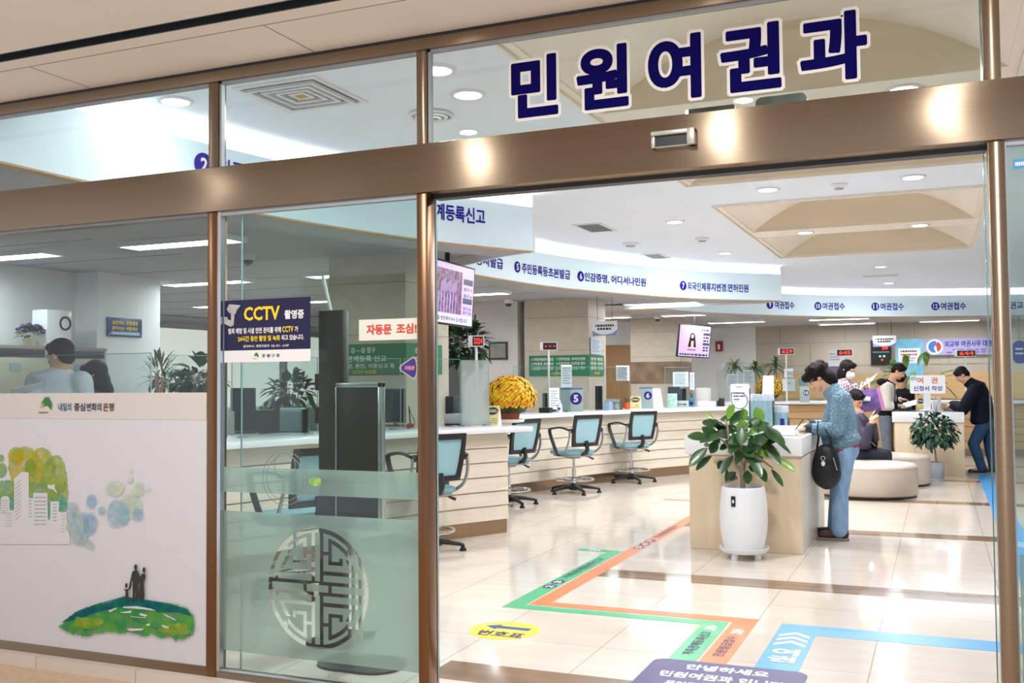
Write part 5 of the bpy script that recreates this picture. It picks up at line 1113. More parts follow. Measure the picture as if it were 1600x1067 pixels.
# small bushy tree before the far desk
def ptree(name, label, px, py, pw, ph, potm, crown, nleaf, sz, trunk=True, stand=None, foot=0.0, seed=3, mlf=None):
    p = stand if stand is not None else onz(px, py, foot); d = p[1] / ray(px, py)[1]; k = d / F_PX
    t = thing(name, label, 'plant', p); w, h = pw * k / 2, ph * k
    MB().lathe([(w * .8, .012), (w * .86, .02), (w, h), (w * .92, h), (w * .9, h * .9), (.002, h * .88)], p, 28).build('pot', potm, t)
    MB().lathe([(w * .95, 0), (w, .014), (.002, .014)], p, 24).build('saucer', POTW, t)
    MB().lathe([(w * .9, h * .9), (.002, h * .93)], p, 20, cap=False).build('soil', SOIL, t)
    cx, cy, rx, ry = crown; c = ony(cx, cy, p[1]); R = V3(rx * k, rx * k * .9, ry * k); r = random.Random(seed); mb = MB(); tm = MB()
    top = c - Z1 * R[2] * .5
    tm.tube([p + Z1 * h * .88, p * .5 + top * .5 + X1 * .01, top], [.016, .013, .012], 8)
    for q in range(9):
        e = c + sphere_dir(r, -.2, .9) * R * .75; tm.tube([top - Z1 * .03, (top + e) / 2 + Z1 * .03, e], [.008, .006, .003], 6)
    tm.build('trunk', BARK, t)
    for q in range(nleaf):
        dr = sphere_dir(r, -.75, 1); pos = c + dr * R * r.uniform(.45, 1.0) ** .6; d3 = dr * .6 + sphere_dir(r) * .5 - Z1 * .35
        leaf(mb, pos, d3, dr + Z1 * .5, sz * r.uniform(.7, 1.25), sz * .3, droop=.3, n=4)
    mb.build('leaves', mlf or mat('dark_leaf', '#1f4a33', .4, noise=.4, nscale=9), t, angle=70); return t
ptree('potted_tree', 'small dark leaved tree in a grey pot before the far writing desk', 1464, 744, 24, 28, mat('grey_pot', '#aebbc4', .5, noise=.04), (1459, 675, 34, 30), 420, .085, stand=onz(1464, 750))
# chrysanthemum balls
def mums(label, p, R, pot_r, pot_h, potm, n, dish):
    t = thing('potted_chrysanthemum', label, 'plant', p)
    z0 = 0
    if dish: MB().lathe([(pot_r * .9, 0), (pot_r * 1.25, .006), (pot_r * 1.32, .035), (pot_r * 1.22, .035), (pot_r * 1.1, .012), (.002, .012)], p, 32).build('saucer', POTW, t); z0 = .013
    MB().lathe([(pot_r * .76, z0), (pot_r * .98, pot_h * .86), (pot_r * 1.06, pot_h * .87), (pot_r * 1.08, pot_h), (pot_r * .95, pot_h), (.002, pot_h * .95)], p, 32).build('pot', potm, t)
    r = random.Random(5); c = np.array(p) + Z1 * (pot_h + R * .32)
    gm = MB()
    for q in range(330):
        d = sphere_dir(r, -.45, 1); pos = c + d * R * V3(1, 1, .82) * r.uniform(.8, .96); leaf(gm, pos, d + sphere_dir(r) * .7, Z1, R * .2, R * .045, n=3)
    gm.ell(c, (R * .86, R * .86, R * .68)); gm.build('foliage', mat('mum_leaf', '#2c4a22', .6, noise=.4, nscale=15), t, angle=60)
    fm = MB(); k = 0
    for q in range(n):
        z = 1 - 1.42 * (q + .5) / n; a = q * 2.39996; s_ = math.sqrt(max(0, 1 - z * z)); d = V3(s_ * math.cos(a), s_ * math.sin(a), z)
        pos = c + d * R * V3(1, 1, .84) * r.uniform(.95, 1.05); fr_ = R * r.uniform(.07, .095); u = _n(np.cross(d, V3(.3, .5, .8))); v = np.cross(d, u); mi = r.choice((0, 0, 0, 1)) if z > -.1 else r.choice((0, 1, 1))
        ring = [pos + (u * math.cos(b) + v * math.sin(b)) * fr_ * (1 if i % 2 else .66) + d * (.0 if i % 2 else fr_ * .18) for i, b in enumerate(np.linspace(0, 2 * math.pi, 13)[:-1])]
        m0 = pos + d * fr_ * .35; fm.add(ring + [m0], [(i, (i + 1) % 12, 12) for i in range(12)], mi)
    fm.build('blossoms', [mat('mum_yellow', '#ffca14', .6, noise=.15, nscale=60), mat('mum_orange', '#f5a514', .6, noise=.2, nscale=60)], t, angle=30); return t
p = cpt(797, 660); p = np.array(p); k = p[1] / ray(797, 660)[1] / F_PX
mums('big ball of yellow chrysanthemums in a terracotta pot on the nearest counter end', p, 40 * k, 17.5 * k, 26 * k, mat('terracotta', '#9c4f34', .6, noise=.12, nscale=15), 620, True)
p = cpt(1203, 626.6); k = p[1] / ray(1203, 626.6)[1] / F_PX
mums('ball of yellow chrysanthemums in a black pot on the far counter', p, 22 * k, 9 * k, 11 * k, BLACK, 330, False)
# spiky dracaena plants behind the screens
def spiky(label, p, h, n, L, seed):
    t = thing('spiky_plant', label, 'plant', p, 'spiky plants behind the far counter'); r = random.Random(seed)
    MB().lathe([(.1, 0), (.14, .25), (.12, .25), (.002, .23)], p, 20).build('pot', mat('dull_pot', '#5d6a6a', .6, noise=.1), t)
    top = np.array(p) + Z1 * h; MB().tube([np.array(p) + Z1 * .22, np.array(p) + Z1 * h * .6 + X1 * .02, top], [.018, .014, .012], 8).build('stem', BARK, t)
    mb = MB()
    for q in range(n): d = sphere_dir(r, .0, 1); leaf(mb, top + Z1 * r.uniform(-.1, .05), d, Z1, L * r.uniform(.7, 1.1), .02, droop=.5, n=6)
    mb.build('leaves', mat('spiky_leaf', '#4c7a35', .45, noise=.35, nscale=12), t, angle=70)
for i, (px, py, lb) in enumerate(((1148, 573, 'spiky plant behind glass, left of three on the far counter'), (1180, 576, 'spiky plant behind the glass screen, middle of three'), (1212, 570, 'spiky plant on a bare stem beside the red six two nine display'))):
    q = atd(px, py, 19.6 + .2 * i); h = q[2] - .72; spiky(lb, (q[0], q[1], .72), h, 56, .34, i)
# bushes of the office floor
def bush(name, label, p, R, n, L, W, m, seed, planter=None, up=.1):
    t = thing(name, label, 'plant', (p[0], p[1], 0)); r = random.Random(seed); c = np.array(p, float); mb = MB(); tm = MB()
    zb = max(c[2] - R[2], .1); pr = planter or .22; ph = min(.5, zb)
    MB().lathe([(pr * .8, 0), (pr, ph), (pr * .9, ph), (.002, ph * .92)], (p[0], p[1], 0), 24).build('pot', mat('office_pot', '#6a5f55', .6, noise=.1), t)
    for q in range(7): e = c + sphere_dir(r, -.3, .9) * np.array(R) * .7; tm.tube([V3(p[0], p[1], ph * .9), V3(p[0], p[1], (ph + c[2]) / 2), e], [.018, .014, .005], 6)
    tm.build('stems', BARK, t)
    for q in range(n): d = sphere_dir(r, -.8, 1); leaf(mb, c + d * np.array(R) * r.uniform(.3, 1) ** .5, d + sphere_dir(r) * .6 + Z1 * up, Z1, L * r.uniform(.7, 1.2), W, n=4)
    mb.build('leaves', m, t, angle=70); return t
DKL = mat('office_leaf', '#22452a', .4, noise=.5, nscale=8)
q = atd(720, 537, 13.0); bush('potted_tree', 'dark leafy tree behind the nearer television', q, (.3, .3, .36), 420, .16, .04, DKL, 4)
q = atd(290, 596, 12.2); bush('planter_bush', 'low dark bush behind the glass at the left, in front of the blinds', q, (.5, .3, .1), 260, .12, .03, DKL, 6)
q = atd(312, 585, 10.6); bush('potted_plant', 'broad leaved plant beside the left bronze post', q, (.13, .12, .16), 26, .2, .07, DKL, 7)
q = atd(250, 585, 11.6); bush('potted_plant', 'thin leaved plant behind the glass, left of the low bush', q, (.1, .1, .16), 50, .25, .012, mat('sage_leaf', '#5d7350', .5, noise=.3, nscale=9), 8, up=.9)
q = atd(455, 610, 9.4); bush('potted_plant', 'bushy plant on the office floor, seen under the CCTV notice', q, (.2, .2, .16), 130, .13, .03, DKL, 9)
q = atd(1425, 590, 20.9); bush('potted_tree', 'tall green plant behind the passport form sign', (q[0], q[1], q[2]), (.62, .4, .3), 46, .4, .07, mat('dieffenbachia_leaf', '#7d9e3e', .45, col2='#3f6a30', nscale=14), 12)
# ---------------------------------------------------------------- people
SKIN = mat('skin', '#d9a788', .5, noise=.06, nscale=30); HAIRB = mat('black_hair', '#0c0a0c', .6, noise=.4, nscale=50, bump=.3, spec=.25); HAIRBR = mat('dark_brown_hair', '#190e0c', .65, noise=.4, nscale=40, bump=.4, spec=.2)
EYE = mat('eye', '#241c18', .2, noise=.1); LIP = mat('lips', '#b0695c', .5, noise=.05); SOLE = mat('shoe_sole', '#8d8680', .6, noise=.1)
def hand(mb, w, d, pn, thumb_side, curl=35, s=1.0):
    """palm, four unequal bent fingers, and a thumb leaving the side of the palm"""
    w = np.array(w, float); d = _n(np.array(d, float)); pn = np.array(pn, float); pn = _n(pn - d * np.dot(pn, d)); sd = np.cross(d, pn) * thumb_side
    k = w + d * .085 * s
    mb.tube([w - d * .02 * s, w + d * .01 * s, w + d * .05 * s, k], [(.022 * s, .018 * s), (.026 * s, .018 * s), (.038 * s, .016 * s), (.037 * s, .013 * s)], 10, ref=sd)
    for i, L in enumerate((.066, .075, .07, .055)):
        p = k + sd * (.028 - .0187 * i) * s - d * .006 * (abs(i - 1.2)) * s; a = math.radians(curl * .45 + 5 * i); prev = p - d * .012 * s
        for j in range(3):
            q = p + (d * math.cos(a) + pn * math.sin(a)) * L * s * (.42, .32, .26)[j]; mb.cap(prev if j == 0 else p, q, (.0088, .0082, .0075)[j] * s, (.0082, .0075, .0062)[j] * s, 8); p = q; a += math.radians(curl)
    b = w + d * .022 * s + sd * .026 * s; m = b + (d * .6 + sd * .6 + pn * .35) * .036 * s; e = m + (d * .85 + sd * .1 + pn * .5) * .034 * s
    mb.cap(b, m, .0115 * s, .0098 * s, 8).cap(m, e, .0096 * s, .0072 * s, 8)
def rings(pts):
    """closed torso tube with domed ends: (point, side radius, front radius)"""
    P = [np.array(p[0], float) for p in pts]; a, b = _n(P[0] - P[1]), _n(P[-1] - P[-2])
    PP = [P[0] + a * pts[0][2] * .55] + P + [P[-1] + b * pts[-1][2] * .25]; RR = [(pts[0][1] * .5, pts[0][2] * .5)] + [(q[1], q[2]) for q in pts] + [(pts[-1][1] * .8, pts[-1][2] * .8)]
    return PP, RR
def person(label, foot, head, torso, lat, arms, legs, top, pants, shoe, hair, hairm=HAIRB, mask=False, spectacles=False, sleeve=(.066, .056, .045), legr=(.092, .07, .055), hs=1.0, cuff=None, skin=SKIN, topname='jacket', vox=.011, collar=None):
    t = thing('person', label, 'person', foot)
    hc, hf, hu = (np.array(q, float) for q in head); hf = _n(hf); hu = _n(hu - hf * np.dot(hu, hf)); sd = np.cross(hf, hu)
    lat = np.array(lat, float); b = MB()
    b.ell(hc + hu * .028 * hs - hf * .012 * hs, (.074 * hs, .093 * hs, .092 * hs), sd, hf, hu, 20, 14)
    b.ell(hc - hu * .035 * hs + hf * .02 * hs, (.06 * hs, .068 * hs, .078 * hs), sd, hf, hu, 18, 12)
    b.ell(hc - hu * .088 * hs + hf * .062 * hs, (.026 * hs, .024 * hs, .022 * hs), sd, hf, hu, 12, 8)
    b.cap(hc + hf * .084 * hs + hu * .012 * hs, hc + hf * .1 * hs - hu * .026 * hs, .009 * hs, .014 * hs, 8)
    b.ell(hc + hf * .078 * hs + hu * .028 * hs, (.05 * hs, .012 * hs, .01 * hs), sd, hf, hu, 12, 8)
    for s in (-1, 1): b.ell(hc + sd * s * .074 * hs - hf * .008 * hs - hu * .005 * hs, (.01 * hs, .02 * hs, .03 * hs), sd, hf, hu, 10, 8)
    nb = np.array(torso[0][0], float); b.cap(hc - hu * .05 * hs - hf * .025 * hs, nb, .052 * hs, .06 * hs, 12)
    PP, RR = rings([(p, a * .8, c * .8) for p, a, c in torso]); b.tube(PP, RR, 16, ref=lat)
    for sh, el, wr, hd, pn, ts in arms: b.limb([sh, el, wr], [.045, .038, .027]); hand(b, wr, hd, pn, ts, s=.98)
    for hip, kn, an, td in legs: b.limb([hip, kn, an], [.07, .05, .038]); b.cap(np.array(an, float) - Z1 * .03, np.array(an, float) + _n(np.array(td, float)) * .12 - Z1 * .045, .036, .03, 10)
    b.build('body', skin, t, voxel=.0075, relax=3)
    for s in (-1, 1):
        MB().ell(hc + hf * .08 * hs + sd * s * .031 * hs + hu * .008 * hs, (.013 * hs, .008 * hs, .006 * hs), sd, hf, hu, 10, 8).build('eye', EYE, t)
    if not mask: MB().ell(hc + hf * .083 * hs - hu * .055 * hs, (.022 * hs, .01 * hs, .007 * hs), sd, hf, hu, 12, 8).build('lips', LIP, t)
    else:
        MB().ell(hc + hf * .055 * hs - hu * .045 * hs, (.064 * hs, .062 * hs, .058 * hs), sd, hf, hu, 16, 12).build('face_mask', PAPER, t)
    h = MB()
    for (o, r) in hair: h.ell(hc + sd * o[0] * hs + hf * o[1] * hs + hu * o[2] * hs, tuple(q * hs for q in r), sd, hf, hu, 18, 12)
    h.build('hair', hairm, t, voxel=.008, relax=2)
    if spectacles:
        g = MB()
        for s in (-1, 1): g.torus(hc + hf * .098 * hs + sd * s * .033 * hs + hu * .006 * hs, .022 * hs, .002, sd, hu, 20, 6).tube([hc + hf * .094 * hs + sd * s * .056 * hs + hu * .01 * hs, hc + sd * s * .082 * hs + hu * .012 * hs - hf * .01 * hs], .0022, 6)
        g.build('spectacles', mat('spectacle_rim', '#c9ccd0', .3, metal=.7, noise=.05), t)
    g = MB(); PP, RR = rings(torso); g.tube(PP, RR, 18, ref=lat)
    for sh, el, wr, hd, pn, ts in arms: g.limb([sh, el, np.array(wr) - _n(np.array(wr) - np.array(el)) * .03], sleeve)
    g.build(topname, top, t, voxel=vox, relax=4)
    if cuff:
        for sh, el, wr, hd, pn, ts in arms:
            u = _n(np.array(wr) - np.array(el)); MB().tube([np.array(wr) - u * .055, np.array(wr) - u * .005], sleeve[2] + .002, 14).build('cuff', cuff, t)
    if collar:
        u = _n(hc - nb); MB().tube([nb - u * .035, nb + u * .012], [.088, .078], 18).build('collar', collar, t)
    g = MB(); P0 = torso[-1]
    for hip, kn, an, td in legs: g.limb([hip, kn, an], legr)
    if legs:
        hips = [np.array(q[0], float) for q in legs]; m = sum(hips) / len(hips); g.ell(m + Z1 * .02, (P0[1] * .84, P0[2] * .74, .13), lat, np.cross(Z1, lat), Z1, 18, 12)
        g.build('trousers', pants, t, voxel=vox, relax=4)
        for hip, kn, an, td in legs:
            td = _n(np.array(td, float)); an = np.array(an, float); sw = np.cross(Z1, td); z0 = foot[2] if abs(an[2] - foot[2]) < .25 else an[2] - .09
            c = V3(an[0], an[1], z0); s_ = MB(); s_.cap(c - td * .035 + Z1 * .05, c + td * .15 + Z1 * .04, .042, .036, 12).cap(c - td * .03 + Z1 * .08, c + td * .03 + Z1 * .075, .045, .042, 12)
            so = s_.build('shoe', shoe, t, voxel=.008, relax=3)
            MB().prism([c + td * x + sw * y + Z1 * .001 for x, y in ((-.08, -.025), (-.08, .025), (-.05, .042), (.05, .045), (.13, .047), (.185, .03), (.197, 0), (.185, -.03), (.13, -.047), (.05, -.045), (-.05, -.042))], (0, 0, .022)).build('sole', SOLE, so, bevel=.004)
    return t
BOB = [((0, -.02, .04), (.088, .1, .095)), ((.05, -.03, -.05), (.04, .075, .1)), ((-.05, -.03, -.05), (.04, .075, .1)), ((0, -.06, -.04), (.08, .05, .1)), ((0, .05, .085), (.07, .045, .035))]
SHORT = [((0, -.018, .045), (.083, .1, .085)), ((0, -.055, -.005), (.076, .055, .075)), ((0, .048, .088), (.06, .03, .024)), ((.03, .058, .07), (.032, .02, .022)), ((-.035, .056, .072), (.032, .02, .022)), ((.066, -.01, .03), (.018, .045, .045)), ((-.066, -.01, .03), (.018, .045, .045))]
rr = random.Random(2); CURLY = [((0, -.02, .045), (.098, .108, .092)), ((0, -.075, -.05), (.092, .062, .095)), ((0, .085, .06), (.07, .045, .045))]
for k in range(34):
    d = sphere_dir(rr, -.45, 1)
    if d[1] > .55 and d[2] < .35: continue
    CURLY.append(((d[0] * .09, -.02 + d[1] * .105, .03 + d[2] * .09), (.03, .03, .028)))
def quilt():
    m = mat('blue_quilted_jacket', '#7598ae', .55, noise=.1, nscale=8); nt = m.node_tree; b = nt.nodes['Principled BSDF']
    tc = nt.nodes.new('ShaderNodeTexCoord'); vo = nt.nodes.new('ShaderNodeTexVoronoi'); vo.inputs['Scale'].default_value = 24; vo.feature = 'DISTANCE_TO_EDGE'
    bp = nt.nodes.new('ShaderNodeBump'); bp.inputs['Strength'].default_value = .6; bp.inputs['Distance'].default_value = .02; rp = nt.nodes.new('ShaderNodeMapRange'); rp.inputs[2].default_value = .18
    nt.links.new(tc.outputs['Object'], vo.inputs['Vector']); nt.links.new(vo.outputs['Distance'], rp.inputs[0]); nt.links.new(rp.outputs[0], bp.inputs['Height']); nt.links.new(bp.outputs[0], b.inputs['Normal']); return m
def plaid():
    m = mat('plaid_blouse', '#d9cfd8', .7, noise=.02); nt = m.node_tree; b = nt.nodes['Principled BSDF']
    tc = nt.nodes.new('ShaderNodeTexCoord'); ck = nt.nodes.new('ShaderNodeTexChecker'); ck.inputs['Scale'].default_value = 34; mp = nt.nodes.new('ShaderNodeMapping'); mp.inputs['Rotation'].default_value = (.5, .6, .3)
    ck.inputs['Color1'].default_value = (*lin('#e3dbe2'), 1); ck.inputs['Color2'].default_value = (*lin('#7c5a72'), 1)
    nt.links.new(tc.outputs['Object'], mp.inputs[0]); nt.links.new(mp.outputs[0], ck.inputs['Vector']); nt.links.new(ck.outputs[0], b.inputs['Base Color']); return m
JEANS = mat('light_jeans', '#8fb4dd', .8, noise=.2, nscale=9, stretch=(3, 3, 1)); DJEANS = mat('dark_jeans', '#2f5070', .8, spec=.15, noise=.25, nscale=9); GJEANS = mat('grey_jeans', '#6d7787', .8, noise=.2, nscale=12)
NAVYJ = mat('navy_jacket', '#0d1322', .7, spec=.15, noise=.15, nscale=10); CREAM = mat('cream_fleece', '#ddd6c9', .9, spec=.15, noise=.08, nscale=60, bump=.15); BLKC = mat('black_cloth', '#16161b', .85, spec=.15, noise=.2)
# --- woman in the blue quilted jacket at the near desk
q = lambda px, py, dy=0.0: ony(px, py, 9.25 + dy)
f0 = onz(1302, 840); f0 = V3(f0[0], 9.25, 0)
def zz(p, z): p = np.array(p, float); p[2] = z; return p
person('woman in a blue quilted jacket and light jeans writing at the near desk', f0,
    (q(1279, 590), (-.8, 0, -.6), (-.6, 0, .8)), [(q(1297, 607), .075, .07), (q(1311, 622), .165, .105), (q(1312, 645), .185, .135), (q(1310, 675), .195, .16), (q(1317, 694), .2, .165)], Y1,
    [(q(1313, 624, -.17), q(1308, 670, -.24), q(1262, 671, -.17), (-1, .35, -.08), (0, .3, -1), -1), (q(1313, 622, .17), q(1302, 668, .22), q(1262, 664, .12), (-1, -.3, -.1), (0, -.3, -1), 1)],
    [(q(1321, 706, -.085), q(1313, 768, -.09), zz(q(1312, 826, -.09), .09), (-1, -.05, 0)), (q(1319, 704, .085), q(1309, 766, .1), zz(q(1306, 822, .12), .09), (-1, 0, 0))],
    quilt(), JEANS, mat('maroon_leather', '#4a2426', .4, noise=.15), CURLY, HAIRBR, spectacles=True, sleeve=(.078, .07, .052), legr=(.088, .07, .074), cuff=mat('dark_cuff', '#2c3138', .7, noise=.1), topname='quilted_jacket', vox=.01, collar=mat('jacket_collar', '#7396aa', .6, noise=.08))
PR = bpy.data.objects['person']
mb = MB(); mb.tube([q(1318, 696), q(1319, 704)], [(.17, .13), (.165, .125)], 20, ref=Y1); mb.build('shirt_hem', mat('red_shirt', '#b5282c', .8, noise=.1), PR)
t = thing('handbag', 'black shoulder bag hanging from the forearm of the woman in blue', 'bag', q(1291, 725, -.26)); BAGM = mat('black_nylon', '#12141b', .5, noise=.3, nscale=14, bump=.3)
c = q(1291, 730, -.27); mb = MB(); kx = q(1314, 730, -.27)[0] - c[0]; kz = c[2] - q(1291, 765, -.27)[2]
mb.ell(c, (kx * .98, .075, kz), n=24, m=16).ell(c - Z1 * kz * .25, (kx * 1.02, .085, kz * .72), n=24, m=14).ell(c + Z1 * kz * .5, (kx * .8, .06, kz * .55), n=20, m=12); mb.build('sack', BAGM, t, voxel=.008, relax=3)
for dx in (-.075, .045):
    w_ = q(1287, 671, -.2); MB().tube(cr([c + V3(dx, -.03, kz * .8), c + V3(dx * .8, -.035, kz * 1.3), w_ + V3(dx * .6, -.075, .0), w_ + V3(dx * .6, 0, .062), w_ + V3(dx * .6, .07, .0), c + V3(dx * .8, .04, kz * 1.3), c + V3(dx, .03, kz * .8)], 5), .011, 8, flat=.45).build('strap', BAGM, t)
k_ = q(1286, 716, -.35); MB().torus(k_, .016, .0035, X1, Z1, 20, 6).build('key_ring', CHROME, t); MB().ell(k_ - Z1 * .045, (.016, .008, .022)).build('charm', PAPER, t)
MB().tube([q(1302, 715, -.345), q(1308, 735, -.33)], .004, 6).build('zip', CHROME, t)
# --- masked woman
q = lambda px, py, dy=0.0: ony(px, py, 13.6 + dy)
f0 = V3(q(1318, 660)[0], 13.6, 0)
person('woman with black bob, white mask and plaid blouse reading a paper', f0, (q(1324, 578), (.8, -.42, -.35), (.25, -.1, .96)), [(q(1319, 594), .075, .065), (q(1318, 604), .185, .1), (q(1319, 625), .18, .115), (q(1320, 650), .165, .115), (q(1320, 668), .175, .12)], (-.45, -.89, 0),
    [(q(1306, 606, -.12), q(1312, 634, -.22), q(1334, 616, -.25), (.8, .1, .3), (.2, 0, 1), -1), (q(1333, 604, .1), q(1345, 630, .0), q(1350, 610, -.12), (.6, -.2, .5), (-.3, 0, .9), 1)],
    [(q(1318, 672, -.08), q(1318, 715, -.08), zz(q(1318, 740, -.08), .09), (.8, -.5, 0)), (q(1322, 672, .08), q(1322, 715, .08), zz(q(1322, 740, .08), .09), (.8, -.5, 0))],
    plaid(), JEANS, BLACK, BOB, mask=True, sleeve=(.07, .062, .05), topname='blouse', vox=.014)
t = thing('paper_sheet', 'white paper held by the masked woman', 'paper', q(1353, 601, -.24)); P = (q(1341, 609, -.24), q(1363, 594, -.14) - q(1341, 609, -.24), V3(.06, .12, .09)); board(MB(), *P, .002).build('sheet', PAPER, t, smooth=False)
t = thing('tote_bag', 'purple starry paper tote with a white tag, carried by the masked woman', 'bag', q(1352, 632, -.3)); TOTE = mat('purple_tote', '#4a3f78', .5, col2='#8d5fa8', nscale=7)
a_, b_, c_, d_ = q(1340, 644, -.3), q(1378, 640, -.25), q(1369, 606, -.25), q(1325, 613, -.3); dp = V3(.03, .12, 0)
MB().hexa([a_, b_, b_ + dp, a_ + dp], [d_, c_, c_ + dp, d_ + dp]).build('bag_body', TOTE, t, bevel=.006); MB().hexa([b_ + V3(.001, 0, 0), b_ + V3(.006, 0, 0), b_ + dp + V3(.006, 0, 0), b_ + dp], [c_ + V3(.001, 0, 0), c_ + V3(.006, 0, 0), c_ + dp + V3(.006, 0, 0), c_ + dp]).build('gusset', mat('pink_gusset', '#e58fd0', .5, noise=.1), t)
m_ = (a_ + b_ + c_ + d_) / 4 + V3(.01, -.012, .02); MB().obox(m_, X1, Z1, Y1, .045, .028, .006).build('tag', WVINYL, t, bevel=.006)
MB().tube(cr([d_ + V3(.13, .02, 0), d_ + V3(.17, .03, .13), q(1349, 606, -.14), c_ + V3(-.1, .03, .12), c_ + V3(-.08, .02, 0)], 5), .008, 8).build('handle', WVINYL, t)
# --- person seated on the near ottoman
SY = OT1[1] + .42
q = lambda px, py, dy=0.0: ony(px, py, SY + dy)
s0 = V3(q(1345, 715)[0], SY, .0)
hipz = .5
person('seated person in dark purple jacket reading a booklet on the near ottoman', s0, (q(1337, 624), (.75, -.3, -.55), (.5, -.2, .8)), [(q(1339, 643), .07, .06), (q(1341, 655), .15, .1), (q(1343, 675), .16, .12), (q(1344, 698), .17, .13)], (.4, -.91, 0),
    [(q(1336, 656, -.15), q(1352, 690, -.24), q(1360, 662, -.26), (.4, -.1, .8), (.6, .4, .1), -1), (q(1347, 655, .14), q(1366, 685, .12), q(1364, 662, -.1), (.2, -.2, .9), (.5, -.3, .1), 1)],
    [(q(1343, 711, -.05), q(1380, 714, .1), zz(q(1384, 740, .22), .1), (.8, .5, 0)), (q(1345, 709, .12), q(1384, 711, .2), zz(q(1386, 740, .3), .1), (.8, .5, 0))],
    mat('purple_windbreaker', '#3d394f', .6, noise=.2, nscale=6, bump=.1), mat('navy_trousers', '#151b2e', .7, noise=.15), BLACK, SHORT, sleeve=(.07, .062, .05), legr=(.1, .078, .06), vox=.013, collar=mat('floral_scarf', '#c9a9ad', .8, col2='#8a5f78', nscale=40))
t = thing('booklet', 'dark striped booklet held up by the seated person', 'booklet', q(1369, 645, -.22)); BK = mat('booklet_cover', '#3a2733', .5, col2='#8a5a5f', nscale=12, stretch=(6, 6, 1))
MB().prism([q(1360, 652, -.24), q(1372, 637, -.24), q(1376, 639, -.2), q(1364, 655, -.2)], (.01, .03, .004)).build('cover', BK, t); MB().prism([q(1358, 655, -.26), q(1366, 660, -.26), q(1371, 645, -.2), q(1366, 642, -.2)], (.004, .012, .002)).build('page', PAPER, t)
t = thing('backpack', 'small black backpack beside the seated person on the ottoman', 'bag', q(1362, 700, .15)); mb = MB().ell(q(1362, 692, .2), (.075, .07, .11)); mb.build('sack', BLKC, t, voxel=.01, relax=2); MB().tube([q(1356, 680, .12), q(1361, 690, .1), q(1368, 697, .12)], .006, 6).build('piping', WVINYL, t)
# --- man in the cream jacket at the far desk
q = lambda px, py, dy=0.0: ony(px, py, 16.15 + dy)
f0 = V3(q(1386, 730)[0], 16.15, 0)
person('man in a cream hooded jacket and grey jeans at the far desk, left side', f0, (q(1404, 580), (.82, -.1, -.55), (.55, -.05, .83)), [(q(1392, 597), .075, .07), (q(1387, 605), .19, .115), (q(1386, 622), .185, .13), (q(1384, 642), .175, .13)], -Y1,
    [(q(1385, 606, -.18), q(1386, 634, -.24), q(1402, 633, -.2), (1, .1, -.05), (0, .4, -1), 1), (q(1389, 605, .18), q(1396, 630, .22), q(1407, 624, .1), (1, -.2, -.05), (0, -.3, -1), -1)],
    [(q(1383, 652, -.09), q(1385, 690, -.09), zz(q(1386, 730, -.09), .09), (1, 0, 0)), (q(1385, 652, .09), q(1388, 690, .09), zz(q(1390, 730, .09), .09), (1, .05, 0))],
    CREAM, GJEANS, BLACK, SHORT, sleeve=(.078, .068, .054), legr=(.098, .075, .062), cuff=BLKC, vox=.013, collar=BLKC)
PR = bpy.data.objects['person.003']
MB().ell(q(1378, 597), (.075, .15, .06)).build('hood', BLKC, PR); mb = MB(); mb.tube([q(1383, 641), q(1382.5, 649)], [(.185, .14), (.18, .136)], 20, ref=Y1); mb.build('waistband', BLKC, PR)
MB().tube([q(1397, 600, -.06), q(1398, 620, -.1), q(1397, 645, -.1)], [.016, .018, .012], 8).build('undershirt', mat('grey_shirt', '#5a5d64', .8, noise=.1), PR)
t = thing('form_sheet', 'white open form held over the far desk by the man in cream', 'paper', q(1418, 630, -.15)); P = (q(1408, 638, -.2), q(1431, 632, -.2) - q(1408, 638, -.2), V3(.02, .16, .075)); board(MB(), *P, .003).build('sheet', PAPER, t, smooth=False)
# --- person in black beyond him
q = lambda px, py, dy=0.0: ony(px, py, 17.7 + dy)
f0 = V3(q(1410, 720)[0], 17.7, 0)
person('person in black with dark cap beyond the man in cream, at the passport counter', f0, (q(1408, 592), (.2, .95, -.25), (.05, .25, .95)), [(q(1409, 607), .07, .06), (q(1410, 615), .19, .11), (q(1411, 635), .185, .12), (q(1411, 652), .18, .12)], X1,
    [(q(1398, 616), q(1396, 640, .1), q(1402, 632, .3), (.3, .9, 0), (0, 0, -1), -1), (q(1421, 616), q(1424, 640, .1), q(1418, 632, .3), (-.3, .9, 0), (0, 0, -1), 1)],
    [(q(1406, 660), q(1406, 690), zz(q(1406, 720), .09), (0, 1, 0)), (q(1415, 660), q(1415, 690), zz(q(1415, 720), .09), (0, 1, 0))], BLKC, BLKC, BLACK, SHORT, sleeve=(.08, .07, .055), vox=.016)
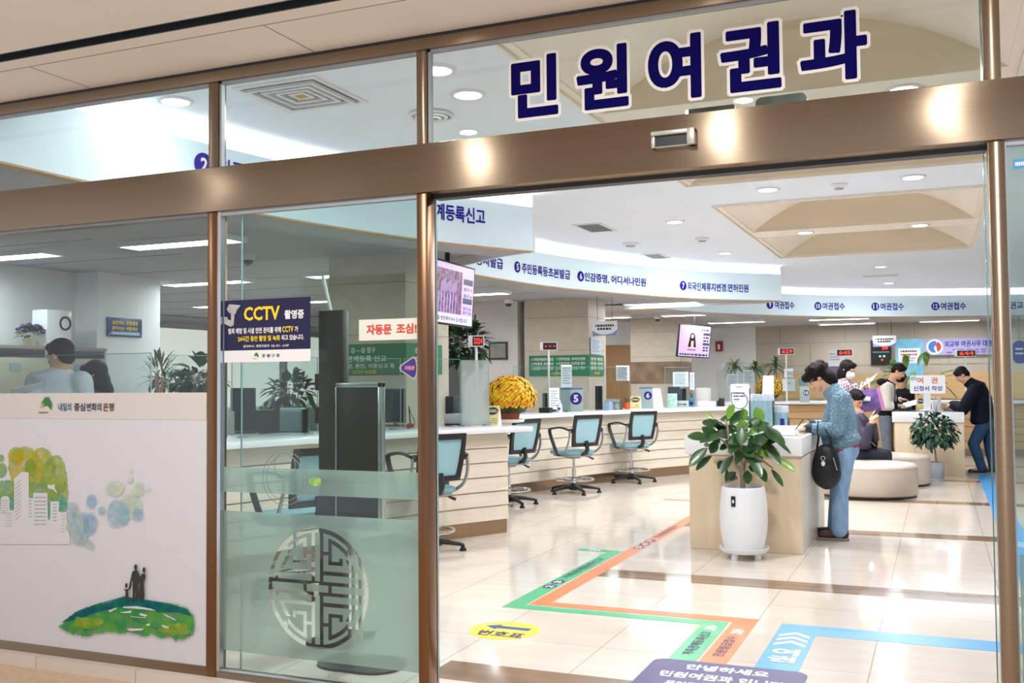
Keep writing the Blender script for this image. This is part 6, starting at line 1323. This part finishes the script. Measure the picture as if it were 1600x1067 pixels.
# --- man in the navy jacket leaning on the far desk
q = lambda px, py, dy=0.0: ony(px, py, 16.15 + dy)
f0 = V3(q(1535, 735)[0], 16.15, 0)
person('man in a navy jacket and dark jeans leaning over the far desk, right side', f0, (q(1503, 586), (-.74, 0, -.67), (-.67, 0, .74)), [(q(1513, 596), .08, .07), (q(1526, 605), .205, .13), (q(1533, 624), .2, .15), (q(1535, 646), .195, .16), (q(1534, 660), .2, .16)], Y1,
    [(q(1523, 610, -.19), q(1504, 640, -.26), q(1489, 633, -.1), (-.8, .5, -.1), (0, .3, -1), -1), (q(1527, 608, .19), q(1508, 636, .2), q(1486, 632, .1), (-.9, -.2, -.05), (0, -.2, -1), 1)],
    [(q(1538, 660, -.09), q(1521, 693, -.1), zz(q(1534, 733, -.1), .1), (-1, -.1, 0)), (q(1545, 660, .09), q(1546, 695, .1), zz(q(1552, 733, .12), .1), (-1, 0, 0))],
    NAVYJ, DJEANS, BLACK, SHORT, spectacles=True, sleeve=(.098, .088, .068), legr=(.1, .08, .065), vox=.013, collar=NAVYJ)
# --- two people behind the glass at the left
q = lambda px, py, d=7.3: atd(px, py, d)
f0 = zz(q(92, 600), 0)
v_ = _n(V3(f0[0], f0[1], 0)); r_ = V3(v_[1], -v_[0], 0)
person('man in a white sweatshirt seen from behind through the left bay glass', f0, (q(94, 556), -r_ * .75 + v_ * .62 - Z1 * .22, (0, 0, 1)), [(q(95, 577), .075, .065), (q(93, 588), .19, .11), (q(92, 625), .185, .12), (q(92, 680), .18, .12)], r_,
    [(q(58, 597), q(52, 650, 7.1), q(60, 680, 6.9), -r_ * .2 + v_, (0, 0, -1), 1), (q(127, 597), q(134, 650, 7.4), q(126, 685, 7.5), v_, (0, 0, -1), -1)],
    [(q(84, 700), q(84, 790), zz(q(84, 900), .09), v_), (q(102, 700), q(102, 790), zz(q(102, 900), .09), v_)], mat('white_sweatshirt', '#d3d7e0', .85, noise=.05, nscale=10), BLKC, BLACK, SHORT, sleeve=(.085, .07, .055), topname='sweatshirt', vox=.013)
f0 = zz(q(152, 620, 8.4), 0)
person('long haired person in navy beside the man in white, behind the left bay glass', f0, (q(148, 587, 8.4), -r_ * .9 + v_ * .2 - Z1 * .3, (0, 0, 1)), [(q(150, 607, 8.4), .07, .06), (q(150, 620, 8.4), .17, .1), (q(150, 650, 8.4), .165, .11), (q(150, 690, 8.4), .16, .11)], v_,
    [(q(140, 622, 8.25), q(132, 655, 8.2), q(118, 660, 8.2), -r_, (0, 0, -1), -1), (q(160, 622, 8.55), q(152, 655, 8.6), q(132, 660, 8.6), -r_, (0, 0, -1), 1)],
    [(q(146, 700, 8.35), q(146, 770, 8.35), zz(q(146, 850, 8.35), .09), -r_), (q(154, 700, 8.45), q(154, 770, 8.45), zz(q(154, 850, 8.45), .09), -r_)], mat('navy_sweater', '#26365c', .85, noise=.1), BLKC, BLACK, BOB + [((0, -.06, -.13), (.085, .05, .09))], topname='sweater', vox=.014)
# ---------------------------------------------------------------- things on and behind the counters
A1, A2, A3 = Arc(offset(C1, .28), ZT), Arc(offset(C2, .28), ZT), Arc(offset(C3, .3), ZT)
def screen(label, A, s0, s1, h, m=None, z=ZT, frost=False):
    s0, s1 = sorted((s0, s1)); p0, p1 = A.at(s0), A.at(s1); t = thing('glass_screen', label, 'screen', (*((p0 + p1) / 2), z), 'clear screens along the counters')
    d = _n(p1 - p0); n = np.array((-d[1], d[0])); a, b = V3(*p0, z + .012), V3(*p1, z + .012); N = V3(*n, 0) * .008
    mb = MB().quad(a, b, b + Z1 * h, a + Z1 * h, 0)
    mb.prism([a, a + N, a + N + Z1 * h, a + Z1 * h], V3(*d, 0) * .004, 1).prism([b, b + N, b + N + Z1 * h, b + Z1 * h], -V3(*d, 0) * .004, 1).prism([a + Z1 * h, b + Z1 * h, b + N + Z1 * h, a + N + Z1 * h], -Z1 * .004, 1)
    mb.build('pane', [m or SCREEN, GEDGE], t, smooth=False)
    for s in (.12, .88): c = a * (1 - s) + b * s; MB().obox(c - Z1 * .004, V3(*d, 0), V3(*n, 0), Z1, .03, .03, .008).build('foot_clip', STEEL, t)
    return t
S1 = A1.s_of
screen('clear counter screen behind the left bay glass, nearest the shopfront', A1, .02, .52, .62)
screen('clear counter screen behind the side light, under the CCTV notice', A1, .56, S1(497), .62)
screen('clear counter screen behind the automatic door strip', A1, S1(520), S1(627), .62)
screen('clear counter screen beside the sliding door edge', A1, S1(632), S1(720), .62)
screen('frosted counter screen beside the big yellow chrysanthemums', A1, S1(722), S1(766), .61, FROST2)
S2 = A2.s_of
screen('clear counter screen behind the large yellow chrysanthemums, at the middle counter', A2, S2(803), S2(870), .6)
screen('clear counter screen behind chair and number five', A2, S2(872), S2(985), .6)
screen('clear counter screen at the far end of the middle counter', A2, S2(1040), S2(1085), .6)
S3 = A3.s_of
screen('clear screen on the passport counter, left of the spiky plants', A3, S3(1120), S3(1196), .6)
screen('clear screen on the passport counter, behind the woman in blue', A3, S3(1224), S3(1290), .55)
screen('clear screen on the passport counter, behind the man in cream', A3, S3(1330), S3(1400), .5)
# frosted end fins with round window numbers
NUMB = mat('number_blue', '#241c86', .5, noise=.03)
def fin(num, px0, px1, pyt, foot):
    c = cpt(*foot); a, b = ony(px0, foot[1], c[1]), ony(px1, foot[1], c[1]); zt_ = ony(px1, pyt, c[1])[2]
    t = thing('number_screen', 'frosted upright screen with blue window number ' + {'5': 'five', '6': 'six', '10': 'ten'}[num], 'screen', (c[0], c[1], ZT), 'frosted number screens')
    MB().box(a[0], b[0], c[1], c[1] + .008, ZT, zt_).build('pane', FROST2, t, bevel=.003)
    if num != '10': MB().box(a[0], b[0], c[1] - .003, c[1] + .011, zt_ - .02, zt_).build('top_edge', mat('edge_blue', '#4b7fc0', .4, noise=.05), t)
    w = b[0] - a[0]; r = min(.085, w * .3); cc = V3(b[0] - r * 1.15, c[1] - .001, zt_ - .06 - r)
    mb = MB(); disc(mb, cc, X1, Z1, r, r, .002); q = mb.build('number_disc', NUMB, t, smooth=False); hw = r * (.42 if len(num) == 1 else .72)
    write(num, cc + V3(-hw, -.004, -r * .6), (2 * hw, 0, 0), (0, 0, 1.2 * r), .04).build('number', WVINYL, q, smooth=False)
fin('5', 876, 911, 606, (893, 643)); fin('6', 999, 1020, 605, (1010, 638.5)); fin('10', 1250, 1265, 604, (1257, 628.5))
def on(px, py, A=None, z=ZT): return cpt(px, py, z)
def pbox(name, label, cat, px0, px1, pyt, foot, dep, m, z=ZT, bevel=.004, part='body'):
    c = onz(*foot, z); a, b = ony(px0, foot[1], c[1]), ony(px1, foot[1], c[1]); zt_ = ony((px0 + px1) / 2, pyt, c[1])[2]
    t = thing(name, label, cat, ((a[0] + b[0]) / 2, c[1], z)); MB().box(a[0], b[0], c[1], c[1] + dep, z, zt_).build(part, m, t, bevel=bevel); return t, (V3(a[0], c[1] - .001, z), V3(b[0] - a[0], 0, 0), V3(0, 0, zt_ - z))
def monitor(label, px0, px1, py0, py1, foot, z=ZT, m=BLACK, turn=0.0):
    c = onz(*foot, z); y = c[1]; a, b = ony(px0, py1, y), ony(px1, py0, y); w = b[0] - a[0]; h = b[2] - a[2]; cx = (a[0] + b[0]) / 2
    t = thing('monitor', label, 'monitor', (cx, y, z)); q = math.radians(turn); U = V3(math.cos(q), math.sin(q), 0); N = V3(math.sin(q), -math.cos(q), 0); cc = V3(cx, y, (a[2] + b[2]) / 2)
    MB().obox(cc, U, Z1, N, w / 2, h / 2, .018).build('casing', m, t, bevel=.004); MB().obox(cc + N * .0185, U, Z1, N, w / 2 - .012, h / 2 - .014, .001).build('screen', mat('dark_screen', '#20384a', .15, noise=.2, nscale=3), t)
    MB().cyl((cx, y + .05, z), .02, .008, max(.03, a[2] - z + .05)).build('stand', m, t); MB().cyl((cx, y + .05, z), .1, 0, .012).build('foot', m, t); return t
def bottle(label, foot, k, body, cap, r=.03, h=.12):
    c = onz(*foot, ZT); t = thing('sanitizer_bottle', label, 'bottle', c)
    MB().lathe([(r * .95, 0), (r, .01), (r, h * .75), (r * .5, h * .95), (r * .35, h), (.002, h)], c, 20).build('body', body, t); MB().lathe([(r * .42, h), (r * .42, h + .015), (.006, h + .018), (.006, h + .045), (.002, h + .045)], c, 14).build('pump', cap, t)
    MB().tube([c + Z1 * (h + .042), c + Z1 * (h + .046) + V3(-.035, -.01, -.006)], .006, 8).build('nozzle', cap, t)
    MB().obox(c + V3(0, -r * 1.0, h * .38), X1, Z1, Y1, r * .55, r * .5, .002).build('label_sheet', NUMB if body is PAPER or True else PAPER, t); return t
YCARD = mat('yellow_card', '#ece29a', .6, noise=.04); OVAL = mat('oval_brown', '#4a3a22', .5, noise=.1)
def card(label, px0, px1, pyt, foot, z=ZT):
    c = onz(*foot, z); a, b = ony(px0, foot[1], c[1]), ony(px1, foot[1], c[1]); zt_ = ony(px1, pyt, c[1])[2]
    t = thing('standing_card', label, 'card', (c[0], c[1], z)); P = (V3(a[0], c[1], z), V3(b[0] - a[0], 0, 0), V3(0, .05, zt_ - z)); board(MB(), *P, .003).build('sheet', YCARD, t, smooth=False)
    MB().hexa([P[0] + V3(.005, .004, 0), P[0] + P[1] + V3(-.005, .004, 0), P[0] + P[1] + V3(-.005, .1, 0), P[0] + V3(.005, .1, 0)], [P[0] + P[2] + V3(.005, .005, -.003), P[0] + P[1] + P[2] + V3(-.005, .005, -.003), P[0] + P[1] + P[2] + V3(-.005, .012, -.003), P[0] + P[2] + V3(.005, .012, -.003)]).build('easel', PAPER, t)
    mb = MB(); w, h = np.linalg.norm(P[1]), np.linalg.norm(P[2]); disc(mb, P[0] + P[1] * .5 + P[2] * .72, X1, _n(P[2]), w * .42, h * .2, .001); mb.build('oval', OVAL, t, smooth=False)
    dashes(t, P, [(.74, .05, .2, .8), (.66, .05, .15, .85)], WVINYL, lift=.003); dashes(t, P, [(.3, .04, .5, .9), (.2, .04, .5, .9), (.1, .04, .12, .9)], PALEINK, lift=.002)
    return t
card('yellow card with brown oval beside the terracotta flower pot', 757, 778, 634, (768, 664)); card('yellow card with brown oval beside number screen six', 984, 1000, 619, (992, 639)); card('yellow card with brown oval before the passport form sign', 1432, 1445, 621, (1438, 641.2), .912)
# nearest counter, seen through the side light
pbox('printer', 'dark printer behind the side light at the left end of the nearest counter', 'printer', 366, 432, 641, (400, 674), .4, DARK)
monitor('black monitor behind the side light, left of the dark kiosk', 362, 398, 606, 642, (380, 677))
monitor('bluish monitor behind the side light, right of the framed stand', 592, 636, 607, 660, (614, 666), turn=-14); monitor('grey backed monitor seen between kiosk and framed panel', 540, 572, 600, 640, (556, 668), m=GREY, turn=10)
p = on(451, 676); t = thing('leaflet_rack', 'clear acrylic leaflet rack on the nearest counter, behind the side light', 'rack', p); w = .14
MB().box(p[0] - w, p[0] + w, p[1], p[1] + .01, ZT, ZT + .2).box(p[0] - w, p[0] + w, p[1] + .1, p[1] + .11, ZT, ZT + .24).box(p[0] - w, p[0] - w + .006, p[1], p[1] + .11, ZT, ZT + .2).box(p[0] + w - .006, p[0] + w, p[1], p[1] + .11, ZT, ZT + .2).build('acrylic', SCREEN, t, smooth=False)
MB().box(p[0] - w * .8, p[0] + w * .8, p[1] + .03, p[1] + .08, ZT + .01, ZT + .21).build('leaflets', PAPER, t)
for lb, px, py, m in (('teal pen stand with a corded pen, behind the side light', 465, 675, mat('teal_plastic', '#2f9bb5', .4, noise=.05)), ('red pen stand with a corded pen, beside the bronze post', 641, 669, mat('red_plastic', '#c03a34', .4, noise=.05))):
    p = on(px, py); t = thing('pen_stand', lb, 'pen stand', p); MB().lathe([(.035, 0), (.035, .03), (.02, .045), (.002, .045)], p, 18).build('base', m, t); MB().tube([p + Z1 * .04, p + V3(-.012, 0, .2)], .006, 8).build('pen', BLACK, t); MB().tube(cr([p + V3(.03, 0, .01), p + V3(.045, 0, .06), p + V3(.01, 0, .13), p + V3(-.01, 0, .19)], 5), .003, 6).build('cord', BLACK, t)
t, P = pbox('document_tray', 'white document tray with papers beside the frosted screen', 'tray', 694, 736, 647, (716, 665), .26, mat('tray_white', '#d9dad6', .5, noise=.05)); MB().box(P[0][0] + .02, P[0][0] + P[1][0] - .02, P[0][1] - .02, P[0][1] + .24, ZT + .002, ZT + .02).build('tray_base', DARK, t)
pbox('printer', 'black office machine beyond the clear screen at the sliding door edge', 'printer', 682, 709, 619, (696, 655), .3, DARK, bevel=.02)
# middle counter
t, P = pbox('laptop_riser', 'black card terminal on the middle counter beside the number post', 'terminal', 842, 858, 637, (850, 645), .15, BLACK)
monitor('slanted black monitor right of the yellow chrysanthemums', 845, 858, 614, 641, (852, 642), turn=-50)
for lb, px, w_, h_ in (('dark pen cup on the middle counter, left of the pump bottle', 865, .03, .1),): p = on(px, 643.5); t = thing('pen_cup', lb, 'cup', p); MB().lathe([(w_, 0), (w_ * 1.05, h_), (w_ * .9, h_), (.002, h_ * .3)], p, 16).build('cup', BLACK, t); mb = MB(); [mb.tube([p + V3(.01 * k - .02, 0, .05), p + V3(.014 * k - .028, 0, .17)], .004, 6) for k in range(5)]; mb.build('pens', mat('pen_red', '#7a2a2a', .4, noise=.2, nscale=60), t)
bottle('white pump bottle on the middle counter beside number screen five', (875, 643.8), 1, PAPER, PAPER); bottle('clear blue sanitizer bottle at the far end of the middle counter', (1081, 636), 1, mat('blue_gel', '#6fb7d8', .1, noise=.05, trans=.3), BLACK, .045, .16)
def nt_(label, A, px0, px1, py0, py1, m=PAPER, seed=3, rows=None):
    """sheet taped to the public side of a counter screen"""
    s0, s1 = A.s_of(px0), A.s_of(px1); o = V3(*A.out(np.array([(s0 + s1) / 2]))[0], 0) * .004; p0, p1 = A.at(s0), A.at(s1)
    zb, zt = ony(px0, py1, p0[1])[2], ony(px0, py0, p0[1])[2]; P = (V3(*p0, zb) + o, V3(*(p1 - p0), 0), V3(0, 0, zt - zb)); return notice('paper_notice', label, 'notice', P, m, seed=seed, rows=rows, t_=.003)
nt_('tall white notice on the clear screen above number five', A2, 894, 911, 570, 604, seed=2) if False else nt_('tall white notice on the clear screen above number five', A2, 877, 894, 570, 605, seed=2)
nt_('white notice low on the clear screen behind the pen cup', A2, 858, 874, 606, 640)
nt_('square white notice taped to the screen before the wooden doors', A2, 963, 984, 571, 595, seed=4); nt_('square white notice taped to the screen at the far end of the middle counter', A2, 1052, 1076, 581, 604, seed=5)
nt_('pale notice beside the square one at the far end of the middle counter', A2, 1078, 1085, 582, 609, mat('notice_pale', '#d3e4ea', .6, noise=.03), 6); nt_('small white notice on the passport counter screen, lower left one', A3, 1136, 1154, 584, 606, seed=7); nt_('small white notice on the passport counter screen, right beside the spiky plant', A3, 1162, 1178, 578, 600, seed=8)
nt_('white placard near the six two nine display, upper one', A3, 1226, 1240, 576, 590, seed=9, rows=[(.4, .08, .15, .85)]); nt_('white placard near the six two nine display, lower one', A3, 1223, 1243, 592, 611, seed=10, rows=[(.6, .08, .3, .7)])
nt_('teal edged notice behind the woman in blue', A3, 1247, 1261, 592, 604, mat('notice_teal', '#9fc6c2', .6, noise=.05), 11)
p = on(956, 640); t = thing('desk_organizer', 'black wire organizer with papers on the middle counter', 'organizer', p); mb = MB()
for k in range(4):
    x = p[0] - .12 + .08 * k; mb.tube([(x, p[1], ZT + .004), (x, p[1], ZT + .1), (x, p[1] + .12, ZT + .13), (x, p[1] + .12, ZT + .004), (x, p[1], ZT + .004)], .004, 6)
mb.tube([(p[0] - .12, p[1], ZT + .1), (p[0] + .12, p[1], ZT + .1)], .004, 6).build('wire_frame', BLACK, t); MB().box(p[0] - .1, p[0] + .1, p[1] + .03, p[1] + .05, ZT + .01, ZT + .12).box(p[0] - .1, p[0] + .09, p[1] + .07, p[1] + .09, ZT + .01, ZT + .15).build('papers', PAPER, t)
p = on(979, 639.5); t = thing('pen_cup', 'orange pen cup on the middle counter beside the yellow card', 'cup', p); MB().lathe([(.04, 0), (.048, .1), (.043, .1), (.002, .02)], p, 20).build('cup', mat('orange_cup', '#d9601f', .4, noise=.08), t); mb = MB(); [mb.tube([p + V3(.012 * k - .02, 0, .04), p + V3(.02 * k - .034, .01, .16)], .004, 6) for k in range(5)]; mb.build('pens', DARK, t)
t, P = pbox('leaflet_stack', 'blue edged stack of leaflets left of the wire organizer', 'leaflets', 943, 952, 628, (947, 641), .15, mat('leaflet_blue', '#8fa9c9', .6, noise=.1))
c = on(1030, 638); a_, b_ = ony(1017, 638, c[1]), ony(1036, 638, c[1]); t = thing('display_board', 'white slanted board standing right of number screen six', 'board', c); zt_ = ony(1020, 607, c[1])[2]
MB().hexa([(a_[0] + .04, c[1], ZT), (b_[0], c[1], ZT), (b_[0], c[1] + .04, ZT), (a_[0] + .04, c[1] + .04, ZT)], [(a_[0] - .01, c[1] + .14, zt_), (b_[0] - .08, c[1] + .14, zt_), (b_[0] - .08, c[1] + .17, zt_), (a_[0] - .01, c[1] + .17, zt_)]).build('board', PAPER, t, bevel=.004)
t, P = pbox('leaflet_holder', 'pale green leaflet holder at the far part of the middle counter', 'leaflets', 1042, 1056, 615, (1049, 637.3), .1, mat('leaflet_mint', '#cfe0dc', .6, col2='#8fc0b8', nscale=20)); t, P = pbox('name_plate', 'grey CCTV name plate on the middle counter', 'sign', 1056, 1075, 626, (1066, 637), .06, mat('plate_grey', '#b9c3c6', .4, noise=.05)); write('CCTV 녹화', *rect_on(*P, .12, .3, .88, .65), .03, lift=.003).build('lettering', INK, t, smooth=False)
monitor('dark monitor behind the grey name plate', 1052, 1072, 607, 626, (1062, 634.5)); monitor('small dark monitor beside the clear sanitizer bottle', 1044, 1062, 604, 615, (1052, 635))
pbox('card_terminal', 'dark grey terminal at the end of the middle counter', 'terminal', 1117, 1129, 626, (1123, 634.5), .15, DARK); pbox('storage_box', 'white box behind the sanitizer bottle', 'box', 1088, 1107, 606, (1098, 634), .2, mat('box_white', '#dedddb', .6, noise=.04)); pbox('storage_box', 'low white box between the sanitizer bottle and the dark terminal', 'box', 1090, 1117, 627, (1103, 635.3), .15, mat('box_white', '#dedddb'))
pbox('speaker_phone', 'small black speaker beyond the middle counter end', 'speaker', 1123, 1131, 622, (1127, 634.9), .08, BLACK); pbox('wall_phone', 'black intercom at the right face of the second pillar', 'intercom', 930, 940, 603, (935, 640), .06, BLACK)
# near desk: sign, leaflet holders, ring pad
ZD = .93
p = onz(1157, 668, ZD); y = 9.8; a_, b_ = ony(1141, 640, y), ony(1171, 640, y); zt_ = ony(1156, 600, y)[2]
t = thing('table_sign', 'white rounded sign with a round speech outline on the near desk, above the rubber plant', 'sign', ((a_[0] + b_[0]) / 2, y, ZD)); w_ = b_[0] - a_[0]
MB().prism([(a_[0] + x, y, ZD + z) for x, z in rounded(w_, zt_ - ZD, .02)], (0, .03, 0)).build('panel', PAPER, t, bevel=.004); MB().box(a_[0] + w_ - .004, a_[0] + w_ + .006, y + .004, y + .03, ZD + .06, zt_ - .04).build('edge', DARK, t)
cc = V3(a_[0] + w_ * .5, y - .002, zt_ - .16); mb = MB(); R_ = w_ * .42; mb.tube([cc + V3(-R_, 0, R_)] + [cc + V3(R_ * math.cos(q), 0, R_ * math.sin(q)) for q in np.linspace(math.pi / 2, -math.pi, 26)] + [cc + V3(-R_, 0, R_)], .0035, 6); mb.build('outline', mat('outline_purple', '#4b4668', .5, noise=.05), t)
dashes(t, (V3(a_[0], y - .001, zt_ - .28), V3(w_, 0, 0), V3(0, 0, .26)), [(.72, .05, .2, .75), (.6, .05, .2, .8), (.48, .05, .2, .5), (.95, .03, .35, .65)], INK)
def holder(label, px0, px1, pyt, y, dep):
    a, b = ony(px0, 660, y), ony(px1, 660, y); zt_ = ony((px0 + px1) / 2, pyt, y)[2]; t = thing('leaflet_holder', label, 'leaflets', ((a[0] + b[0]) / 2, y, ZD))
    MB().box(a[0], b[0], y + .03, y + dep, ZD + .012, zt_).build('leaflets', mat('leaflet_paper', '#eef2f8', .6, col2='#c6d7ee', nscale=9, stretch=(6, 6, 1)), t); MB().box(a[0] - .008, b[0] + .008, y, y + .004, ZD, zt_ - .06).box(a[0] - .008, a[0] - .004, y, y + dep, ZD, zt_ - .06).box(b[0] + .004, b[0] + .008, y, y + dep, ZD, zt_ - .06).build('holder', SCREEN, t, smooth=False); MB().box(a[0] - .008, b[0] + .008, y, y + dep, ZD, ZD + .012).build('base', WTOP, t)
holder('tall clear holder of blue and white leaflets on the near desk', 1172, 1207, 616, 9.55, .12); holder('lower clear holder of forms on the near desk, left of the writing woman', 1208, 1230, 634, 9.62, .1)
a_ = ony(1196, 616, 9.6); t = thing('paper_tower', 'white paper column rising from the leaflet holders on the near desk', 'leaflets', (a_[0], 9.7, ZD)); zt_ = ony(1198, 587, 9.7)[2]; MB().hexa([(a_[0] - .07, 9.69, ZD), (a_[0] + .06, 9.69, ZD), (a_[0] + .06, 9.73, ZD), (a_[0] - .07, 9.73, ZD)], [(a_[0] - .035, 9.7, zt_), (a_[0] + .06, 9.7, zt_), (a_[0] + .06, 9.73, zt_), (a_[0] - .035, 9.73, zt_)]).build('column', PAPER, t, bevel=.004)
c = onz(1214, 673, ZD); t = thing('coil_cord', 'black coiled pen cords lying on the near desk', 'cord', c); mb = MB(); P_l = [c + V3(-.07 + .14 * k / 60, .02 * math.cos(k * .9), .028 + .022 * math.sin(k * .9)) for k in range(61)]; mb.tube(P_l, .005, 6).build('coil', BLACK, t); MB().cyl(c + V3(.04, .06, 0), .02, 0, .11).build('pen_post', NUMB, t)
c = ony(1228, 664, 9.2); t = thing('form_sheet', 'white form sheet under the hands of the woman in blue', 'paper', c); P = (V3(c[0] - .13, 9.05, ZD + .003), V3(.26, 0, .002), V3(.02, .2, .05)); board(MB(), *P, .002).build('sheet', PAPER, t, smooth=False)
c = ony(1249, 666, 9.12); t = thing('pen', 'dark pen in the hand of the woman in blue', 'pen', c); MB().tube([c + V3(-.03, -.03, -.03), c + V3(.03, .02, .06)], .005, 8).build('barrel', BLACK, t)
# far desk: bottle, papers, boxes
p = onz(1460, 640.6, .912); t = thing('sanitizer_bottle', 'white pump bottle beside the passport form sign', 'bottle', p); MB().lathe([(.035, 0), (.035, .12), (.015, .15), (.002, .15)], p, 16).build('body', PAPER, t); MB().tube([p + Z1 * .14, p + Z1 * .19, p + V3(-.04, 0, .19)], .008, 8).build('pump', PAPER, t)
t, P = pbox('leaflet_holder', 'white leaflet holder right of the passport form sign', 'leaflets', 1464, 1471, 621, (1468, 641), .12, PAPER, .912); t, P = pbox('form_tray', 'low tray of forms before the man in navy', 'tray', 1474, 1503, 635, (1488, 640.8), .2, mat('tray_pink', '#c9b3b5', .6, noise=.15, nscale=20), .912); t, P = pbox('clip_board', 'dark slanted writing pad before the man in cream', 'pad', 1398, 1424, 636, (1411, 641), .2, DARK, .912)
# staff side: filing cabinets and small things by the left wall
CAB = mat('beige_cabinet', '#b3ab97', .5, noise=.05)
yc = 7.2
t = thing('filing_cabinet', 'long beige cabinet row with label frames along the left wall', 'cabinet', (-9.25, 7.4, 0)); xw = -9.0
zt_ = onx(60, 545, xw)[2]; y0, y1 = 5.6, 9.0
MB().box(-9.52, xw, y0, y1, 0, zt_).build('body', CAB, t, bevel=.004); MB().box(-9.52, xw + .01, y0, y1, zt_, zt_ + .03).build('top', mat('cabinet_top', '#8f8d86', .5, noise=.05), t)
for k in range(4):
    ya, yb = y0 + .04 + .85 * k, y0 + .81 + .85 * k; q = MB().box(xw, xw + .012, ya, yb, zt_ - .52, zt_ - .1).build('door', CAB, t, bevel=.003)
    MB().box(xw + .012, xw + .02, (ya + yb) / 2 - .07, (ya + yb) / 2 + .07, zt_ - .24, zt_ - .16).build('label_frame', GREY, q); MB().box(xw + .012, xw + .03, ya + .08, ya + .1, zt_ - .36, zt_ - .3).build('handle', DARK, q)
    MB().box(xw + .001, xw + .012, ya, yb, zt_ - .09, zt_ - .01).build('recess', DARK, t, bevel=.002)
p = onx(47, 541, -9.2); p = V3(-9.2, p[1], zt_ + .03); t = thing('potted_violets', 'small pot of purple flowers on the beige cabinets', 'plant', p); MB().lathe([(.06, 0), (.08, .09), (.002, .085)], p, 18).build('pot', mat('cream_pot', '#cfc7a5', .5, noise=.05), t); r = random.Random(3); mb, fm = MB(), MB()
for k in range(60): d = sphere_dir(r, -.1, 1); leaf(mb, p + Z1 * .12 + d * .08, d, Z1, .09, .025, n=3)
for k in range(26): d = sphere_dir(r, .1, 1); fm.ell(p + Z1 * .15 + d * V3(.14, .14, .1), (.025, .025, .018), n=7, m=5)
mb.build('leaves', DKL, t); fm.build('blossoms', mat('violet_flower', '#5a3f7c', .6, noise=.2, nscale=40), t)
p = onx(78, 542, -9.2); p = V3(-9.2, p[1], zt_ + .03); t = thing('air_purifier', 'white upright appliance with a dark round dial beside the violets', 'appliance', p); MB().box(p[0] - .12, p[0] + .12, p[1] - .15, p[1] + .2, p[2], p[2] + .42).build('body', WTOP, t, bevel=.02); mb = MB(); mb.torus(p + V3(.122, .1, .27), .07, .012, Y1, Z1); mb.build('dial', BLACK, t)
c = atd(30, 610, 7.1); t = thing('paper_bundle', 'bundle of papers in the hand of the man in white', 'paper', c); mb = MB(); [mb.obox(c + V3(.012 * k, .01 * k, .004 * k), _n(V3(.6, -.5, .4)), _n(V3(.5, .8, .2)), _n(np.cross(V3(.6, -.5, .4), V3(.5, .8, .2))), .045, .06, .0015) for k in range(7)]; mb.build('sheets', PAPER, t, smooth=False)
# office furniture glimpsed past the counters
def workdesk(label, px, d, w, scr=True):
    c = atd(px, 640, d); t = thing('office_desk', label, 'desk', (c[0], c[1], 0)); MB().box(c[0] - w / 2, c[0] + w / 2, c[1], c[1] + .7, .7, .735).build('top', mat('office_desk_top', '#a9a394', .5, noise=.08), t, bevel=.004)
    for s in (-1, 1): MB().box(c[0] + s * (w / 2 - .03) - .02, c[0] + s * (w / 2 - .03) + .02, c[1] + .02, c[1] + .68, 0, .7).build('leg_panel', GREY, t)
    if scr: MB().box(c[0] - w / 2, c[0] + w / 2, c[1] + .7, c[1] + .73, .3, 1.15).build('partition', mat('partition_grey', '#6f7f86', .8, noise=.1), t)
    c2 = V3(c[0] - .1, c[1] + .35, .735); m = thing('monitor', 'monitor standing on the ' + label, 'monitor', c2); MB().box(c2[0] - .26, c2[0] + .26, c2[1] - .015, c2[1] + .015, .85, 1.17).build('casing', BLACK, m, bevel=.005); MB().box(c2[0] - .24, c2[0] + .24, c2[1] - .018, c2[1] - .015, .87, 1.15).build('screen', mat('dark_screen', '#20384a'), m); MB().cyl(c2, .03, .01, .13).build('stand', BLACK, m); MB().cyl(c2, .1, 0, .012).build('foot', BLACK, m)
workdesk('staff desk behind the side light, under the CCTV notice', 420, 9.6, 1.3)
p = atd(590, 640, 8.9); P = None
t = thing('wall_frame', 'small framed picture on the white column behind the number display', 'picture', atd(776, 548, 17.5)); c = atd(778, 548, 17.0); MB().box(c[0] - .17, c[0] + .17, c[1], c[1] + .03, c[2] - .15, c[2] + .15).build('frame', DARK, t); MB().box(c[0] - .14, c[0] + .14, c[1] - .004, c[1], c[2] - .12, c[2] + .12).build('picture', mat('gold_picture', '#a58f52', .5, col2='#6f7f86', nscale=6), t)
cw = struct('wall_pillar', (c[0], c[1] + .4, 0)); MB().box(c[0] - .65, c[0] + .35, c[1] + .03, c[1] + 1.0, 0, LC).build('plaster', mat('white_column', '#c9c6c2'), cw, smooth=False)

a_, b_ = ony(-40, 560, 4.95), ony(236, 560, 4.95)
t = thing('glass_partition', 'standing clear glass partition before the man in white, behind the left bay', 'screen', ((a_[0] + b_[0]) / 2, 4.95, 0))
mb = MB().quad((a_[0], 4.95, .03), (b_[0], 4.95, .03), (b_[0], 4.95, 1.6), (a_[0], 4.95, 1.6)); mb.box(a_[0], b_[0], 4.95, 4.958, 1.596, 1.6, 1).box(b_[0] - .004, b_[0], 4.95, 4.958, .03, 1.596, 1); mb.build('pane', [SCREEN, GEDGE], t, smooth=False)
MB().box(a_[0], b_[0], 4.94, 4.97, 0, .03).build('base_channel', STEEL, t, bevel=.003)
